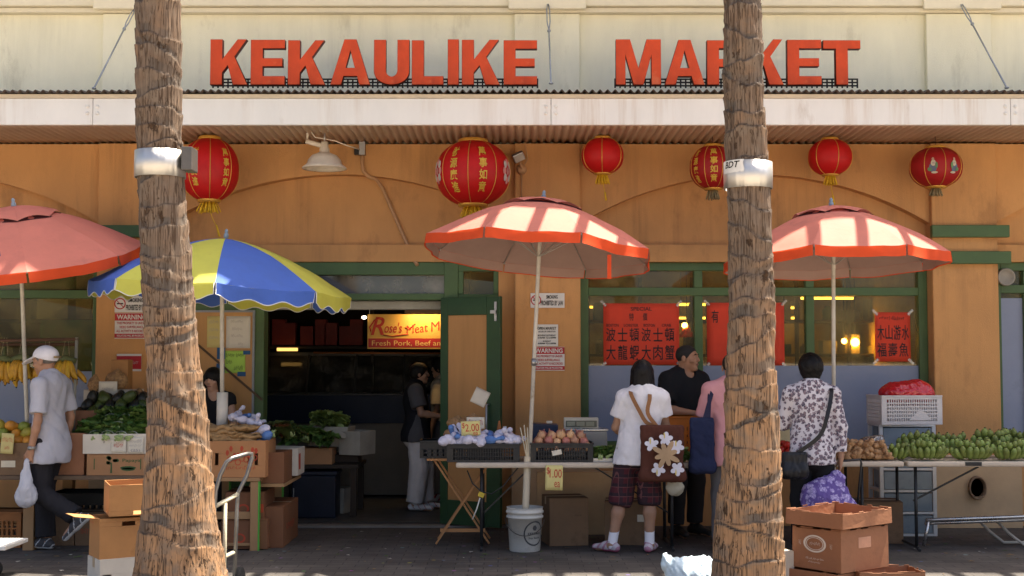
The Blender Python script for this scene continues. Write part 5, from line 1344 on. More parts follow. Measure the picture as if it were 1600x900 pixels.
# left fruit stall: a plank counter on posts
yL0, yL1, zL = -1.58, -.55, .62
T = thing('fruit_stall', 'long plank counter on square posts carrying the fruit cartons at the left', 'stall', (at(70, 800, yL0).x, yL0, 0)); ox = T.location.x
mb = MB(); mb.box(at(-190, 740, yL0).x-ox, at(268, 740, yL0).x-ox, 0, yL1-yL0, zL-.035, zL); mb.build('counter', M('dark_counter', (.14, .09, .055), .7, .2), T, bevel=.004)
for px in (-150, 44, 258):
    for dy in (.05, yL1-yL0-.05):
        mb = MB(); xx = at(px, 800, yL0).x-ox; mb.box(xx-.045, xx+.045, dy-.045, dy+.045, 0, zL-.036); mb.build('leg', TW, T, bevel=.004)
# root stall between the left palm and the doorway
yR0, yR1, zR = ground_y(861), -.42, .605
T = thing('root_stall', 'wooden trestle stall with lime green leg sides, beside the hand truck', 'stall', (at(368, 800, yR0).x, yR0, 0)); ox = T.location.x
xr0, xr1 = at(300, 745, yR0).x-ox, at(406, 745, yR0).x-ox; dY = yR1-yR0
mb = MB(); mb.box(xr0, xr1, .0, dY, zR-.03, zR); mb.build('counter', TW, T, bevel=.004)
for xx in (xr0+.04, xr1-.04):
    for yy in (.04, dY-.04):
        mb = MB(); mb.box(xx-.04, xx+.025, yy-.03, yy+.03, 0, zR-.031); lg = mb.build('leg', TW, T, bevel=.003); mb = MB(); mb.box(xx+.0255, xx+.034, yy-.03, yy+.03, 0, zR-.031); mb.build('painted_side', GRW, lg)
mb = MB(); mb.box(xr0+.07, xr1-.07, .03, .05, .26, .32); mb.box(xr0+.08, xr1-.08, .02, dY-.02, .04, .06); mb.build('cross_rail', TW, T)
# ------------------------------------------------------------------ produce builders
def knob(mb, pts, rs, n=8, mi=0, jit=.15, seed=0):
    out = []; o = len(mb.v); mb.tube(pts, rs, n, mi)
    for i in range(o, len(mb.v)):
        p = Vector(mb.v[i]); mb.v[i] = tuple(p+Vector((noise.noise(p*40+Vector((seed, 0, 0))), noise.noise(p*40+Vector((0, seed, 0))), noise.noise(p*40+Vector((0, 0, seed)))))*jit*max(rs))
def heap(name, label, cat, group, mesh_list, spots, scl=(.9, 1.1), seed=0, rot=True):
    g = random.Random(seed); r_ = []
    for i, (x, y, z) in enumerate(spots):
        o = mesh_obj(name, mesh_list[i % len(mesh_list)], None, (x, y, z))
        if rot: o.rotation_euler = (g.uniform(-.7, .7), g.uniform(-.7, .7), g.uniform(0, 6.28))
        s_ = g.uniform(*scl); o.scale = (s_, s_, s_*g.uniform(.95, 1.05)); tag(o, label, cat, group); r_.append(o)
    return r_
def pile(x0, x1, y0, y1, z, r, layers, seed, sink=.0):
    g = random.Random(seed); out = []
    for L in range(layers):
        m = L*r*.75; nx = max(1, int((x1-x0-2*m)/(2*r))); ny = max(1, int((y1-y0-2*m)/(2*r)))
        for i in range(nx):
            for j in range(ny):
                out.append((x0+m+r+(x1-x0-2*m-2*r)*(i+.5*(L % 2)*0)/(max(1, nx-1))+g.uniform(-.2, .2)*r, y0+m+r+(y1-y0-2*m-2*r)*j/(max(1, ny-1))+g.uniform(-.2, .2)*r, z+r+L*r*1.35+g.uniform(-.1, .25)*r-sink))
    return out
ONION = M('onion_skin', (.48, .26, .15), .4, .25, 10, .1, 30, stretch=(1, 1, .3), vary=.25); ONION2 = M('pink_onion_skin', (.45, .17, .13), .4, .25, 10, .1)
def onion_mesh(m):
    mb = MB(); mb.lathe([(.001, -.036), (.018, -.033), (.034, -.015), (.038, .002), (.032, .02), (.016, .033), (.006, .042), (.005, .056), (.001, .058)], n=14); return mb.mesh('onion', m)
ON = [onion_mesh(ONION), onion_mesh(ONION2)]
LEAF = M('leaf_green', (.15, .28, .07), .45, .4, 14, .2, 60, trans=.15); LEAF2 = M('pale_leaf_green', (.24, .34, .10), .45, .3, 14, .2, trans=.15); STEM = M('pale_stem', (.32, .40, .16), .5, .2, 10)
def leafy_mesh(seed, L=.26, W=.13, nl=34, mats=None):
    g = random.Random(seed); mb = MB()
    for i in range(12):
        a = g.uniform(-.5, .5); mb.tube([(g.uniform(-.03, .03), -L*.45, g.uniform(0, .03)), (math.sin(a)*.04, -L*.15, .03+g.uniform(0, .02)), (math.sin(a)*.08, L*.1, .045+g.uniform(0, .03))], [.009, .008, .005], 6, 1)
    for i in range(nl):
        a = g.uniform(-1.0, 1.0); l = g.uniform(.10, .17); w = l*g.uniform(.35, .5); o = Vector((math.sin(a)*g.uniform(.0, W*.6), g.uniform(-L*.2, L*.2), .03+g.uniform(0, .07)))
        d = Vector((math.sin(a), math.cos(a)*.8+.3, g.uniform(-.35, .45))).normalized(); sd = d.cross(Vector((0, 0, 1))).normalized(); up = sd.cross(d); ph = g.uniform(0, 6)
        mb.sheet(lambda u, v: o+d*l*v+sd*w*(u-.5)*2*math.sin(math.pi*min(1, .12+v*.95))**.7+up*(.35*w*abs(u-.5)*2+.008*math.sin(v*14+u*9+ph)-.30*l*v*v), 4, 5, 0 if g.random() < .75 else 2)
    return mb.mesh('leaves', mats or [LEAF, STEM, LEAF2])
# bananas
def banana_mesh(name, m, L=.15, r=.018, bend=1.0):
    mb = MB(); pts = []; rs = []
    for i in range(10):
        t = i/9; a = bend*(t-.5); pts.append((0, L*(math.sin(a)/bend if bend else t), L*(math.cos(a)-1)/bend*-1)); rs.append(r*(.35 if i == 0 else .7 if i == 1 else 1.0 if i < 7 else .85 if i == 7 else .5 if i == 8 else .22))
    mb.tube(pts, rs, 6); return mb.mesh(name, m)
GRB = M('green_banana_skin', (.19, .245, .06), .45, .40, 9, .05, stain=((.05, .06, .02), 16, .58, .7), vary=.22); YLB = M('yellow_banana_skin', (.55, .30, .025), .45, .25, 9, .05, stain=((.10, .05, .015), 14, .56, .8), vary=.15); STALK = M('banana_stalk', (.10, .11, .04), .7)
GB = banana_mesh('banana', GRB, .17, .021, 1.1); YB = banana_mesh('banana', YLB, .15, .019, 1.2)
def banana_up(name, m):
    mb = MB(); prof = (.50, .80, .97, 1.0, 1.0, 1.0, .98, .90, .66, .30); n = len(prof)
    pts = [(0, -.058*math.sin(1.75*i/(n-1))-.008, .118*i/(n-1)) for i in range(n)]
    mb.tube(pts, [.0225*p for p in prof], 6); e = pts[-1]; mb.ball((e[0], e[1], e[2]+.002), .0065, n=6, mi=1); return mb.mesh(name, [m, M('banana_tip', (.04, .04, .02), .8)])
GUP = banana_up('banana', GRB); YUP = banana_up('banana', YLB)
def banana_hand(label, loc, rz, n, me, radius=.10, tip=0.0, group=None, rows=2, scale=1, name='banana_bunch', hang=False):
    T = thing(name, label, 'bananas', loc, rz, group); T.scale = (scale,)*3; g = random.Random(int(loc[0]*100)+n)
    for r_ in range(rows):
        for i in range(n-r_):
            a = (i-(n-r_-1)/2)*(2.5/n)
            if hang:
                o = mesh_obj('banana', YUP, T); M_ = Matrix.Rotation(-a*.55+g.uniform(-.08, .08), 3, 'Y') @ Matrix.Rotation(math.pi+.15-.35*r_, 3, 'X') @ Matrix.Rotation(a*.6+math.pi*(r_ == 0), 3, 'Z')
                o.location = (math.sin(a)*.055, -.03+.04*r_-.01*math.cos(a), -.015-.05*r_+g.uniform(-.01, .01)); o.rotation_euler = M_.to_euler(); o.scale = (.95, .95, g.uniform(1.05, 1.25))
            else:
                o = mesh_obj('banana', GUP, T); ro = .085-.035*r_
                o.location = (math.sin(a)*ro*1.1, -math.cos(a)*ro+.03, .0+.058*r_+g.uniform(0, .012)); o.rotation_euler = (tip*.6+g.uniform(-.12, .12)+.12*r_, g.uniform(-.1, .1), a+g.uniform(-.06, .06)); q_ = g.uniform(.9, 1.1); o.scale = (1.18, 1.12, .84*q_)
    mb = MB()
    if hang: mb.tube([(-.08, -.02, -.01), (0, -.03, .01), (.08, -.02, -.01)], [.02, .03, .02], 8); mb.tube([(0, -.03, .0), (0, 0, .10)], [.02, .008], 6)
    else: mb.tube([(-.07, .04, .03), (0, .0, .06), (.07, .04, .03)], [.03, .05, .03], 8); mb.tube([(0, .02, .06), (.01, .05, .13)], [.025, .012], 7)
    mb.build('stalk', STALK if hang else GRB, T); return T
def blob(name, label, cat, prims, mat, loc=(0, 0, 0), folds=(.006, 40), seed=0, h=.008, group=None, zs=.5, cuts=(), parent=None):
    P = np.array([p[1] for p in prims]+[p[2] if p[0] == 'c' else p[1] for p in prims]); mx = max(max(p[3] if isinstance(p[3], tuple) else (p[3],)) if p[0] == 'c' else max(p[2]) for p in prims)+.05
    S = SDF(P.min(0)-mx, P.max(0)+mx, h)
    for p in prims:
        if p[0] == 'c': S.cap(p[1], p[2], p[3], p[4], .03)
        else: S.ell(p[1], p[2], .03)
    if folds: S.folds(folds[0], folds[1], seed, zs)
    for c in cuts: S.cut(*c)
    o = mesh_obj(name, S.mesh(name, mat), parent, loc)
    return tag(o, label, cat, group) if label else o
# ------------------------------------------------------------------ left fruit stall
sL = lambda px, py, y=yL0: at(px, py, y)
def on_stall(label, px0, px1, py0, py1, y, d, rz=0, **kw):
    a, b_ = at(px0, py1, y), at(px1, py0, y); w = b_.x-a.x
    c = Vector(((a.x+b_.x)/2, y, 0))+Vector((-math.sin(rz)*d/2, math.cos(rz)*d/2, 0))
    z0 = kw.pop('z', a.z); return carton(label, c.x, c.y, z0, w, d, b_.z-z0, rz, **kw), w, d, b_.z-z0
T, w, d, h = on_stall('brown carton of mangoes with a pale label, left end of the fruit stall', -70, 47, 692, 735, yL0+.03, .36, mat=CARD_D, z=zL+.001, flaps=[('b', 70)])
print_on(T, [(patch, w-.24, h*.25, .12, .055)], w, d, mat=M('cream_label', (.62, .55, .40), .7), name='label')
g = random.Random(2)
MANGO = [M('orange_mango', (.58, .24, .03), .4, .3, 9), M('green_mango', (.22, .26, .04), .4, .35, 9), M('yellow_green_mango', (.40, .33, .05), .4, .35, 9)]
mm = []
for m_ in MANGO:
    mb = MB(); mb.ball((0, 0, 0), .045, .056, .042, 14, jit=.12); mm.append(mb.mesh('mango', m_))
heap('mango', 'orange and green mango in the heap at the left end of the stall', 'mango', 'mangoes heaped in the brown carton', mm, pile(at(-60, 700, yL0).x, at(48, 700, yL0).x, yL0+.06, yL0+.38, at(0, 700, yL0).z, .047, 3, 5), seed=4)
card('cream price card leaning on the mango carton', 0, 20, 677, 709, yL0-.0, [('~', .1, .55, .8, .25), ('~', .3, .2, .4, .2)], YP, RINK, tilt=4)
on_stall('tall plain brown carton behind the walking man', 70, 132, 676, 742, yL0+.05, .40, mat=CARD_P, z=zL+.001, flaps=[('b', 80)])
T, w, d, h = on_stall('brown papaya carton printed with a dark green tree and fruit', 135, 238, 711, 744, yL0+.02, .42, mat=CARD, z=zL+.001, open_=False)
print_on(T, [(treep, .11, .02, .34, .145), ('Papaya', .30, .105, .15, .035), ('|', .06, .05, .008, .09), ('|', w-.10, .05, .008, .09)], w, d, mat=GREENP)
zc_ = zL+.002+h+.008
T, w, d, h = on_stall('white carton of leafy greens stacked on the papaya carton', 129, 229, 679, 711, yL0+.03, .40, mat=CARD_W, z=zc_)
print_on(T, [(ring, .05, .09, .02, .02), (ring, .17, .09, .016, .02)], w, d, mat=M('staple_hole', (.12, .08, .05)))
card('cream price card with red writing pinned to the white greens carton', 173, 197, 687, 707, yL0+.02, [('~', .2, .35, .6, .45)], WCARD, RINK)
card('cream card with dark Chinese writing beside the red price card', 199, 224, 683, 708, yL0+.02, [('~', .1, .62, .8, .22), ('~', .1, .36, .8, .2), ('(25)', .2, .06, .6, .2)], WCARD, M('grey_ink', (.2, .18, .15)))
for i, (px, py, yy, rz) in enumerate(((150, 682, -1.42, .3), (172, 682, -1.44, .0), (194, 683, -1.46, -.1), (214, 683, -1.44, -.3), (162, 670, -1.30, .2), (188, 668, -1.32, 0), (212, 670, -1.30, -.3), (176, 656, -1.2, .1), (202, 656, -1.2, -.2))):
    p = at(px, py, yy); T = mesh_obj('greens_bundle', leafy_mesh(20+i), None, (p.x, yy, p.z-.02), rz); tag(T, 'bundle of dark leafy greens heaped in the white carton', 'greens', 'leafy bundles in the white carton')
    T.scale = (1.15,)*3
    mb = MB(); mb.lathe([(.05, -.006), (.053, 0), (.05, .006)], (0, 0, 0), 14); mb.v = [(v[0], v[2]-.06, v[1]*.7+.03) for v in mb.v]; mb.build('tie_band', M('white_tie', (.6, .6, .5)), T)
T, w, d, h = on_stall('reddish brown carton under the avocados', 110, 240, 648, 742, -1.05, .40, mat=CARD_P, z=zL+.001)
AVO = [M('dark_avocado', (.018, .018, .014), .35, .4, 12, .2, 60), M('green_avocado', (.05, .07, .018), .35, .4, 12, .2, 60)]
am = []
for m_ in AVO:
    mb = MB(); mb.lathe([(.001, -.05), (.028, -.045), (.046, -.02), (.046, .01), (.034, .04), (.02, .062), (.001, .068)], n=14); am.append(mb.mesh('avocado', m_))
heap('avocado', 'dark avocado in the black heap above the leafy greens', 'avocado', 'avocados heaped behind the greens', [am[0], am[0], am[0], am[1]], pile(at(116, 650, -1.05).x, at(238, 650, -1.05).x, -1.06, -.72, at(0, 655, -1.05).z, .047, 3, 9), seed=6, scl=(1.0, 1.25))
T, w, d, h = on_stall('low white carton behind the avocados', 130, 210, 610, 640, -.70, .3, mat=CARD_W, open_=False)
NUT = M('nuts_in_net', (.33, .19, .085), .7, .45, 45, .8, 45)
def nutbag(label, px, py, y, r, rz_s, group=None):
    p = at(px, py, y); o = blob('nut_bag', label, 'bag', [('e', (0, 0, rz_s*.9), (r, r*.8, rz_s)), ('c', (0, 0, rz_s*1.5), (.01, 0, rz_s*2.05), r*.35, .012)], NUT, (p.x, y, p.z), (.009, 95), int(px), .006, group, zs=1); return o
nutbag('tall clear bag of tan nuts at the left end of the white carton', 147, 612, -.72, .055, .07)
nutbag('wide net bag of brown nuts behind the price card', 182, 608, -.62, .10, .085); nutbag('brown nut bag low behind the avocados, next to the palm', 216, 640, -.62, .11, .09)
on_stall('small brown carton standing behind the nut bags', 173, 200, 563, 612, -.50, .15, mat=CARD_O, open_=False)
card('blank white price card standing behind the avocados', 154, 183, 596, 622, -.76, [('~', .2, .4, .6, .25)], WCARD, M('faint_ink', (.45, .38, .3)))
# banana rail
T = thing('banana_rail', 'brown metal hanging rail with bananas above the fruit stall', 'rail', at(120, 700, -1.15))
o_ = T.location; T.location.z = zL; 
mb = MB(); p = lambda px, py, y=-1.15: at(px, py, y)-T.location
mb.tube([p(-200, 536), p(122, 530)], .014, 8); mb.tube([p(-200, 540, -.9), p(122, 538, -.9)], .014, 8); mb.tube([p(120, 530), p(120, 538, -.9)], .014, 8); mb.build('top_rail', M('rust_brown_tube', (.12, .06, .035), .5), T)
mb = MB(); q = p(120, 527); mb.tube([q, (q.x-.02, 0, 0)], .014, 8); q = p(-190, 527); mb.tube([q, (q.x, 0, 0)], .014, 8); mb.build('post', M('grey_tube', (.25, .24, .20), .5), T)
for i, (px, py) in enumerate(((-22, 560), (8, 562), (36, 560), (74, 561), (104, 562))):
    pz = at(px, 532, -1.15); q = at(px, py, -1.15)
    T = banana_hand('yellow banana bunch hanging on strings from the rail over the stall', (q.x, -1.15, q.z), 0, 6, YB, group='yellow bananas hanging from the rail', rows=2, hang=True, scale=1.15)
    mb = MB(); 
    for dx in (-.03, .03): mb.tube([(dx, -.02, .0), (dx*.3, 0, pz.z-q.z)], .002, 4)
    mb.build('string', M('twine', (.3, .25, .15)), T)
# under the fruit stall
crate('orange plastic crate under the left end of the fruit stall', at(8, 832, -1.2).x, -1.25, 0, .44, .34, .30, mat=M('dull_orange_plastic', (.33, .12, .03), .5), cols=9)
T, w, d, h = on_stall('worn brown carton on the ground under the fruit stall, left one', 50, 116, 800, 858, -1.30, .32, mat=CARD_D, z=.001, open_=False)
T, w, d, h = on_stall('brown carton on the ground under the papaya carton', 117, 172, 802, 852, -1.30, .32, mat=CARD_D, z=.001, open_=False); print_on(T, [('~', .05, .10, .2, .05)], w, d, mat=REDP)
crate('black plastic crate in the shade below the fruit stall', at(130, 800, -.95).x, -.85, 0.0, .55, .4, .42, mat=BLKP, cols=8)
# ------------------------------------------------------------------ cartons in the sun by the left palm
yB = -3.22
c = at(188, 900, yB); S_ = FPX/(yB-CAM_Y)
hz = lambda py: at(188, py, yB-.1).z
T = carton('white carton with red print, bottom of the sunlit stack at the left palm', at(193, 880, yB).x, yB, .001, .42, .28, hz(872), R(35), mat=CARD_W, open_=False, hole=(.06, .028, .45, (-.16,))); print_on(T, [('~', .33, .04, .05, .07)], .42, .28, mat=REDP)
T = carton('orange brown carton with one flap sticking out, middle of the sunlit stack', at(192, 850, yB).x, yB, hz(871), .40, .27, hz(808)-hz(871), R(33), mat=CARD_O, flaps=[('l', 8), ('r', 70)], hole=(.09, .03, .85)); print_on(T, [('~', .03, .23, .09, .02)], .40, .27, 'l', REDP)
T = carton('clean tan carton topmost on the sunlit stack by the left palm', at(203, 800, yB).x, yB+.04, hz(805)+.002, .345, .40, hz(756)-hz(805), R(23), mat=CARD_O, open_=True, flaps=[('r', -4)], hole=(.06, .025, .10, (.02,)), side_hole=(.045, .02, .10)); print_on(T, [('~', .24, .19, .07, .016)], .345, .40, 'l', REDP); print_on(T, [('~', .02, .20, .09, .012)], .345, .40, 'f', REDP)
# ------------------------------------------------------------------ hand truck
yH = -3.95
T = thing('hand_truck', 'worn silver tubular hand truck beside the left palm', 'hand truck', at(350, 940, yH)); T.location.z = 0; o_ = T.location.copy()
p = lambda px, py, y=yH: at(px, py, y)-o_
mb = MB(); mb.tube([p(328, 945), p(333, 820), p(337, 768), p(344, 742, yH+.02), p(354, 722, yH+.03), p(362, 716, yH+.04), p(386, 709, yH+.22), p(393, 709, yH+.26), p(393.5, 716, yH+.26), p(386, 742, yH+.25), p(372, 770, yH+.24), p(370, 800, yH+.23), p(366, 912, yH+.22)], .0135, 10)
mb.build('frame_tube', M('scuffed_steel', (.22, .22, .21), .38, .25, 8, .05, metal=.75, stain=((.16, .10, .06), 14, .58, .6)), T)
mb = MB(); mb.tube([p(335, 792), p(372, 772, yH+.24)], .014, 8); mb.tube([p(332, 880), p(367, 862, yH+.23)], .014, 8); mb.tube([p(352, 786, yH+.10), p(350, 930, yH+.10)], .013, 8); mb.build('cross_tube', M('yellowed_steel', (.50, .46, .33), .5), T)
mb = MB(); mb.box(p(326, 0).x, p(372, 0).x, -.16, .28, .012, .02); mb.build('toe_plate', METAL, T)
for px, dy in ((326, -.03), (370, .20)):
    mb = MB(); mb.lathe([(.02, -.02), (.09, -.022), (.10, -.012), (.10, .012), (.09, .022), (.02, .02), (.02, -.02)], n=20); mb.v = [(p(px, 0).x+v[2]*(-1), v[1]+dy+.10, v[0]+.10) for v in mb.v]; mb.build('wheel', M('rubber', (.02, .02, .02), .8), T)
# white flatbed cart end at the left edge
T = thing('platform_cart', 'white platform cart end in the sun at the bottom left edge', 'cart', at(-30, 880, -3.05)); T.location.z = 0
e = at(16, 848, -2.98).x-T.location.x; zt = at(16, 851, -2.98).z
mb = MB(); mb.box(-.6, e, -.02, .42, zt-.03, zt); mb.build('deck', M('white_deck', (.7, .68, .62), .6), T, bevel=.006)
for dx in (-.5, e-.16):
    mb = MB(); mb.lathe([(.01, -.015), (.05, -.018), (.06, 0), (.05, .018), (.01, .015)], n=16); mb.v = [(dx+v[0], .2+v[2], .062+v[1]) for v in mb.v]; mb.build('wheel', M('rubber', (.02, .02, .02), .8), T)
    mb = MB(); mb.box(dx-.015, dx+.015, .17, .23, .062, zt-.03); mb.build('caster_fork', METAL, T)
# ------------------------------------------------------------------ root stall
yq = yR0+.02
T, w, d, h = on_stall('brown carton with red print, oblong hand holes and dried roots on top', 322, 415, 689, 746, yq, .46, mat=M('bright_brown_cardboard', (.45, .21, .085), .85, .1, 3, .1, 90), z=zR+.001, hole=(.028, .10, .50, (-.16, .17)))
g = random.Random(8)
def scribble(mb, o, ux, ww, hh):
    up = Vector((0, 0, 1))
    for i in range(9):
        cx, cz = .12+.1*i, .72+.18*math.sin(i*1.9); mb.add([o+ux*(cx*ww+.05*ww*math.cos(q))+up*(cz*hh+.13*hh*math.sin(q)) for q in range(6)], [tuple(range(6))])
    for i in range(7): ring(mb, o+ux*(.10+.115*i)*ww+up*(.30+.10*math.sin(i*2.3))*hh, ux, .17*ww, .26*hh, .14, 16)
    text(mb, '~', o+ux*.1*ww+up*.02*hh, .8*ww, .16*hh, ux=ux, bold=.015)
print_on(T, [(scribble, .14, .06, .30, .20)], w, d, mat=REDP)
ROOT = M('dried_root', (.34, .20, .085), .8, .3, 18, .4, 60); rmesh = []
for i in range(5):
    g = random.Random(i); mb = MB(); L = g.uniform(.22, .34)
    knob(mb, [(-L/2+L*t/9, .015*math.sin(t*.9+i), .008*math.sin(t*1.7)) for t in range(10)], [.010+.010*math.sin(math.pi*min(1, .15+t/10)) for t in range(10)], 8, 0, .35, i); rmesh.append(mb.mesh('dried_root', ROOT))
g = random.Random(3)
p0, p1, zz = at(318, 688, yq).x, at(414, 688, yq).x, at(0, 690, yq).z
for i in range(56):
    L = i//14; x = g.uniform(p0+.1, p1-.12); y = yq+.05+.36*g.random()*(1-.15*L); o = mesh_obj('dried_root', rmesh[i % 5], None, (x, y, zz+.0+.034*L+g.uniform(0, .012)))
    o.rotation_euler = (g.uniform(-.3, .3), g.uniform(-.15, .15)-.05, g.uniform(-.35, .35)); tag(o, 'knobbly tan dried root in the pile on the root stall', 'root', 'dried roots piled on the red printed carton')
# base pipe of the blue umbrella
p_ = at(347, 660, y2); mb = MB(); hh = at(347, 613, y2).z-p_.z
mb.lathe([(.001, -.1), (.048, -.1), (.048, hh), (.03, hh), (.03, hh-.02), (.001, hh-.02)], n=20); tag(mb.build('umbrella_socket', M('white_pvc', (.62, .58, .50), .5, .08), None, p_), 'thick white pipe holding the pole of the blue and yellow umbrella', 'pipe')
NETW = M('white_lilac_wrap', (.60, .58, .68), .5, .12, 20, .4, 60); NETB = M('blue_wrap', (.10, .20, .45), .5, .2, 20, .3, 60)
def wrap_mesh(seed, m):
    S = SDF((-.09, -.06, -.05), (.13, .06, .06), .0045); S.ell((-.01, 0, 0), (.052, .04, .036), .01); S.cap((.03, 0, 0), (.065, .0, .008), .02, .009, .02); S.cap((.065, 0, .008), (.10, .012, .02), .012, .020, .01); S.folds(.004, 110, seed, .8); return S.mesh('wrapped_bundle', m)
WM = [wrap_mesh(1, NETW), wrap_mesh(2, NETW), wrap_mesh(3, NETB), wrap_mesh(4, NETW)]
sp = [(at(px, py, yy).x, yy, at(px, py, yy).z) for px, py, yy in ((364, 652, -1.25), (372, 648, -1.1), (384, 653, -1.1), (393, 660, -1.3), (404, 662, -1.3), (411, 672, -1.4), (416, 682, -1.45), (398, 654, -1.0), (378, 656, -1.3))]
heap('wrapped_bundle', 'small white and blue wrapped bundle lying by the dried roots', 'bundle', 'wrapped bundles on the root stall', WM, sp, seed=3)
# cartons along the right side of the root stall
xx = at(420, 720, -1.2).x
T = carton('brown carton at the right side of the root stall, nearer one', at(425, 720, -1.3).x, -1.25, zR-.06, .26, .40, .26, R(0), mat=CARD_R); 
T = carton('white and red carton at the back corner of the root stall', at(443, 720, -.85).x, -.80, zR-.04, .30, .36, .24, R(0), mat=CARD_W); print_on(T, [(patch, .04, .05, .10, .14)], .30, .36, 'r', REDP); print_on(T, [(patch, .04, .05, .20, .05), (ring, .08, .12, .10, .08)], .30, .36, 'f', REDP)
mb = MB(); mb.box(at(410, 700, -.9).x, at(462, 700, -.9).x, -1.46, -.6, zR-.09, zR-.062); tag(mb.build('side_shelf', TW, None), 'narrow timber shelf along the side of the root stall', 'shelf')
for i, (px, yy) in enumerate(((428, -1.3), (440, -.85), (434, -1.05), (446, -.7))):
    p = at(px, 676, yy); T = mesh_obj('greens_bundle', leafy_mesh(60+i, mats=[M('dull_leaf', (.05, .075, .02), .5, .4, 14), STEM, M('reddish_leaf', (.16, .06, .03), .5, .3, 12)]), None, (p.x, yy, p.z-.03), i*1.3); tag(T, 'dull green and reddish leafy bundle at the side of the root stall', 'greens', 'leafy bundles beside the root stall')
for px0, px1, py0, py1, yy, lb in ((352, 412, 770, 812, -1.5, 'upper reddish fruit carton on the bottom shelf of the root stall'), (346, 418, 813, 858, -1.55, 'lower reddish fruit carton on the ground below the root stall')):
    T, w, d, h = on_stall(lb, px0, px1, py0, py1, yy, .5, mat=CARD_R, open_=False); print_on(T, [(ring, .10, .05, .10, .08), (patch, .24, .06, .08, .07)], w, d, mat=REDP)
T = carton('big reddish carton along the right side under the root stall', at(430, 800, -1.2).x, -1.05, .001, .22, .75, .34, 0, mat=CARD_R, open_=False); print_on(T, [('~', .15, .12, .4, .08)], .22, .75, 'r', REDP)
# ------------------------------------------------------------------ inside the doorway
yI = .55
T = thing('display_bench', 'dark timber bench of vegetable boxes just inside the doorway', 'bench', (at(500, 720, yI).x, yI+.35, 0)); ox = T.location.x
mb = MB(); mb.box(at(440, 720, yI).x-ox, at(560, 720, yI).x-ox, -.35, .35, .50, .535); mb.build('bench_top', M('dark_wood', (.035, .024, .016), .7), T)
for dx in (at(447, 720, yI).x-ox, at(552, 720, yI).x-ox):
    for dy in (-.3, .3): mb = MB(); mb.box(dx-.03, dx+.03, dy-.03, dy+.03, .02, .499); mb.build('leg', M('dark_wood', (.035, .024, .016), .7), T)
T = thing('blue_bin', 'dark blue plastic bin under the vegetable bench', 'bin', (at(490, 800, .5).x, .66, .013)); mb = MB(); mb.box(-.22, .22, -.18, .18, 0, .42); mb.box(-.235, .235, -.195, .195, .42, .46); mb.build('bin_body', M('dark_blue_plastic', (.008, .012, .024), .4), T, bevel=.012); mb = MB(); mb.box(-.2, -.19, -.20, -.196, .2, .3); mb.build('latch', METAL, T)
carton('orange brown carton of greens on the bench inside the doorway', at(487, 700, yI).x, yI+.2, .536, .40, .32, .16, 0, mat=CARD); T = carton('white lettuce carton at the back of the bench inside the doorway', at(520, 680, 1.0).x, .95, .70, .42, .30, .20, R(-8), mat=M('shaded_white_carton', (.34, .31, .25), .8), flaps=[('f', -60)]); carton('white carton half hidden behind the lettuce carton on the bench', at(541, 680, .9).x+.12, .85, .62, .25, .3, .24, R(-25), mat=M('shaded_white_carton', (.34, .31, .25), .8))  # white cartons darkened: the doorway shade is put into their colour
mb = MB(); mb.box(at(498, 680, .8).x, at(560, 680, .8).x, .80, 1.12, .54, .618); tag(mb.build('riser_block', M('dark_wood', (.035, .024, .016), .7), None), 'dark riser lifting the white lettuce cartons on the bench', 'riser')
for i, (px, py, yy) in enumerate(((480, 684, .7), (498, 684, .75), (466, 690, .65), (508, 690, .65), (502, 664, .90), (516, 662, .90), (530, 666, .93), (510, 656, .98), (524, 657, .99))):
    p = at(px, py, yy); T = mesh_obj('greens_bundle', leafy_mesh(80+i, mats=[LEAF2 if i > 3 else LEAF, STEM, LEAF2]), None, (p.x, yy, p.z-.02), i*1.1); tag(T, 'leafy vegetable in the boxes just inside the doorway' , 'greens', 'leafy vegetables on the bench inside the doorway')
T = carton('small white carton on the shop floor behind the bench', at(530, 775, .9).x, 1.0, .013, .19, .24, .25, R(-20), mat=M('shaded_white_carton', (.34, .31, .25), .8), open_=False)
# meat counter at the back
yM = 2.45; xa, xb = at(400, 600, yM).x, at(706, 600, yM).x
T = thing('meat_counter', 'long dim meat display counter at the back of the shop', 'counter', ((xa+xb)/2, yM, .012)); hw = (xb-xa)/2
mb = MB(); mb.box(-hw, hw, .05, .8, .02, .84); mb.build('base_panel', M('cream_panel', (.21, .17, .12), .6, .1), T)
mb = MB(); mb.box(-hw, hw, 0, .8, .842, 1.16); mb.build('blue_front', M('navy_panel', (.008, .014, .032), .5, .15), T); mb = MB(); mb.box(-hw, hw, .02, .78, 1.165, 1.18); mb.box(-hw, hw, .3, .8, 1.62, 1.66)
for t in (0, .25, .5, .75, 1): xx = -hw+.01+(2*hw-.02)*t; mb.bar((xx, .03, 1.18), (xx, .30, 1.63), .02)
mb.build('case_frame', M('dull_steel', (.07, .065, .055), .5, metal=.5), T)
mb = MB(); mb.add([(-hw, .028, 1.18), (hw, .028, 1.18), (hw, .30, 1.62), (-hw, .30, 1.62)], [(0, 1, 2, 3)]); mb.build('case_glass', glass_mat('case_glass', (.6, .62, .6), .06, .1, .62, (.20, .185, .15)), T)
T = thing('wall_shelf', 'dark shelf of red cartons above the meat counter', 'shelf', (at(500, 540, 2.7).x, 2.7, at(500, 541, 2.7).z)); mb = MB(); hw2 = (at(582, 540, 2.7).x-at(415, 540, 2.7).x)/2; mb.box(-hw2, hw2, 0, .35, -.03, 0); mb.build('shelf_board', M('dark_wood', (.035, .024, .016), .7), T)
mb = MB(); mb.box(-hw2, -hw2+.03, 0, .03, -1.2, .5); mb.box(hw2-.03, hw2, 0, .03, -1.2, .5); mb.build('shelf_upright', M('dark_wood', (.035, .024, .016), .7), T)
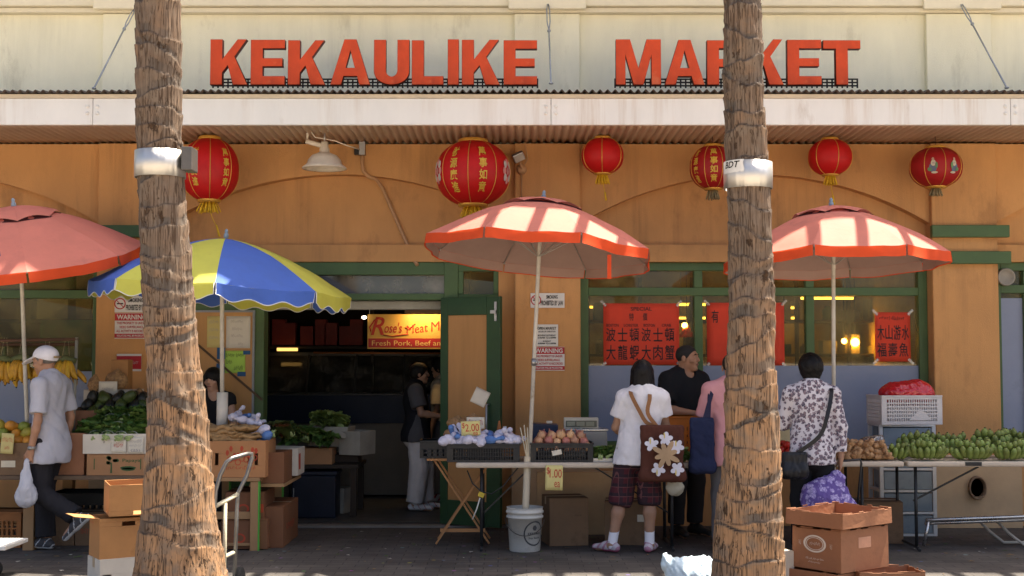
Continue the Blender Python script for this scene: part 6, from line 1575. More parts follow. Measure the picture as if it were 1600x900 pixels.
for i, px in enumerate((434, 452, 478, 500, 516, 538, 556)):
    p = at(px, 540, 2.75); o = carton('dark red carton standing in the row on the back shelf', p.x, 2.86, p.z+.004, .13 if i % 2 else .15, .16, .30-.04*(i % 3), 0, mat=M('dark_red_carton', (.16, .018, .014), .6, .2, 6), open_=False, group='red cartons on the back shelf', name='red_carton')
mb = MB(); a, b_ = at(433, 546, 2.6), at(465, 546, 2.6); mb.tube([a, b_], .02, 10); tag(mb.build('tube_lamp', emit('amber_tube', (1.0, .55, .14), .5), None), 'short glowing amber tube lamp under the red carton shelf', 'lamp')
# lit shop sign
yS_ = 1.55; a, b_ = at(574, 545, yS_), at(752, 491, yS_); w, h = b_.x-a.x, b_.z-a.z
T = thing('shop_sign', "lit yellow and red shop sign reading Rose's Meat Market inside the doorway", 'sign', (a.x, yS_, a.z))
mb = MB(); mb.box(0, w, 0, .05, 0, h); mb.build('sign_board', M('yellow_sign', (.60, .34, .07), .5, .06), T); mb = MB(); mb.box(.01, w, -.003, -.0005, .015, h*.30); mb.build('red_band', M('red_band_paint', (.35, .02, .02), .5), T)
mb = MB(); text(mb, 'R', (w*.03, -.004, h*.40), w*.12, h*.52, bold=.012, shear=.3); text(mb, "ose's", (w*.15, -.004, h*.46), w*.155, h*.30, bold=.008, shear=.25); text(mb, 'Meat', (0, 0, 0), w*.185, h*.25, bold=.0, fn=lambda p, q: Vector((w*.345+p, -.004, h*.42+p*.13+q))); text(mb, 'Market', (0, 0, 0), w*.32, h*.27, bold=.0, fn=lambda p, q: Vector((w*.56+p, -.004, h*.50+p*.13+q)))
mb.tube([(w*.14, -.004, h*.40), (w*.22, -.004, h*.36), (w*.30, -.004, h*.40), (w*.36, -.004, h*.42)], .006, 5); mb.tube([(w*.03, -.004, h*.5), (w*.02, -.004, h*.62), (w*.06, -.004, h*.82), (w*.12, -.004, h*.9)], .008, 5); mb.tube([(w*.33, -.004, h*.62), (w*.36, -.004, h*.55), (w*.42, -.004, h*.72)], .006, 5)
mb.build('red_lettering', M('sign_red_paint', (.42, .03, .015), .5), T); mb = MB(); text(mb, 'Fresh Pork, Beef and Chicken', (w*.04, -.0045, h*.07), w*.92, h*.17, bold=.0); mb.build('band_lettering', M('sign_yellow_paint', (.7, .45, .15), .5), T)
mb = MB(); mb.tube([(w*.02, -.02, h), (w*.02, -.02, 2.95-a.z)], .004, 5); mb.tube([(w*.9, -.02, h), (w*.9, -.02, 2.95-a.z)], .004, 5); mb.build('hanging_wire', METAL, T)
c = at(662, 486, yS_-.16); T = thing('sign_lamp', 'small lamp shining down on the yellow shop sign', 'lamp', c); mb = MB(); mb.tube([(-.16, 0, 0), (.16, 0, 0)], .012, 8); mb.build('lit_tube', emit('warm_tube', (1.0, .72, .32), 2), T); mb = MB(); mb.box(-.2, .2, -.03, .05, .02, .06); mb.box(-.2, .2, -.045, -.032, -.025, .06); mb.build('housing', M('tan_housing', (.30, .17, .09), .6), T)
mb = MB(); mb.tube([(0, .05, .04), (0, .16, .3)], .006, 5); mb.build('bracket', METAL, T)
ld = bpy.data.lights.new('sign_lamp_light', 'AREA'); ld.shape = 'RECTANGLE'; ld.size = .4; ld.size_y = .04; ld.energy = 1.0; ld.color = (1, .70, .32); lo = bpy.data.objects.new('sign_lamp_light', ld); COL.objects.link(lo); lo.parent = T; lo.location = (0, .0, -.02); lo.rotation_euler = (R(35), 0, 0)
mb = MB(); c = at(569, 496, yS_-.05); mb.ball(c, .028, .02, .02, 10); tag(mb.build('light_bulb', emit('bulb_white', (1, .85, .6), 2), None), 'bare white bulb at the left end of the yellow shop sign', 'lamp')
mb = MB(); a, b_ = at(490, 551, 2.3), at(700, 552, 2.3); mb.tube([a, b_], .012, 8); tag(mb.build('hanging_rail', M('amber_brown', (.30, .10, .03), .4), None), 'thin reddish rail running under the yellow shop sign', 'rail')
# ------------------------------------------------------------------ behind the windows
WARM = emit('warm_yellow_tube', (1.0, .62, .10), 2.2)
for i, (px0, px1, py, yy) in enumerate(((1063, 1110, 476, 2.6), (1064, 1110, 497, 3.3), (1225, 1262, 481, 2.6), (1224, 1262, 497, 3.3), (1266, 1330, 466, 1.6), (918, 945, 480, 2.6))):
    a, b_ = at(px0, py, yy), at(px1, py, yy); mb = MB(); mb.box(a.x-.10, b_.x+.02, yy-.02, yy+.02, a.z-.013, a.z+.013)
    mb2 = MB(); T = thing('ceiling_light', 'yellow strip light seen through the right window, ' + ('upper beside the big poster', 'lower beside the big poster', 'upper right of the palm', 'lower right of the palm', 'nearest the transom', 'left edge of the window')[i], 'lamp', (0, 0, 0), 0, 'strip lights inside the right windows'); mb.build('tube', WARM, T)
    mb2.box(a.x-.13, b_.x+.05, yy-.05, yy+.05, a.z+.022, a.z+.05); mb2.tube([(a.x, yy, a.z+.05), (a.x, yy, 2.75)], .006, 5); mb2.build('fitting', M('white_fitting', (.4, .36, .25)), T)
for px, py, r, lb in ((1336, 535, .05, 'larger glowing orange bulb behind the right window glass'), (1319, 533, .032, 'smaller glowing bulb left of the larger bulb behind the window')):
    c = at(px, py, 1.9); T = thing('hanging_bulb', lb, 'lamp', c); mb = MB(); mb.ball((0, 0, 0), r, n=12); mb.build('bulb', emit('orange_bulb', (1.0, .52, .08), 22), T); mb = MB(); mb.tube([(0, 0, r), (0, 0, 2.75-c.z)], .005, 5); mb.build('cord', BLKP, T)
c = at(1073, 520, .7); T = thing('pendant_lamp', 'red cone shaped pendant lamp behind the window glass above the vendor', 'lamp', c); mb = MB(); mb.lathe([(.01, .06), (.03, .05), (.09, -.04), (.085, -.045), (.02, .04)], n=20); mb.build('lamp_shade', M('red_shade', (.5, .06, .02), .5, trans=.3), T); mb = MB(); mb.ball((-.02, 0, .075), .03, n=10); mb.build('bulb', emit('orange_bulb', (1.0, .52, .08), 22), T); mb = MB(); mb.tube([(0, 0, .06), (0, 0, 2.75-c.z)], .004, 5); mb.build('cord', BLKP, T)
mb = MB(); a, b_ = at(925, 560, 1.2), at(1440, 500, 1.2)
T = thing('store_rack', 'cluttered shelving rack dim behind the right window', 'shelf', (0, 0, 0))
for zz in (1.62, 2.0): mb.box(a.x, b_.x, 1.9, 2.3, zz, zz+.03)
for i in range(7): xx = a.x+(b_.x-a.x)*i/6; mb.box(xx-.02, xx+.02, 1.9, 1.94, 0, 2.5)
mb.build('rack_frame', M('rack_brown', (.10, .075, .035), .6), T)
g = random.Random(12)
for i in range(26):
    zz = (1.651, 2.031)[i % 2]; xx = a.x+.15+(b_.x-a.x-.3)*(i//2)/12.5; hh = g.uniform(.10, .24); mb = MB()
    col = ((.25, .20, .10), (.06, .12, .06), (.30, .24, .13), (.12, .05, .03), (.35, .30, .18))[i % 5]
    if i % 3: mb.box(xx-.08, xx+.08, 1.95, 2.15, zz, zz+hh)
    else: mb.lathe([(.001, 0), (.06, 0), (.06, hh*.7), (.03, hh*.85), (.03, hh), (.001, hh)], (xx, 2.05, zz), 12)
    tag(mb.build('stored_jar' if i % 3 == 0 else 'stored_box', M('stored_goods_%d' % (i % 5), col, .6, .2), None, bevel=.004), 'dim jar on the rack behind the right window' if i % 3 == 0 else 'dim box on the rack behind the right window', 'jar' if i % 3 == 0 else 'box', 'goods on the rack behind the window')
# stacked cartons behind the left window
sh = at(0, 499, .40).z
T = thing('store_shelf', 'shelf behind the left window carrying pale cartons', 'shelf', (at(60, 500, .4).x, .34, 0)); mb = MB(); mb.box(-1.6, .62, 0, .40, sh-.03, sh); mb.box(-1.6, .62, .0, .40, at(0, 452, .4).z-.03, at(0, 452, .4).z-.001); mb.build('shelf_board', M('dark_wood', (.07, .045, .03), .7), T)
mb = MB()
for dx in (-1.6, .60): mb.box(dx, dx+.03, .2, .24, 0, 2.5)
mb.build('shelf_upright', M('dark_wood', (.07, .045, .03), .7), T)
zsh2 = at(0, 452, .4).z
for lb, px0, px1, py0, low, mt in (('white carton with ragged top edge behind the left window, lower shelf', 57, 106, 468, 1, CARD_W), ('beige carton at the left pier behind the window, lower shelf', 118, 143, 466, 1, M('beige_carton', (.50, .42, .30), .8)), ('second beige carton right against the window jamb, lower shelf', 144, 166, 466, 1, M('beige_carton', (.50, .42, .30), .8)), ('green and white carton on the upper shelf behind the left window', 58, 116, 428, 0, M('green_carton', (.10, .26, .08), .7, .2, 4)), ('beige carton on the upper shelf against the window jamb', 119, 160, 425, 0, M('beige_carton', (.50, .42, .30), .8)), ('dim grey bundle carton at the left edge behind the window', -60, 48, 470, 1, CARD_D)):
    a, b_ = at(px0, py0, .37), at(px1, py0, .37); z0 = (zsh2, sh)[low]+.001; carton(lb, (a.x+b_.x)/2, .37+.15, z0, b_.x-a.x, .28, max(.08, a.z-z0), 0, mat=mt, open_=(low == 1 and px0 == 57), notch=(px0 == 57))
# ------------------------------------------------------------------ middle table
a = at(698, 722, YT0+.04); b_ = at(812, 694, YT0+.04); cw = b_.x-a.x; chh = b_.z-ZTAB
crate('black slotted crate of white wrapped bundles at the left end of the middle table', (a.x+b_.x)/2, YT0+.22, ZTAB+.001, cw, .36, chh, 0, BLKP, 3, 24, .5)
g = random.Random(4); sp = []
for i in range(14): px = 700+8.2*i+g.uniform(-3, 3); yy = YT0+.06+g.uniform(0, .10); sp.append((at(px, 0, yy).x, yy, ZTAB+chh+.02+g.uniform(0, .02)))
for i in range(10): px = 712+9.2*i+g.uniform(-3, 3); yy = YT0+.20+g.uniform(0, .12); sp.append((at(px, 0, yy).x, yy, ZTAB+chh+.035+g.uniform(0, .05)))
heap('wrapped_bundle', 'white and blue plastic wrapped bundle heaped in the left black crate', 'bundle', 'wrapped bundles in the left black crate', WM+[WM[0], WM[1]], sp, seed=9, scl=(1.0, 1.25))
a = at(829, 720, YT0+.04); b_ = at(927, 693, YT0+.04); cw = b_.x-a.x
crate('black slotted crate of onions on the middle table', (a.x+b_.x)/2, YT0+.22, ZTAB+.001, cw, .34, b_.z-ZTAB, 0, BLKP, 3, 20, .5)
heap('onion', 'tan or pinkish onion in the heap in the right black crate', 'onion', 'onions in the right black crate', ON, pile(a.x+.01, b_.x-.01, YT0+.06, YT0+.38, b_.z-.075, .036, 3, 3), seed=2, scl=(.9, 1.1))
mb = MB(); c = at(870, 707, YT0+.03); mb.box(-.04, .04, -.004, 0, -.02, .02); o = tag(mb.build('paper_label', WCARD, None, (c.x, YT0+.03-.008, c.z)), 'small white paper label stuck on the onion crate front', 'label'); o.rotation_euler = (0, R(-12), 0)
card('yellow card with red price 1.00 ea hanging from the middle table edge', 852, 879, 727, 766, YT0-.012, [('$', .06, .62, .18, .3), ('1.00', .24, .50, .70, .34), ('ea', .52, .12, .32, .22)], YCARD, RINK, tilt=1, bold=.0)
card('yellow card with red price 2.00 stuck in the wrapped bundles', 721, 751, 658, 681, YT0+.10, [('$', .05, .5, .15, .4), ('2.00', .22, .30, .72, .50), ('ea', .62, .04, .25, .2)], YCARD, RINK, tilt=-3, bold=.0)
card('cream card with red writing behind the yellow 2.00 card', 729, 757, 652, 670, YT0+.26, [('~', .1, .3, .8, .5)], WCARD, RINK, bold=.0)
card('curled blank paper sheet above the nut bags by the open door', 733, 757, 607, 632, -.85, [], WCARD, RINK, tilt=25, curl=.06)
# stand goods
pz = zS
mb = MB(); mb.box(-.22, .22, -.15, .15, 0, .012); mb.box(-.24, .24, -.17, -.152, .004, .02); T = tag(mb.build('metal_tray', METAL, None, (at(735, 690, yS).x, yS, at(735, 688, yS).z), bevel=.003), 'flat silver tray of nut bags beside the open door', 'tray'); 
T2 = crate('black plastic box on the folding stand beside the doorway', at(690, 700, yS).x, yS, zS+.001, .36, .32, .15, 0, BLKP, 2, 6, .3, solid_top=.5); crate('black plastic box on the right of the folding stand, under the nut bags', at(757, 700, yS).x, yS+.03, zS+.001, .30, .32, .14, 0, BLKP, 2, 6, .3, solid_top=.5)
for i, (px, py, r, h_, lb) in enumerate(((708, 688, .085, .055, 'low net bag of brown nuts at the left of the silver tray'), (726, 690, .10, .05, 'flat net bag of nuts in the middle of the silver tray'), (715, 668, .095, .045, 'net bag of nuts stacked on the left tray bag'), (738, 668, .11, .055, 'biggest net bag of nuts, topmost on the tray heap'), (754, 690, .09, .045, 'net bag of nuts behind the yellow 2.00 card'), (776, 692, .10, .04, 'flat clear bag of dark nuts right of the tray'))): nutbag(lb, px, py, -1.0-.03*(i % 3), r, h_)
T = thing('small_bottle', 'small clear bottle with white cap behind the wrapped bundles', 'bottle', (at(789, 690, -1.02).x, -1.02, at(789, 692, -1.0).z)); mb = MB(); mb.lathe([(.001, 0), (.03, .002), (.03, .09), (.014, .115), (.014, .125), (.001, .125)], n=14); mb.build('bottle_body', M('hazy_plastic', (.4, .38, .34), .2), T); mb = MB(); mb.lathe([(.016, .118), (.016, .145), (.001, .146)], n=12); mb.build('cap', M('white_cap', (.7, .7, .68)), T)
mb = MB(); c = at(780, 688, -.95); mb.lathe([(.001, -.0), (.022, .0), (.020, .10), (.008, .17), (.001, .175)], n=12); tag(mb.build('carrot', M('carrot_orange', (.48, .17, .05), .6, .2, 12), None, (c.x, -.95, c.z)), 'pointed orange brown root standing behind the nut bags', 'root')
# scale and cash box
yq = -1.15; a, b_ = at(884, 700, yq), at(950, 672, yq)
T = thing('market_scale', 'grey market scale with raised display behind the onion crate', 'scale', ((a.x+b_.x)/2, yq, ZTAB+.001)); w = (b_.x-a.x)/2; h_ = at(0, 674, yq).z-ZTAB
GREYS = M('grey_scale_body', (.34, .33, .29), .45, .06); mb = MB(); mb.prism([(-w, 0), (w, 0), (w*.95, h_), (-w*.95, h_)], 0, .26); mb.build('scale_body', GREYS, T, bevel=.012)
mb = MB(); mb.box(-w*1.02, w*1.02, .0, .27, h_+.002, h_+.018); mb.build('weighing_plate', M('steel_plate', (.5, .5, .48), .3, metal=.8), T, bevel=.004)
hb, ht = at(0, 671, yq).z-ZTAB, at(0, 653, yq).z-ZTAB; x0, x1 = at(880, 0, yq).x-T.location.x, at(933, 0, yq).x-T.location.x; hb = max(hb, h_+.02)
mb = MB(); mb.box(x0, x1, .02, .10, hb, ht); mb.build('display_head', M('beige_display', (.50, .48, .40), .5), T, bevel=.006); mb = MB(); mb.box(x0+.015, x1-.015, .015, .0185, hb+.015, ht-.025); mb.build('display_window', M('dim_lcd', (.10, .11, .085), .25), T)
for i in range(3): mb = MB(); xx = x0+.025+(x1-x0-.05)*i/3; mb.box(xx, xx+(x1-x0)/3-.03, .0125, .0145, hb+.025, ht-.035); mb.build('digit_field', M('lcd_grey', (.22, .24, .18), .3), T)
a, b_ = at(828, 692, -1.12), at(872, 662, -1.12); T = thing('cash_register', 'small dark blue register with pale blue display left of the scale', 'register', ((a.x+b_.x)/2, -1.12, ZTAB+.001)); w = (b_.x-a.x)/2; mb = MB(); mb.prism([(-w, 0), (w, 0), (w, b_.z-ZTAB-.01), (-w, b_.z-ZTAB)], 0, .25); mb.build('register_body', M('navy_plastic', (.02, .03, .06), .4), T, bevel=.006); mb = MB(); mb.box(-w*.5, w*.85, -.004, -.001, .06, .115); mb.build('display', M('blue_display', (.12, .18, .32), .3), T)
mb = MB(); mb.box(w*.2, w*.6, .05, .1, b_.z-ZTAB+.0, b_.z-ZTAB+.02); mb.build('receipt', WCARD, T)
# greens on trays, orange crate
T = thing('greens_tray', 'shallow steel tray of chopped greens beside the woman in white', 'tray', (at(965, 715, YT0+.2).x, YT0+.24, ZTAB+.001)); mb = MB(); w = .22; mb.box(-w, w, -.17, .17, 0, .008); mb.box(-w, w, -.17, -.164, .0085, .03); mb.box(-w, w, .164, .17, .0085, .03); mb.build('tray_body', METAL, T)
for i in range(10):
    px = 938+i*6 if i < 7 else 1040+12*(i-7); yy = YT0+.10+.09*(i % 3); p = at(px, 712, yy)
    o = mesh_obj('greens_bundle', leafy_mesh(130+i, .16, .08, 26), None, (p.x, yy, ZTAB+.022), i*1.7); o.scale = (.75, .75, .8); tag(o, 'small dark green leafy bundle on the steel tray by the woman in white', 'greens', 'small greens on the steel tray')
ORP = M('orange_plastic', (.55, .16, .02), .45, .08); a, b_ = at(1050, 700, -1.25), at(1106, 651, -1.25); crate('orange plastic crate in front of the vendor', (a.x+b_.x)/2, -1.08, ZTAB+.001, b_.x-a.x+.06, .32, b_.z-ZTAB, 0, ORP, 4, 8, .3)
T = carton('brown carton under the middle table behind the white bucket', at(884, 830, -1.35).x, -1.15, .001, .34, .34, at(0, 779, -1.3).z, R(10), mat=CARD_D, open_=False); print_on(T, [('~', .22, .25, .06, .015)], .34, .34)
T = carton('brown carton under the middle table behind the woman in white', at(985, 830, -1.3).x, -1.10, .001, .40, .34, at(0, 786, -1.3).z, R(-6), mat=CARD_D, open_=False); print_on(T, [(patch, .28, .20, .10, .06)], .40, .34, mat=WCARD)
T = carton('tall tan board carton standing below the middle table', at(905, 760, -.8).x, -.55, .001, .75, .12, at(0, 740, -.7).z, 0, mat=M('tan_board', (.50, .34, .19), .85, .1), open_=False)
# bucket and pipe
bx, by = at(820, 800, y3).x, y3
T = thing('plastic_bucket', 'white plastic bucket with black round emblem holding the umbrella pole', 'bucket', (bx, by, 0)); hB = at(0, 792, y3).z; r0, r1 = .128, .150
BUCK = M('white_bucket_plastic', (.56, .54, .48), .45, .10, 5, .05, stain=((.30, .26, .20), 6, .55, .5)); mb = MB(); mb.lathe([(.001, .004), (r0-.004, 0), (r0, .006), (r1-.006, hB*.76), (r1+.004, hB*.76), (r1+.006, hB*.80), (r1-.004, hB*.81), (r1-.003, hB*.87), (r1+.007, hB*.875), (r1+.008, hB*.92), (r1-.001, hB*.93), (r1, hB*.985), (r1+.005, hB), (r1-.008, hB), (r1-.012, hB*.8), (r0-.008, .02), (.001, .015)], n=48); mb.build('bucket_body', BUCK, T)
mb = MB(); mb.tube([((r1+.012)*math.sin(a), -(r1+.012)*math.cos(a), hB*.78-.14*max(0, math.cos(a*.9))**1.2) for a in np.linspace(-1.6, 1.5, 20)], .0035, 6); mb.build('wire_handle', M('dark_wire', (.10, .09, .08), .4, metal=.6), T)
def bk(a0, z0):
    def f(p, q): 
        z = z0+q; r_ = r0+(r1-.006-r0)*z/(hB*.76)+.0015; th = a0+p/r_; return Vector((r_*math.sin(th), -r_*math.cos(th), z))
    return f
mb = MB(); f = bk(.62, .155); n = 36
for r_o, r_i in ((.098, .086),):
    vs = []
    for i in range(n):
        a = 2*math.pi*i/n
        for rr in (r_o, r_i): vs.append(f(rr*math.cos(a), rr*math.sin(a)*1.05))
    mb.add(vs, [(2*i, 2*((i+1) % n), 2*((i+1) % n)+1, 2*i+1) for i in range(n)])
mb.add([f(.022*math.cos(i*1.0472), .045+.024*math.sin(i*1.0472)) for i in range(6)], [tuple(range(6))])
text(mb, 'KIKKOMAN', (0, 0, 0), .125, .022, bold=.03, fn=lambda p, q: f(p-.062, q-.012)); text(mb, 'Soy Sauce', (0, 0, 0), .11, .022, bold=.015, fn=lambda p, q: f(p-.055, q-.050))
mb.build('emblem', M('faded_black_print', (.06, .06, .06), .6), T)
mb = MB(); f2 = bk(-.75, .12); 
for i in range(9): text(mb, '~', (0, 0, 0), .06, .006, bold=.0, fn=lambda p, q: f2(p, q+.085-.012*i))
mb.build('small_print', M('grey_print', (.25, .24, .22), .7), T)
xo = at(822, 700, y3-.03).x; T = thing('plastic_pipe', 'cream plastic pipe standing upright in the white bucket', 'pipe', (at(819, 790, y3).x, y3-.035, .02)); mb = MB(); t_ = at(824, 713, y3-.035)-T.location; mb.tube([(0, 0, 0), (t_.x, 0, t_.z)], .028, 16, caps=False); mb.tube([(0, 0, 0), (t_.x, 0, t_.z-.002)], .023, 12); mb.build('pipe_tube', M('cream_pvc', (.58, .50, .36), .5, .1), T)
for i, (px, py) in enumerate(((813, 668), (819, 664), (824, 668))):
    p = at(px, py, y3-.04); q = at(824, 713, y3-.035); mb = MB(); q2 = q+(q-p)*.3; mb.tube([Vector((q.x+(i-1)*.008, y3-.035, q.z-.1)), Vector((q.x+(i-1)*.008, y3-.036, q.z)), p], .0055, 6); tag(mb.build('thin_stick', M('pale_stick', (.58, .50, .34), .6), None), 'thin pale stick leaning out of the cream pipe', 'stick', 'sticks in the cream pipe')
# dangling cord and tag under the left end of the table
T = thing('power_cord', 'dark cord with yellow tag and white tail dangling below the table end', 'cord', at(760, 735, YT0+.1)); o_ = T.location.copy(); p = lambda px, py: at(px, py, YT0+.08)-o_
mb = MB(); mb.tube([p(730, 735), p(738, 755), p(752, 768), p(768, 772), p(786, 760), p(800, 742), p(812, 728)], .006, 6); mb.build('cord_loop', BLKP, T); mb = MB(); c = p(752, 773); mb.mbox(Matrix.Translation(c) @ Matrix.Rotation(.4, 4, 'Y'), .05, .012, .04); mb.build('yellow_tag', M('yellow_tape2', (.55, .40, .05)), T); mb = MB(); mb.tube([p(750, 778), p(745, 795), p(738, 812)], .006, 6); mb.build('white_tail', M('white_cord', (.6, .58, .5)), T)
# ------------------------------------------------------------------ right tables
zt_ = ZTAB+.011
gm = []
GING = M('ginger_skin', (.40, .23, .11), .75, .25, 20, .3, 60)
for i in range(4):
    g = random.Random(40+i); mb = MB()
    for k in range(4): a = g.uniform(-.5, .5)+k*1.4; knob(mb, [(0, 0, 0), (math.cos(a)*.035, math.sin(a)*.03, .008), (math.cos(a)*.065, math.sin(a)*.05, .012)], [.022, .020, .013], 8, 0, .3, i+k)
    gm.append(mb.mesh('ginger_root', GING))
heap('ginger_root', 'tan ginger root in the pile beside the clear plastic bag', 'ginger', 'ginger piled on the right table', gm, pile(at(1318, 710, YT0).x, at(1396, 710, YT0).x, YT0+.04, YT0+.40, zt_-.01, .035, 3, 6), seed=5, scl=(.9, 1.2))
p = at(1362, 694, -1.30); blob('clear_bag', 'crumpled clear plastic bag on the ginger pile', 'bag', [('e', (0, 0, 0), (.11, .07, .055)), ('c', (-.05, 0, 0), (.08, 0, .05), .05, .03)], glass_mat('clear_plastic', (.85, .85, .85), .12, .15, .35, (.5, .48, .46)), (p.x, -1.3, p.z), (.012, 45), 3)
g = random.Random(6)
for i, (px, yy, rz, n, sc_, zz, lb) in enumerate(((1398, -1.45, .5, 6, .9, 0, 'green banana hand at the left end of the banana row, turned sideways'), (1446, -1.50, .0, 8, 1.05, 0, 'green banana hand with blunt tips toward the street, second in the row'), (1518, -1.50, -.1, 9, 1.1, 0, 'full green banana hand in the middle of the row, above the carry handle'), (1578, -1.50, .15, 9, 1.08, 0, 'green banana hand near the right edge of the picture'), (1640, -1.48, .0, 8, 1.05, 0, 'green banana hand at the far right end of the row'),
      (1425, -1.22, .3, 7, 1.05, .03, 'green banana hand heaped behind the left end of the row'), (1480, -1.22, -.2, 8, 1.05, .02, 'green banana hand heaped in the gap behind the second hand'), (1545, -1.20, .2, 8, 1.15, .045, 'tallest green banana hand, heaped behind the middle of the row'), (1602, -1.20, -.3, 8, 1.1, .03, 'green banana hand heaped behind the right edge hand'))):
    banana_hand(lb, (at(px, 700, yy).x, yy, zt_+.01+zz), rz, n, GB, .11, R(-8 if yy > -1.3 else 6), 'green banana hands on the right table', 2, sc_*(1.10 if yy > -1.3 else 1.0))
# red produce and yellow bag by the floral blouse
TOM = M('red_tomato', (.45, .03, .02), .3, .15); mb = MB(); mb.lathe([(.001, -.028), (.022, -.026), (.036, -.008), (.036, .012), (.02, .028), (.006, .024), (.001, .022)], n=14); tm = mb.mesh('tomato', TOM)
heap('tomato', 'red tomato in the pile left of the floral blouse', 'tomato', 'tomatoes piled on the right table', [tm], pile(at(1198, 710, YT0).x, at(1250, 710, YT0).x, YT0+.05, YT0+.35, zt_-.005, .035, 3, 7), seed=8)
a, b_ = at(1214, 700, -1.15), at(1234, 648, -1.15); carton('pale yellow carton standing behind the tomatoes', (a.x+b_.x)/2-.02, -1.0, zt_, .16, .16, b_.z-zt_, R(15), mat=M('pale_yellow_carton', (.58, .48, .26), .7), open_=False)
# white crate on a drawer tower
yD = -.72; a, b_ = at(1376, 820, yD), at(1462, 667, yD); w = b_.x-a.x
T = thing('drawer_tower', 'white plastic drawer tower with hazy drawers behind the ginger table', 'drawers', ((a.x+b_.x)/2, yD, 0)); hT = b_.z; PLW = M('white_plastic_frame', (.62, .61, .58), .45, .05)
mb = MB(); x0, x1 = -w/2, w/2; t = .035
for xx in (x0, x1-t): mb.box(xx, xx+t, 0, .03, 0, hT); mb.box(xx, xx+t, .35, .38, 0, hT)
mb.box(x0, x1, 0, .38, hT+.001, hT+.018)
for i in range(5): zz = hT*i/5; mb.box(x0+t, x1-t, .0, .38, zz, zz+.022)
for i in range(5):
    zz = hT*i/5; mb.box(x0, x0+.012, .031, .349, zz, zz+.03); mb.box(x1-.012, x1, .031, .349, zz, zz+.03)
mb.build('tower_frame', PLW, T, bevel=.003)
for i in range(5):
    zz = hT*i/5+.026; mb = MB(); mb.box(x0+t+.006, x1-t-.006, .004, .35, zz, zz+hT/5-.036); mb.build('drawer', M('hazy_drawer_plastic', (.30, .36, .40), .3, .15, 4, trans=.3), T, bevel=.004)
a, b_ = at(1370, 665, yD-.03), at(1468, 618, yD-.03); w = b_.x-a.x
crate('white slotted laundry style crate on the drawer tower, filled with a red bag', (a.x+b_.x)/2+.02, yD+.16, hT+.02, w, .36, b_.z-hT-.02, R(6), M('white_crate_plastic', (.60, .57, .55), .45, .06), 6, 22, .5, solid_top=.14, tri=True)
p = at(1417, 617, yD+.12); blob('red_bag', 'shiny red plastic bag heaped in the white crate', 'bag', [('e', (-.05, 0, .02), (.20, .13, .10)), ('e', (.08, 0, .03), (.15, .12, .11)), ('c', (-.12, 0, 0), (.16, .0, .0), .09, .09)], M('shiny_red_plastic', (.50, .012, .02), .22, .1, 6, .2, 40, spec=.7), (p.x, yD+.12, p.z), (.012, 34), 6)
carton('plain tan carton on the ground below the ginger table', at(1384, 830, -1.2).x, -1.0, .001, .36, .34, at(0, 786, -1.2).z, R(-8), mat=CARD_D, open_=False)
# ------------------------------------------------------------------ sunlit boxes on the right, blue bag
yX = -3.62; hz = lambda py: at(1300, py, yX-.2).z
xX = at(1313, 860, yX).x
carton('flat brown carton tray, bottom of the right hand sunlit stack', xX-.03, yX, .001, .52, .42, max(.08, hz(893)-.004), R(38), mat=CARD_P)
T = carton('big brown carton with pale oval logo, middle of the right hand stack', xX, yX, hz(893)+.002, .50, .41, hz(828)-hz(893), R(37), mat=CARD_P, notch=True); hh = hz(828)-hz(893)
def oval(mb, o, ux, w, h): ring(mb, o, ux, w, h, .09, 30); ring(mb, o+ux*w*.12+Vector((0, 0, h*.14)), ux, w*.76, h*.72, .04, 26); text(mb, '~', o+ux*w*.28+Vector((0, 0, h*.40)), w*.44, h*.2, ux=ux, bold=.0)
print_on(T, [(oval, .10, hh*.42, .19, hh*.42), ('~', .12, hh*.24, .15, .014), ('~', .14, hh*.16, .10, .012), ('~', .06, hh*.56, .02, .035), ('~', .32, hh*.54, .02, .035)], .50, .41, 'l', WHITEP)
print_on(T, [(patch, .18, hh*.55, .13, hh*.26)], .50, .41, 'f', M('torn_label', (.50, .26, .16), .7), name='torn_label')
T = carton('shallow brown carton lid lying askew, topmost on the right hand stack', xX-.01, yX-.01, hz(826)+.012, .56, .46, hz(797)-hz(820), R(40), mat=CARD_P, notch=True)
carton('low brown carton at the bottom edge, right of the stack', at(1388, 897, -3.85).x, -3.75, .001, .44, .30, at(0, 896, -3.9).z, R(4), mat=CARD_P, notch=True)
carton('pale carton half hidden behind the right palm foot', at(1222, 880, -3.9).x, -3.55, .001, .22, .22, at(0, 862, -3.6).z, R(20), mat=CARD_W, open_=False)
p = at(1079, 905, -3.35); blob('plastic_sack', 'bright white and blue plastic sack on the pavement by the right palm', 'sack', [('e', (0, 0, .09), (.17, .13, .10)), ('c', (-.15, 0, .16), (.10, 0, .16), .05, .06), ('c', (-.14, 0, .16), (-.17, 0, .22), .025, .02)], M('white_blue_plastic', (.55, .68, .74), .35, .3, 5, .2, 30), (p.x, -3.35, .005), (.016, 52), 2)

g = random.Random(77); mb = MB()
for i in range(260):
    x = g.uniform(-5.5, 5.5); y = g.choice((g.uniform(-4.8, -.4), g.uniform(-2.2, -1.2))); a = g.uniform(0, 6.3); l = g.uniform(.008, .035); w = l*g.uniform(.3, .7); z = .004
    mb.add([(x+math.cos(a)*l, y+math.sin(a)*l, z), (x-math.sin(a)*w, y+math.cos(a)*w, z+.004), (x-math.cos(a)*l, y-math.sin(a)*l, z+.001), (x+math.sin(a)*w, y-math.cos(a)*w, z+.002)], [(0, 1, 2, 3)], g.choice((0, 0, 1, 2)))
tag(mb.build('litter', [M('dry_leaf_scrap', (.20, .13, .06)), M('paper_scrap', (.45, .42, .36)), M('green_scrap', (.08, .13, .03))]), 'small leaf and paper scraps scattered on the dark pavers', 'litter', kind='stuff')
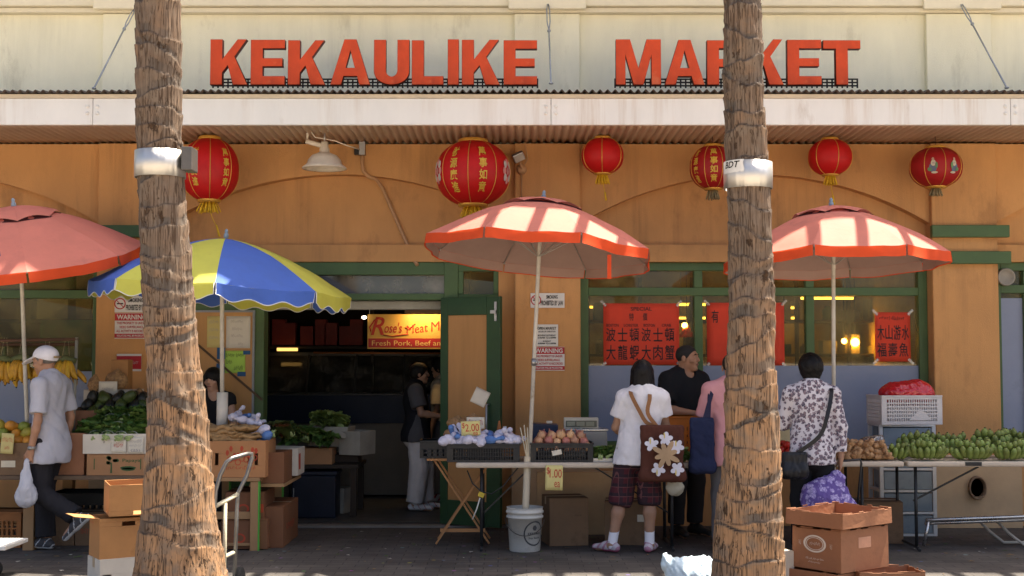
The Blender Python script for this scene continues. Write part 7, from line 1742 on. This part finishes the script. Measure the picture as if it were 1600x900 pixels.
# ------------------------------------------------------------------ people
SK1 = M('tanned_skin', (.39, .20, .115), .5, .10, 12, .05, spec=.35); SK2 = M('fair_skin', (.42, .24, .16), .5, .08, 12, .05, spec=.35); SK3 = M('olive_skin', (.35, .19, .115), .5, .08, 12, .05, spec=.35)
def cloth_mat(name, col, **k): return M(name, col, .9, .07, 9, .18, 120, spec=.12, **k)
WSH = cloth_mat('white_cotton', (.74, .72, .74)); BLK_C = cloth_mat('black_cotton', (.016, .016, .018)); GREYSH = cloth_mat('pale_grey_cotton', (.44, .43, .46)); DARKTR = cloth_mat('charcoal_trousers', (.028, .026, .028))
WTR = cloth_mat('cream_white_trousers', (.62, .57, .53)); PINK = cloth_mat('pink_shirt_cotton', (.62, .30, .31)); GREYTR = cloth_mat('grey_trousers', (.13, .125, .13)); TEE = cloth_mat('grey_tee', (.09, .085, .085)); CREAMSH = cloth_mat('cream_shirt', (.50, .40, .28))
def plaid():
    m, nt, ns, ls, b = new_mat('red_plaid'); tc = ns.new('ShaderNodeTexCoord'); sx = ns.new('ShaderNodeSeparateXYZ'); ls.new(tc.outputs['Object'], sx.inputs[0])
    def stripes(out, f, w):
        a = ns.new('ShaderNodeMath'); a.operation = 'MULTIPLY'; a.inputs[1].default_value = f; ls.new(out, a.inputs[0])
        c = ns.new('ShaderNodeMath'); c.operation = 'FRACT'; ls.new(a.outputs[0], c.inputs[0]); d = ns.new('ShaderNodeMath'); d.operation = 'LESS_THAN'; d.inputs[1].default_value = w; ls.new(c.outputs[0], d.inputs[0]); return d.outputs[0]
    prev = None
    col = (.075, .010, .016, 1)
    def mix(f, a, c):
        mx = ns.new('ShaderNodeMixRGB'); ls.new(f, mx.inputs[0])
        if isinstance(a, tuple): mx.inputs[1].default_value = a
        else: ls.new(a, mx.inputs[1])
        mx.inputs[2].default_value = c; return mx.outputs[0]
    xy = ns.new('ShaderNodeMath'); xy.operation = 'ADD'; ls.new(sx.outputs['X'], xy.inputs[0]); ls.new(sx.outputs['Y'], xy.inputs[1])
    o = mix(stripes(xy.outputs[0], 13, .45), col, (.035, .012, .018, 1)); o2 = mix(stripes(sx.outputs['Z'], 12, .42), o, (.022, .010, .016, 1)); o3 = mix(stripes(sx.outputs['Z'], 12, .06), o2, (.16, .06, .06, 1)); o4 = mix(stripes(xy.outputs[0], 13, .05), o3, (.14, .05, .05, 1))
    ls.new(o4, b.inputs['Base Color']); b.inputs['Roughness'].default_value = .9; return m
def floral(name, bgc, cols, scale):
    m, nt, ns, ls, b = new_mat(name); tc = ns.new('ShaderNodeTexCoord')
    nz = ns.new('ShaderNodeTexNoise'); nz.inputs['Scale'].default_value = scale*2.2; nz.inputs['Detail'].default_value = 3; ls.new(tc.outputs['Object'], nz.inputs['Vector'])
    mx = ns.new('ShaderNodeMixRGB'); mx.inputs[0].default_value = .022*40/scale; ls.new(tc.outputs['Object'], mx.inputs[1]); ls.new(nz.outputs['Color'], mx.inputs[2])
    v = ns.new('ShaderNodeTexVoronoi'); v.inputs['Scale'].default_value = scale; v.inputs['Randomness'].default_value = .75; ls.new(mx.outputs[0], v.inputs['Vector'])
    r = ramp(ns, [(.0, 1.), (.44, 1.), (.52, 0.)]); ls.new(v.outputs['Distance'], r.inputs[0])
    n2 = ns.new('ShaderNodeTexNoise'); n2.inputs['Scale'].default_value = scale*3; ls.new(tc.outputs['Object'], n2.inputs['Vector'])
    c = ramp(ns, [(.38, cols[0]), (.5, cols[1]), (.60, cols[2])]); ls.new(n2.outputs['Fac'], c.inputs[0])
    m2 = ns.new('ShaderNodeMixRGB'); ls.new(r.outputs[0], m2.inputs[0]); m2.inputs[1].default_value = (*bgc, 1); ls.new(c.outputs[0], m2.inputs[2])
    ls.new(m2.outputs[0], b.inputs['Base Color']); b.inputs['Roughness'].default_value = .85; return m
def foot(px, py): y = ground_y(py); return Vector((at(px, py, y).x, y, 0))
# 1 the walking man at the left
def sh(mats, **k): return dict(mats=mats, **k)
loc = foot(74, 862); rz = R(78)
P, J, hp, k = person('man in a white cap and pale grey shirt walking left with a white plastic bag', loc, rz, 1.69,
    dict(pelvis=(0, 0, .93), waist=(0, 0, 1.08), chest=(0, .01, 1.27), neck=(0, .01, 1.44), head=(0, .055, 1.585),
         hipR=(.085, 0, .90), knR=(.085, .09, .49), anR=(.085, .07, .085), toR=(.10, .24, .035),
         hipL=(-.085, .0, .90), knL=(-.085, .02, .49), anL=(-.085, -.33, .30), toL=(-.10, -.235, .155),
         elL=(-.225, -.03, 1.10), wrL=(-.215, .035, .86), haL=(-.21, .055, .77), elR=(.22, -.06, 1.11), wrR=(.22, -.02, .87), haR=(.22, .0, .78)),
    .86, SK1, 'cropped', M('grey_hair', (.14, .12, .10), .7, bump=.3, bscale=160), dict(name='shirt', mat=GREYSH, hem=.745, sleeve=.80, collar=True, flare=.045, loose=.017, freq=14, fold=.012),
    dict(name='trousers', mat=DARKTR, len=1.93, loose=.020, cuff=.060, fold=.007), sh([M('charcoal_shoe', (.06, .055, .055), .7), M('white_sole', (.62, .60, .56), .6), M('white_shoe_stripe', (.5, .48, .45), .6)], lace=False, stripe=.93), None, 0, -8, seed=1, curl=1.1)
S = SDF(hp(-.13, -.15, -.02) .clip(-9, 9)-.12, hp(.13, .24, .16)+.12, .006)
S.ell(hp(0, -.012, .045), (.088, .110, .088), .01); S.cut(hp(0, 0, .022), (0, .22, -1)); S.cap(hp(0, .09, .040), hp(0, .150, .022), .075, .060, .01, ell=((0, -.2, 1), .12)); S.folds(.002, 30, 4)
cap = mesh_obj('cap', S.mesh('cap', cloth_mat('white_cap_cotton', (.74, .71, .72))), P)
mb = MB(); mb.tube([hp(-.05, -.118, .02), hp(0, -.128, .02), hp(.05, -.118, .02)], .009, 8); mb.build('cap_strap', cloth_mat('tan_strap', (.30, .22, .12)), cap)
mb = MB(); w_ = J['wrL']; mb.lathe([(.031, -.012), (.036, 0), (.031, .012)], tuple(w_+V3(0, -.01, .015)), 16); mb.lathe([(.001, 0), (.018, .0), (.018, .006), (.001, .007)], (0, 0, 0), 14); 
n_ = 14*4; vs_ = mb.v[-n_:]; mb.v[-n_:] = [(w_[0]-.034-v[2], w_[1]-.01+v[0], w_[2]+.015+v[1]) for v in vs_]
mb.build('wristwatch', M('watch_steel', (.3, .28, .25), .3, metal=.8), P)
M1 = Matrix.Translation(loc) @ Matrix.Rotation(rz, 4, 'Z') @ Matrix.Scale(k, 4)
hnd = M1 @ Vector(J['haL'])
blob('plastic_bag', 'thin white plastic carrier bag hanging from the walking man\'s hand', 'bag', [('e', (0, 0, -.29), (.092, .055, .09)), ('c', (0, 0, -.22), (-.01, 0, -.11), .062, .030), ('c', (-.02, 0, -.13), (-.005, 0, .0), .018, .010), ('c', (.03, 0, -.15), (.005, 0, .0), .018, .010)], M('thin_white_plastic', (.68, .67, .70), .35, .06, 5, .2, 30, trans=.3), hnd+Vector((-.01, -.02, -.0)), (.010, 38), 3, .007, zs=.35)
# 2 the woman behind the root stall
person('dark haired woman with a fringe looking out behind the root stall', Vector((at(331, 600, -.42).x, -.38, 0)), R(-160), 1.50, dict(elR=(.22, .04, 1.12), wrR=(.10, .2, 1.0), haR=(.03, .26, .98), elL=(-.22, .04, 1.12), wrL=(-.1, .2, 1.0), haL=(-.03, .26, .98)), .95, SK2, 'fringe', None,
    dict(name='tank_top', mat=BLK_C, hem=.85, sleeve=.25, nr=.085, neckdrop=.11, loose=.010), dict(name='trousers', mat=DARKTR, len=1.93), None, None, -35, -8, seed=2, female=True)
# 3 man in the doorway, 4 the one behind him
shoesW = [M('white_sneaker', (.62, .60, .58), .55), M('grey_sole', (.50, .48, .46), .6), M('red_sneaker_trim', (.40, .05, .05), .6)]
yq = ground_y(799)
person('man in a black vest and white trousers standing side on in the doorway', Vector((at(651, 790, yq).x, yq, .012)), R(-86), 1.53, dict(chest=(0, -.02, 1.27), waist=(0, .015, 1.08), neck=(0, -.01, 1.44), head=(0, .03, 1.585), shR=(.17, -.015, 1.385), elR=(.23, .05, 1.13), wrR=(.20, .27, 1.10), haR=(.19, .36, 1.11), elL=(-.22, .03, 1.12), wrL=(-.18, .24, 1.08), haL=(-.16, .32, 1.08),
    knR=(.10, .03, .49), anR=(.10, -.02, .085), toR=(.12, .15, .03), knL=(-.10, .09, .49), anL=(-.10, .10, .085), toL=(-.10, .27, .03)), 1.02, SK3, 'short', None,
    dict(name='tee_and_vest', mat=[TEE, BLK_C], mi_fn=lambda c: (np.abs(c[:, 0]) < .195).astype(int), hem=.80, sleeve=.72, loose=.028, flare=.03), dict(name='trousers', mat=WTR, len=1.96, loose=.030, cuff=.075, knee=.075, fold=.011, freq=15), sh(shoesW, lace=True, stripe=.95), None, 0, 0, seed=3)
person('person in a cream shirt partly hidden behind the man in the black vest', Vector((at(689, 790, 1.95).x, 1.95, .012)), R(75), 1.58, None, 1.0, SK3, 'full', None, dict(name='shirt', mat=CREAMSH, hem=.85, sleeve=.8), dict(name='trousers', mat=GREYTR, len=1.93), sh(shoesW), None, 0, 0, seed=4)
# 5 woman in white at the middle table
PLAID = plaid()
loc = foot(992, 863); rzE = R(-4)
P, J, hp, k = person('black bobbed woman in white polo shirt and red plaid shorts, seen from behind', loc, rzE, 1.57, dict(pelvis=(.045, 0, .93), waist=(.055, 0, 1.08), chest=(.075, .01, 1.27), neck=(.08, .005, 1.44), head=(.075, .03, 1.59), shR=(.238, 0, 1.375), shL=(-.082, 0, 1.375),
    hipR=(.115, 0, .90), hipL=(-.055, 0, .90), knR=(.135, .03, .50), knL=(-.12, .02, .49), anR=(.13, -.01, .085), toR=(.175, .14, .03), anL=(-.205, -.03, .085), toL=(-.33, .07, .03),
    elR=(.285, .06, 1.12), wrR=(.245, .24, 1.00), haR=(.22, .32, .97), elL=(-.165, .05, 1.11), wrL=(-.08, .24, 1.02), haL=(-.04, .31, 1.01)), .98, SK3, 'bob', M('glossy_black_hair', (.007, .006, .007), .5, bump=.4, bscale=150, stretch=(1, 1, .12), spec=.22),
    dict(name='polo_shirt', mat=WSH, hem=.785, sleeve=.62, collar=True, flare=.055, loose=.022, fold=.011, freq=15), dict(name='plaid_shorts', mat=PLAID, len=1.18, loose=.026, knee=.080, cuff=.070, fold=.005), sh([M('pale_sneaker', (.52, .46, .48), .6), M('pink_sole', (.42, .10, .18), .6), M('pink_sneaker_trim', (.40, .20, .26), .6)], lace=False, stripe=.35), dict(mat=WSH, h=.36), 0, 0, seed=5, female=True, face=False)
ME = Matrix.Translation(loc) @ Matrix.Rotation(rzE, 4, 'Z') @ Matrix.Scale(k, 4)
def smooth_path(p, m=6):
    out = []; e = [p[0]*2-p[1]]+p+[p[-1]*2-p[-2]]
    for i in range(1, len(e)-2):
        for j in range(m):
            t = j/m; a, b_, c, d = e[i-1], e[i], e[i+1], e[i+2]
            out.append(.5*((2*b_)+(c-a)*t+(2*a-5*b_+4*c-d)*t*t+(3*b_-a-3*c+d)*t**3))
    return out+[p[-1]]
def tote(label, cat, px0, px1, py0, py1, y, mat, thick, straps, strap_mat, rz=0, seed=0, deco=None, taper=.94, name='tote_bag'):
    a, b_ = at(px0, py1, y), at(px1, py0, y); w, h = b_.x-a.x, b_.z-a.z; c = Vector(((a.x+b_.x)/2, y, a.z)); T = thing(name, label, cat, c)
    S = SDF((-w/2-.06, -thick-.06, -.04), (w/2+.06, thick+.06, h+.04), .006)
    S.cap((-w/2+thick, 0, thick*.9), (w/2-thick, 0, thick*.9), thick, thick, .02); S.rbox((0, 0, h*.5), (w/2*taper*.97, thick*.55, h*.5), .02, .04); S.folds(.010, 26, seed, .5); S.cut((0, 0, h), (0, 0, 1))
    mesh_obj('bag_body', S.mesh('bag_body', mat), T)
    for pts in straps:
        m2 = MB(); q0 = [Vector(p_)-c for p_ in pts]; q = smooth_path(q0)
        for u, v in zip(q[:-1], q[1:]): m2.bar(u, v+(v-u).normalized()*.004, .032, .007, 0, up=(0, 1, .15))
        m2.build('strap', strap_mat, T)
    if deco:
        m2 = MB(); deco(m2, w, h, lambda x, z: Vector((x, -thick*.55-.034-.02*math.sin(math.pi*max(0, min(1, z/h)))*(1-abs(2*x/w)**2), z))); m2.build('applique', [M('lilac_white_applique', (.62, .60, .66), .8), M('tan_applique', (.42, .28, .16), .8), M('yellow_applique', (.60, .48, .15), .8)], T)
    return T
def flowers(mb, w, h, f):
    def petal(cx, cz, ang, l, wd, mi):
        pts = []; l *= 1.12; wd *= 1.15
        for i in range(12):
            q = 2*math.pi*i/12; a_, b_ = l*(.5-.5*math.cos(q)), wd*math.sin(q)*(.6+.4*math.sin(q/2)); pts.append(f(cx+math.cos(ang)*a_-math.sin(ang)*b_, cz+math.sin(ang)*a_+math.cos(ang)*b_)+Vector((0, -.001*mi, 0)))
        mb.add(pts, [tuple(range(12))], mi)
    for cx, cz in ((-.24, .66), (.06, .76), (.30, .62), (-.10, .22), (.30, .22)):
        cx *= w; cz *= h
        for i in range(5): petal(cx, cz, i*1.2566+cx*9, .052, .019, 0)
        petal(cx-.012, cz, 1.57 if cz > .5*h else -1.57, .045, .006, 2)
    for i in range(8): petal(.06*w, .48*h, i*.785+.3, .11 if i % 2 else .085, .020, 1)
yT = loc.y-.235
kneck = lambda x, y, z: ME @ Vector((x, y, z))
tote('brown tote bag with white flower applique slung behind the woman in white', 'bag', 998, 1071, 664, 751, yT, cloth_mat('brown_canvas', (.085, .032, .022)), .045,
     [[kneck(-.035, -.03, 1.455), kneck(-.025, -.15, 1.40), kneck(.035, -.185, 1.28), kneck(.10, -.20, 1.17), at(1024, 666, yT)], [kneck(.135, -.02, 1.455), kneck(.135, -.15, 1.38), kneck(.115, -.20, 1.25), at(1026, 666, yT)]], cloth_mat('tan_strap_webbing', (.26, .125, .055)), seed=1, deco=flowers)
p = at(1055, 762, loc.y-.12); blob('plastic_bag', 'small knotted beige plastic bag hanging below the brown tote', 'bag', [('e', (0, 0, 0), (.075, .05, .065)), ('c', (-.02, 0, .05), (-.02, 0, .13), .03, .015)], M('beige_plastic', (.50, .46, .36), .35, .1, 6, .2, 30, trans=.25), (p.x, loc.y-.12, p.z), (.010, 45), 4, .007)
# 6 the vendor
P, J, hp, k = person('vendor in a black T-shirt with cropped hair leaning on the orange crate', Vector((at(1070, 600, -.66).x, -.66, 0)), R(-152), 1.715, dict(neck=(0, .01, 1.44), head=(0, .045, 1.585), elR=(.25, .04, 1.13), wrR=(.07, .25, 1.10), haR=(-.02, .26, 1.10), elL=(-.25, .04, 1.13), wrL=(-.08, .29, 1.12), haL=(.01, .31, 1.13)), 1.10, SK1, 'cropped', M('greying_hair', (.022, .02, .018), .7, bump=.4, bscale=160),
    dict(name='t_shirt', mat=BLK_C, hem=.85, sleeve=.70, loose=.022, fold=.006), dict(name='trousers', mat=DARKTR, len=1.93), sh([M('dark_shoe', (.03, .028, .026), .5), M('dark_sole', (.04, .035, .03), .7), M('dark_shoe', (.03, .028, .026), .5)]), None, 32, 2, seed=6)
# 7 pink shirt
loc = foot(1146, 861)
P, J, hp, k = person('person in a pink shirt and grey trousers mostly hidden behind the right palm', loc, R(-8), 1.63, dict(hipL=(-.09, 0, .90), elL=(-.25, .02, 1.10), wrL=(-.20, .2, 1.0), haL=(-.17, .28, .98)), .98, SK1, 'cropped', M('dark_cropped_hair', (.016, .013, .011), .7, bump=.3, bscale=160), dict(name='shirt', mat=PINK, hem=.74, sleeve=.8, collar=True, flare=.04, loose=.026, freq=12, fold=.009), dict(name='trousers', mat=GREYTR, len=1.95, loose=.024, cuff=.06, fold=.007), sh([M('dark_shoe', (.03, .028, .026), .5), M('dark_sole', (.04, .035, .03), .7), M('dark_shoe', (.03, .028, .026), .5)]), None, -10, 0, seed=7, face=False)
MP = Matrix.Translation(loc) @ Matrix.Rotation(R(-8), 4, 'Z') @ Matrix.Scale(k, 4); yT = loc.y-.14
tote('plain navy tote bag hanging from the pink shirted shoulder', 'bag', 1077, 1117, 652, 738, yT, cloth_mat('navy_canvas', (.022, .028, .065)), .05, [[MP @ Vector((-.14, .03, 1.44)), MP @ Vector((-.165, -.085, 1.40)), at(1101, 654, yT)], [MP @ Vector((-.155, .02, 1.435)), MP @ Vector((-.19, -.08, 1.38)), at(1107, 654, yT)]], cloth_mat('navy_strap', (.03, .03, .06)), seed=2)
# 8 floral blouse
FLOR = floral('floral_blouse', (.62, .58, .60), [(.05, .045, .07), (.16, .13, .17), (.26, .17, .18)], 27)
loc = Vector((at(1270, 800, -1.98).x, -1.98, 0))
P, J, hp, k = person('dark haired woman in a floral blouse and black trousers at the right table', loc, R(-3), 1.625, dict(head=(0, .03, 1.585), elR=(.235, -.03, 1.10), wrR=(.235, -.03, .85), haR=(.228, -.02, .75), elL=(-.235, .06, 1.12), wrL=(-.17, .26, 1.10), haL=(-.14, .34, 1.11), shR=(.18, -.01, 1.375), shL=(-.18, -.01, 1.375)), .93, SK3, 'full', None, dict(name='floral_blouse', mat=FLOR, hem=.79, sleeve=1.82, flare=.025, loose=.012, freq=14, fold=.007), dict(name='trousers', mat=BLK_C, len=1.95, loose=.022), sh([M('dark_shoe', (.03, .028, .026), .5), M('dark_sole', (.04, .035, .03), .7), M('dark_shoe', (.03, .028, .026), .5)]), None, 0, 6, seed=8, female=True, face=False)
MF = Matrix.Translation(loc) @ Matrix.Rotation(R(-3), 4, 'Z') @ Matrix.Scale(k, 4); v = lambda *a: MF @ Vector(a); yT = loc.y-.20
tote('black shoulder bag worn across the floral blouse', 'bag', 1221, 1263, 706, 746, yT, M('black_leather', (.012, .012, .014), .4, .2, 8, .15, 60), .05, [[v(.14, .02, 1.445), v(.15, -.10, 1.40), v(.10, -.165, 1.20), v(.03, -.18, 1.03), at(1246, 708, yT)]], M('black_leather', (.012, .012, .014), .4), seed=3, name='shoulder_bag')
# purple shopping trolley
yC = -2.10; c = at(1297, 800, yC)
T = thing('shopping_trolley', 'purple flowered shopping trolley bag held by the woman in the floral blouse', 'trolley', (c.x, yC, 0)); q = lambda px, py, y=yC: at(px, py, y)-T.location
PUR = floral('purple_flowered_cloth', (.11, .07, .26), [(.42, .36, .60), (.20, .14, .38), (.46, .40, .62)], 22)
a, b_ = q(1256, 850), q(1334, 745); S = SDF((a.x-.1, -.25, .02), (b_.x+.1, .25, b_.z+.1), .008); S.cap((.06, .02, b_.z-.01), (-.05, 0, b_.z-.16), .055, .165, .03, ell=((0, 1, 0), .7)); S.cap((-.05, 0, b_.z-.22), (-.02, 0, .22), .15, .17, .05, ell=((0, 1, 0), .75)); S.cap((.06, .02, b_.z-.05), (.12, 0, b_.z-.25), .04, .09, .04, ell=((0, 1, 0), .8)); S.folds(.014, 26, 4, .6)
mesh_obj('bag_body', S.mesh('bag_body', PUR), T)
mb = MB(); h1, h2 = q(1312, 726), q(1346, 722)
mb.tube([q(1304, 850, yC+.16), q(1312, 726, yC+.10), q(1316, 720, yC+.10), q(1344, 718, yC+.12), q(1346, 724, yC+.12), q(1334, 850, yC+.16)], .010, 8); mb.build('handle_frame', BLKM, T)
for dx in (-.13, .13):
    mb = MB(); mb.lathe([(.01, -.015), (.06, -.018), (.07, 0), (.06, .018), (.01, .015)], n=18); mb.v = [(dx+v_[2], .12+v_[0], .07+v_[1]) for v_ in mb.v]; mb.build('wheel', M('rubber', (.02, .02, .02), .8), T)
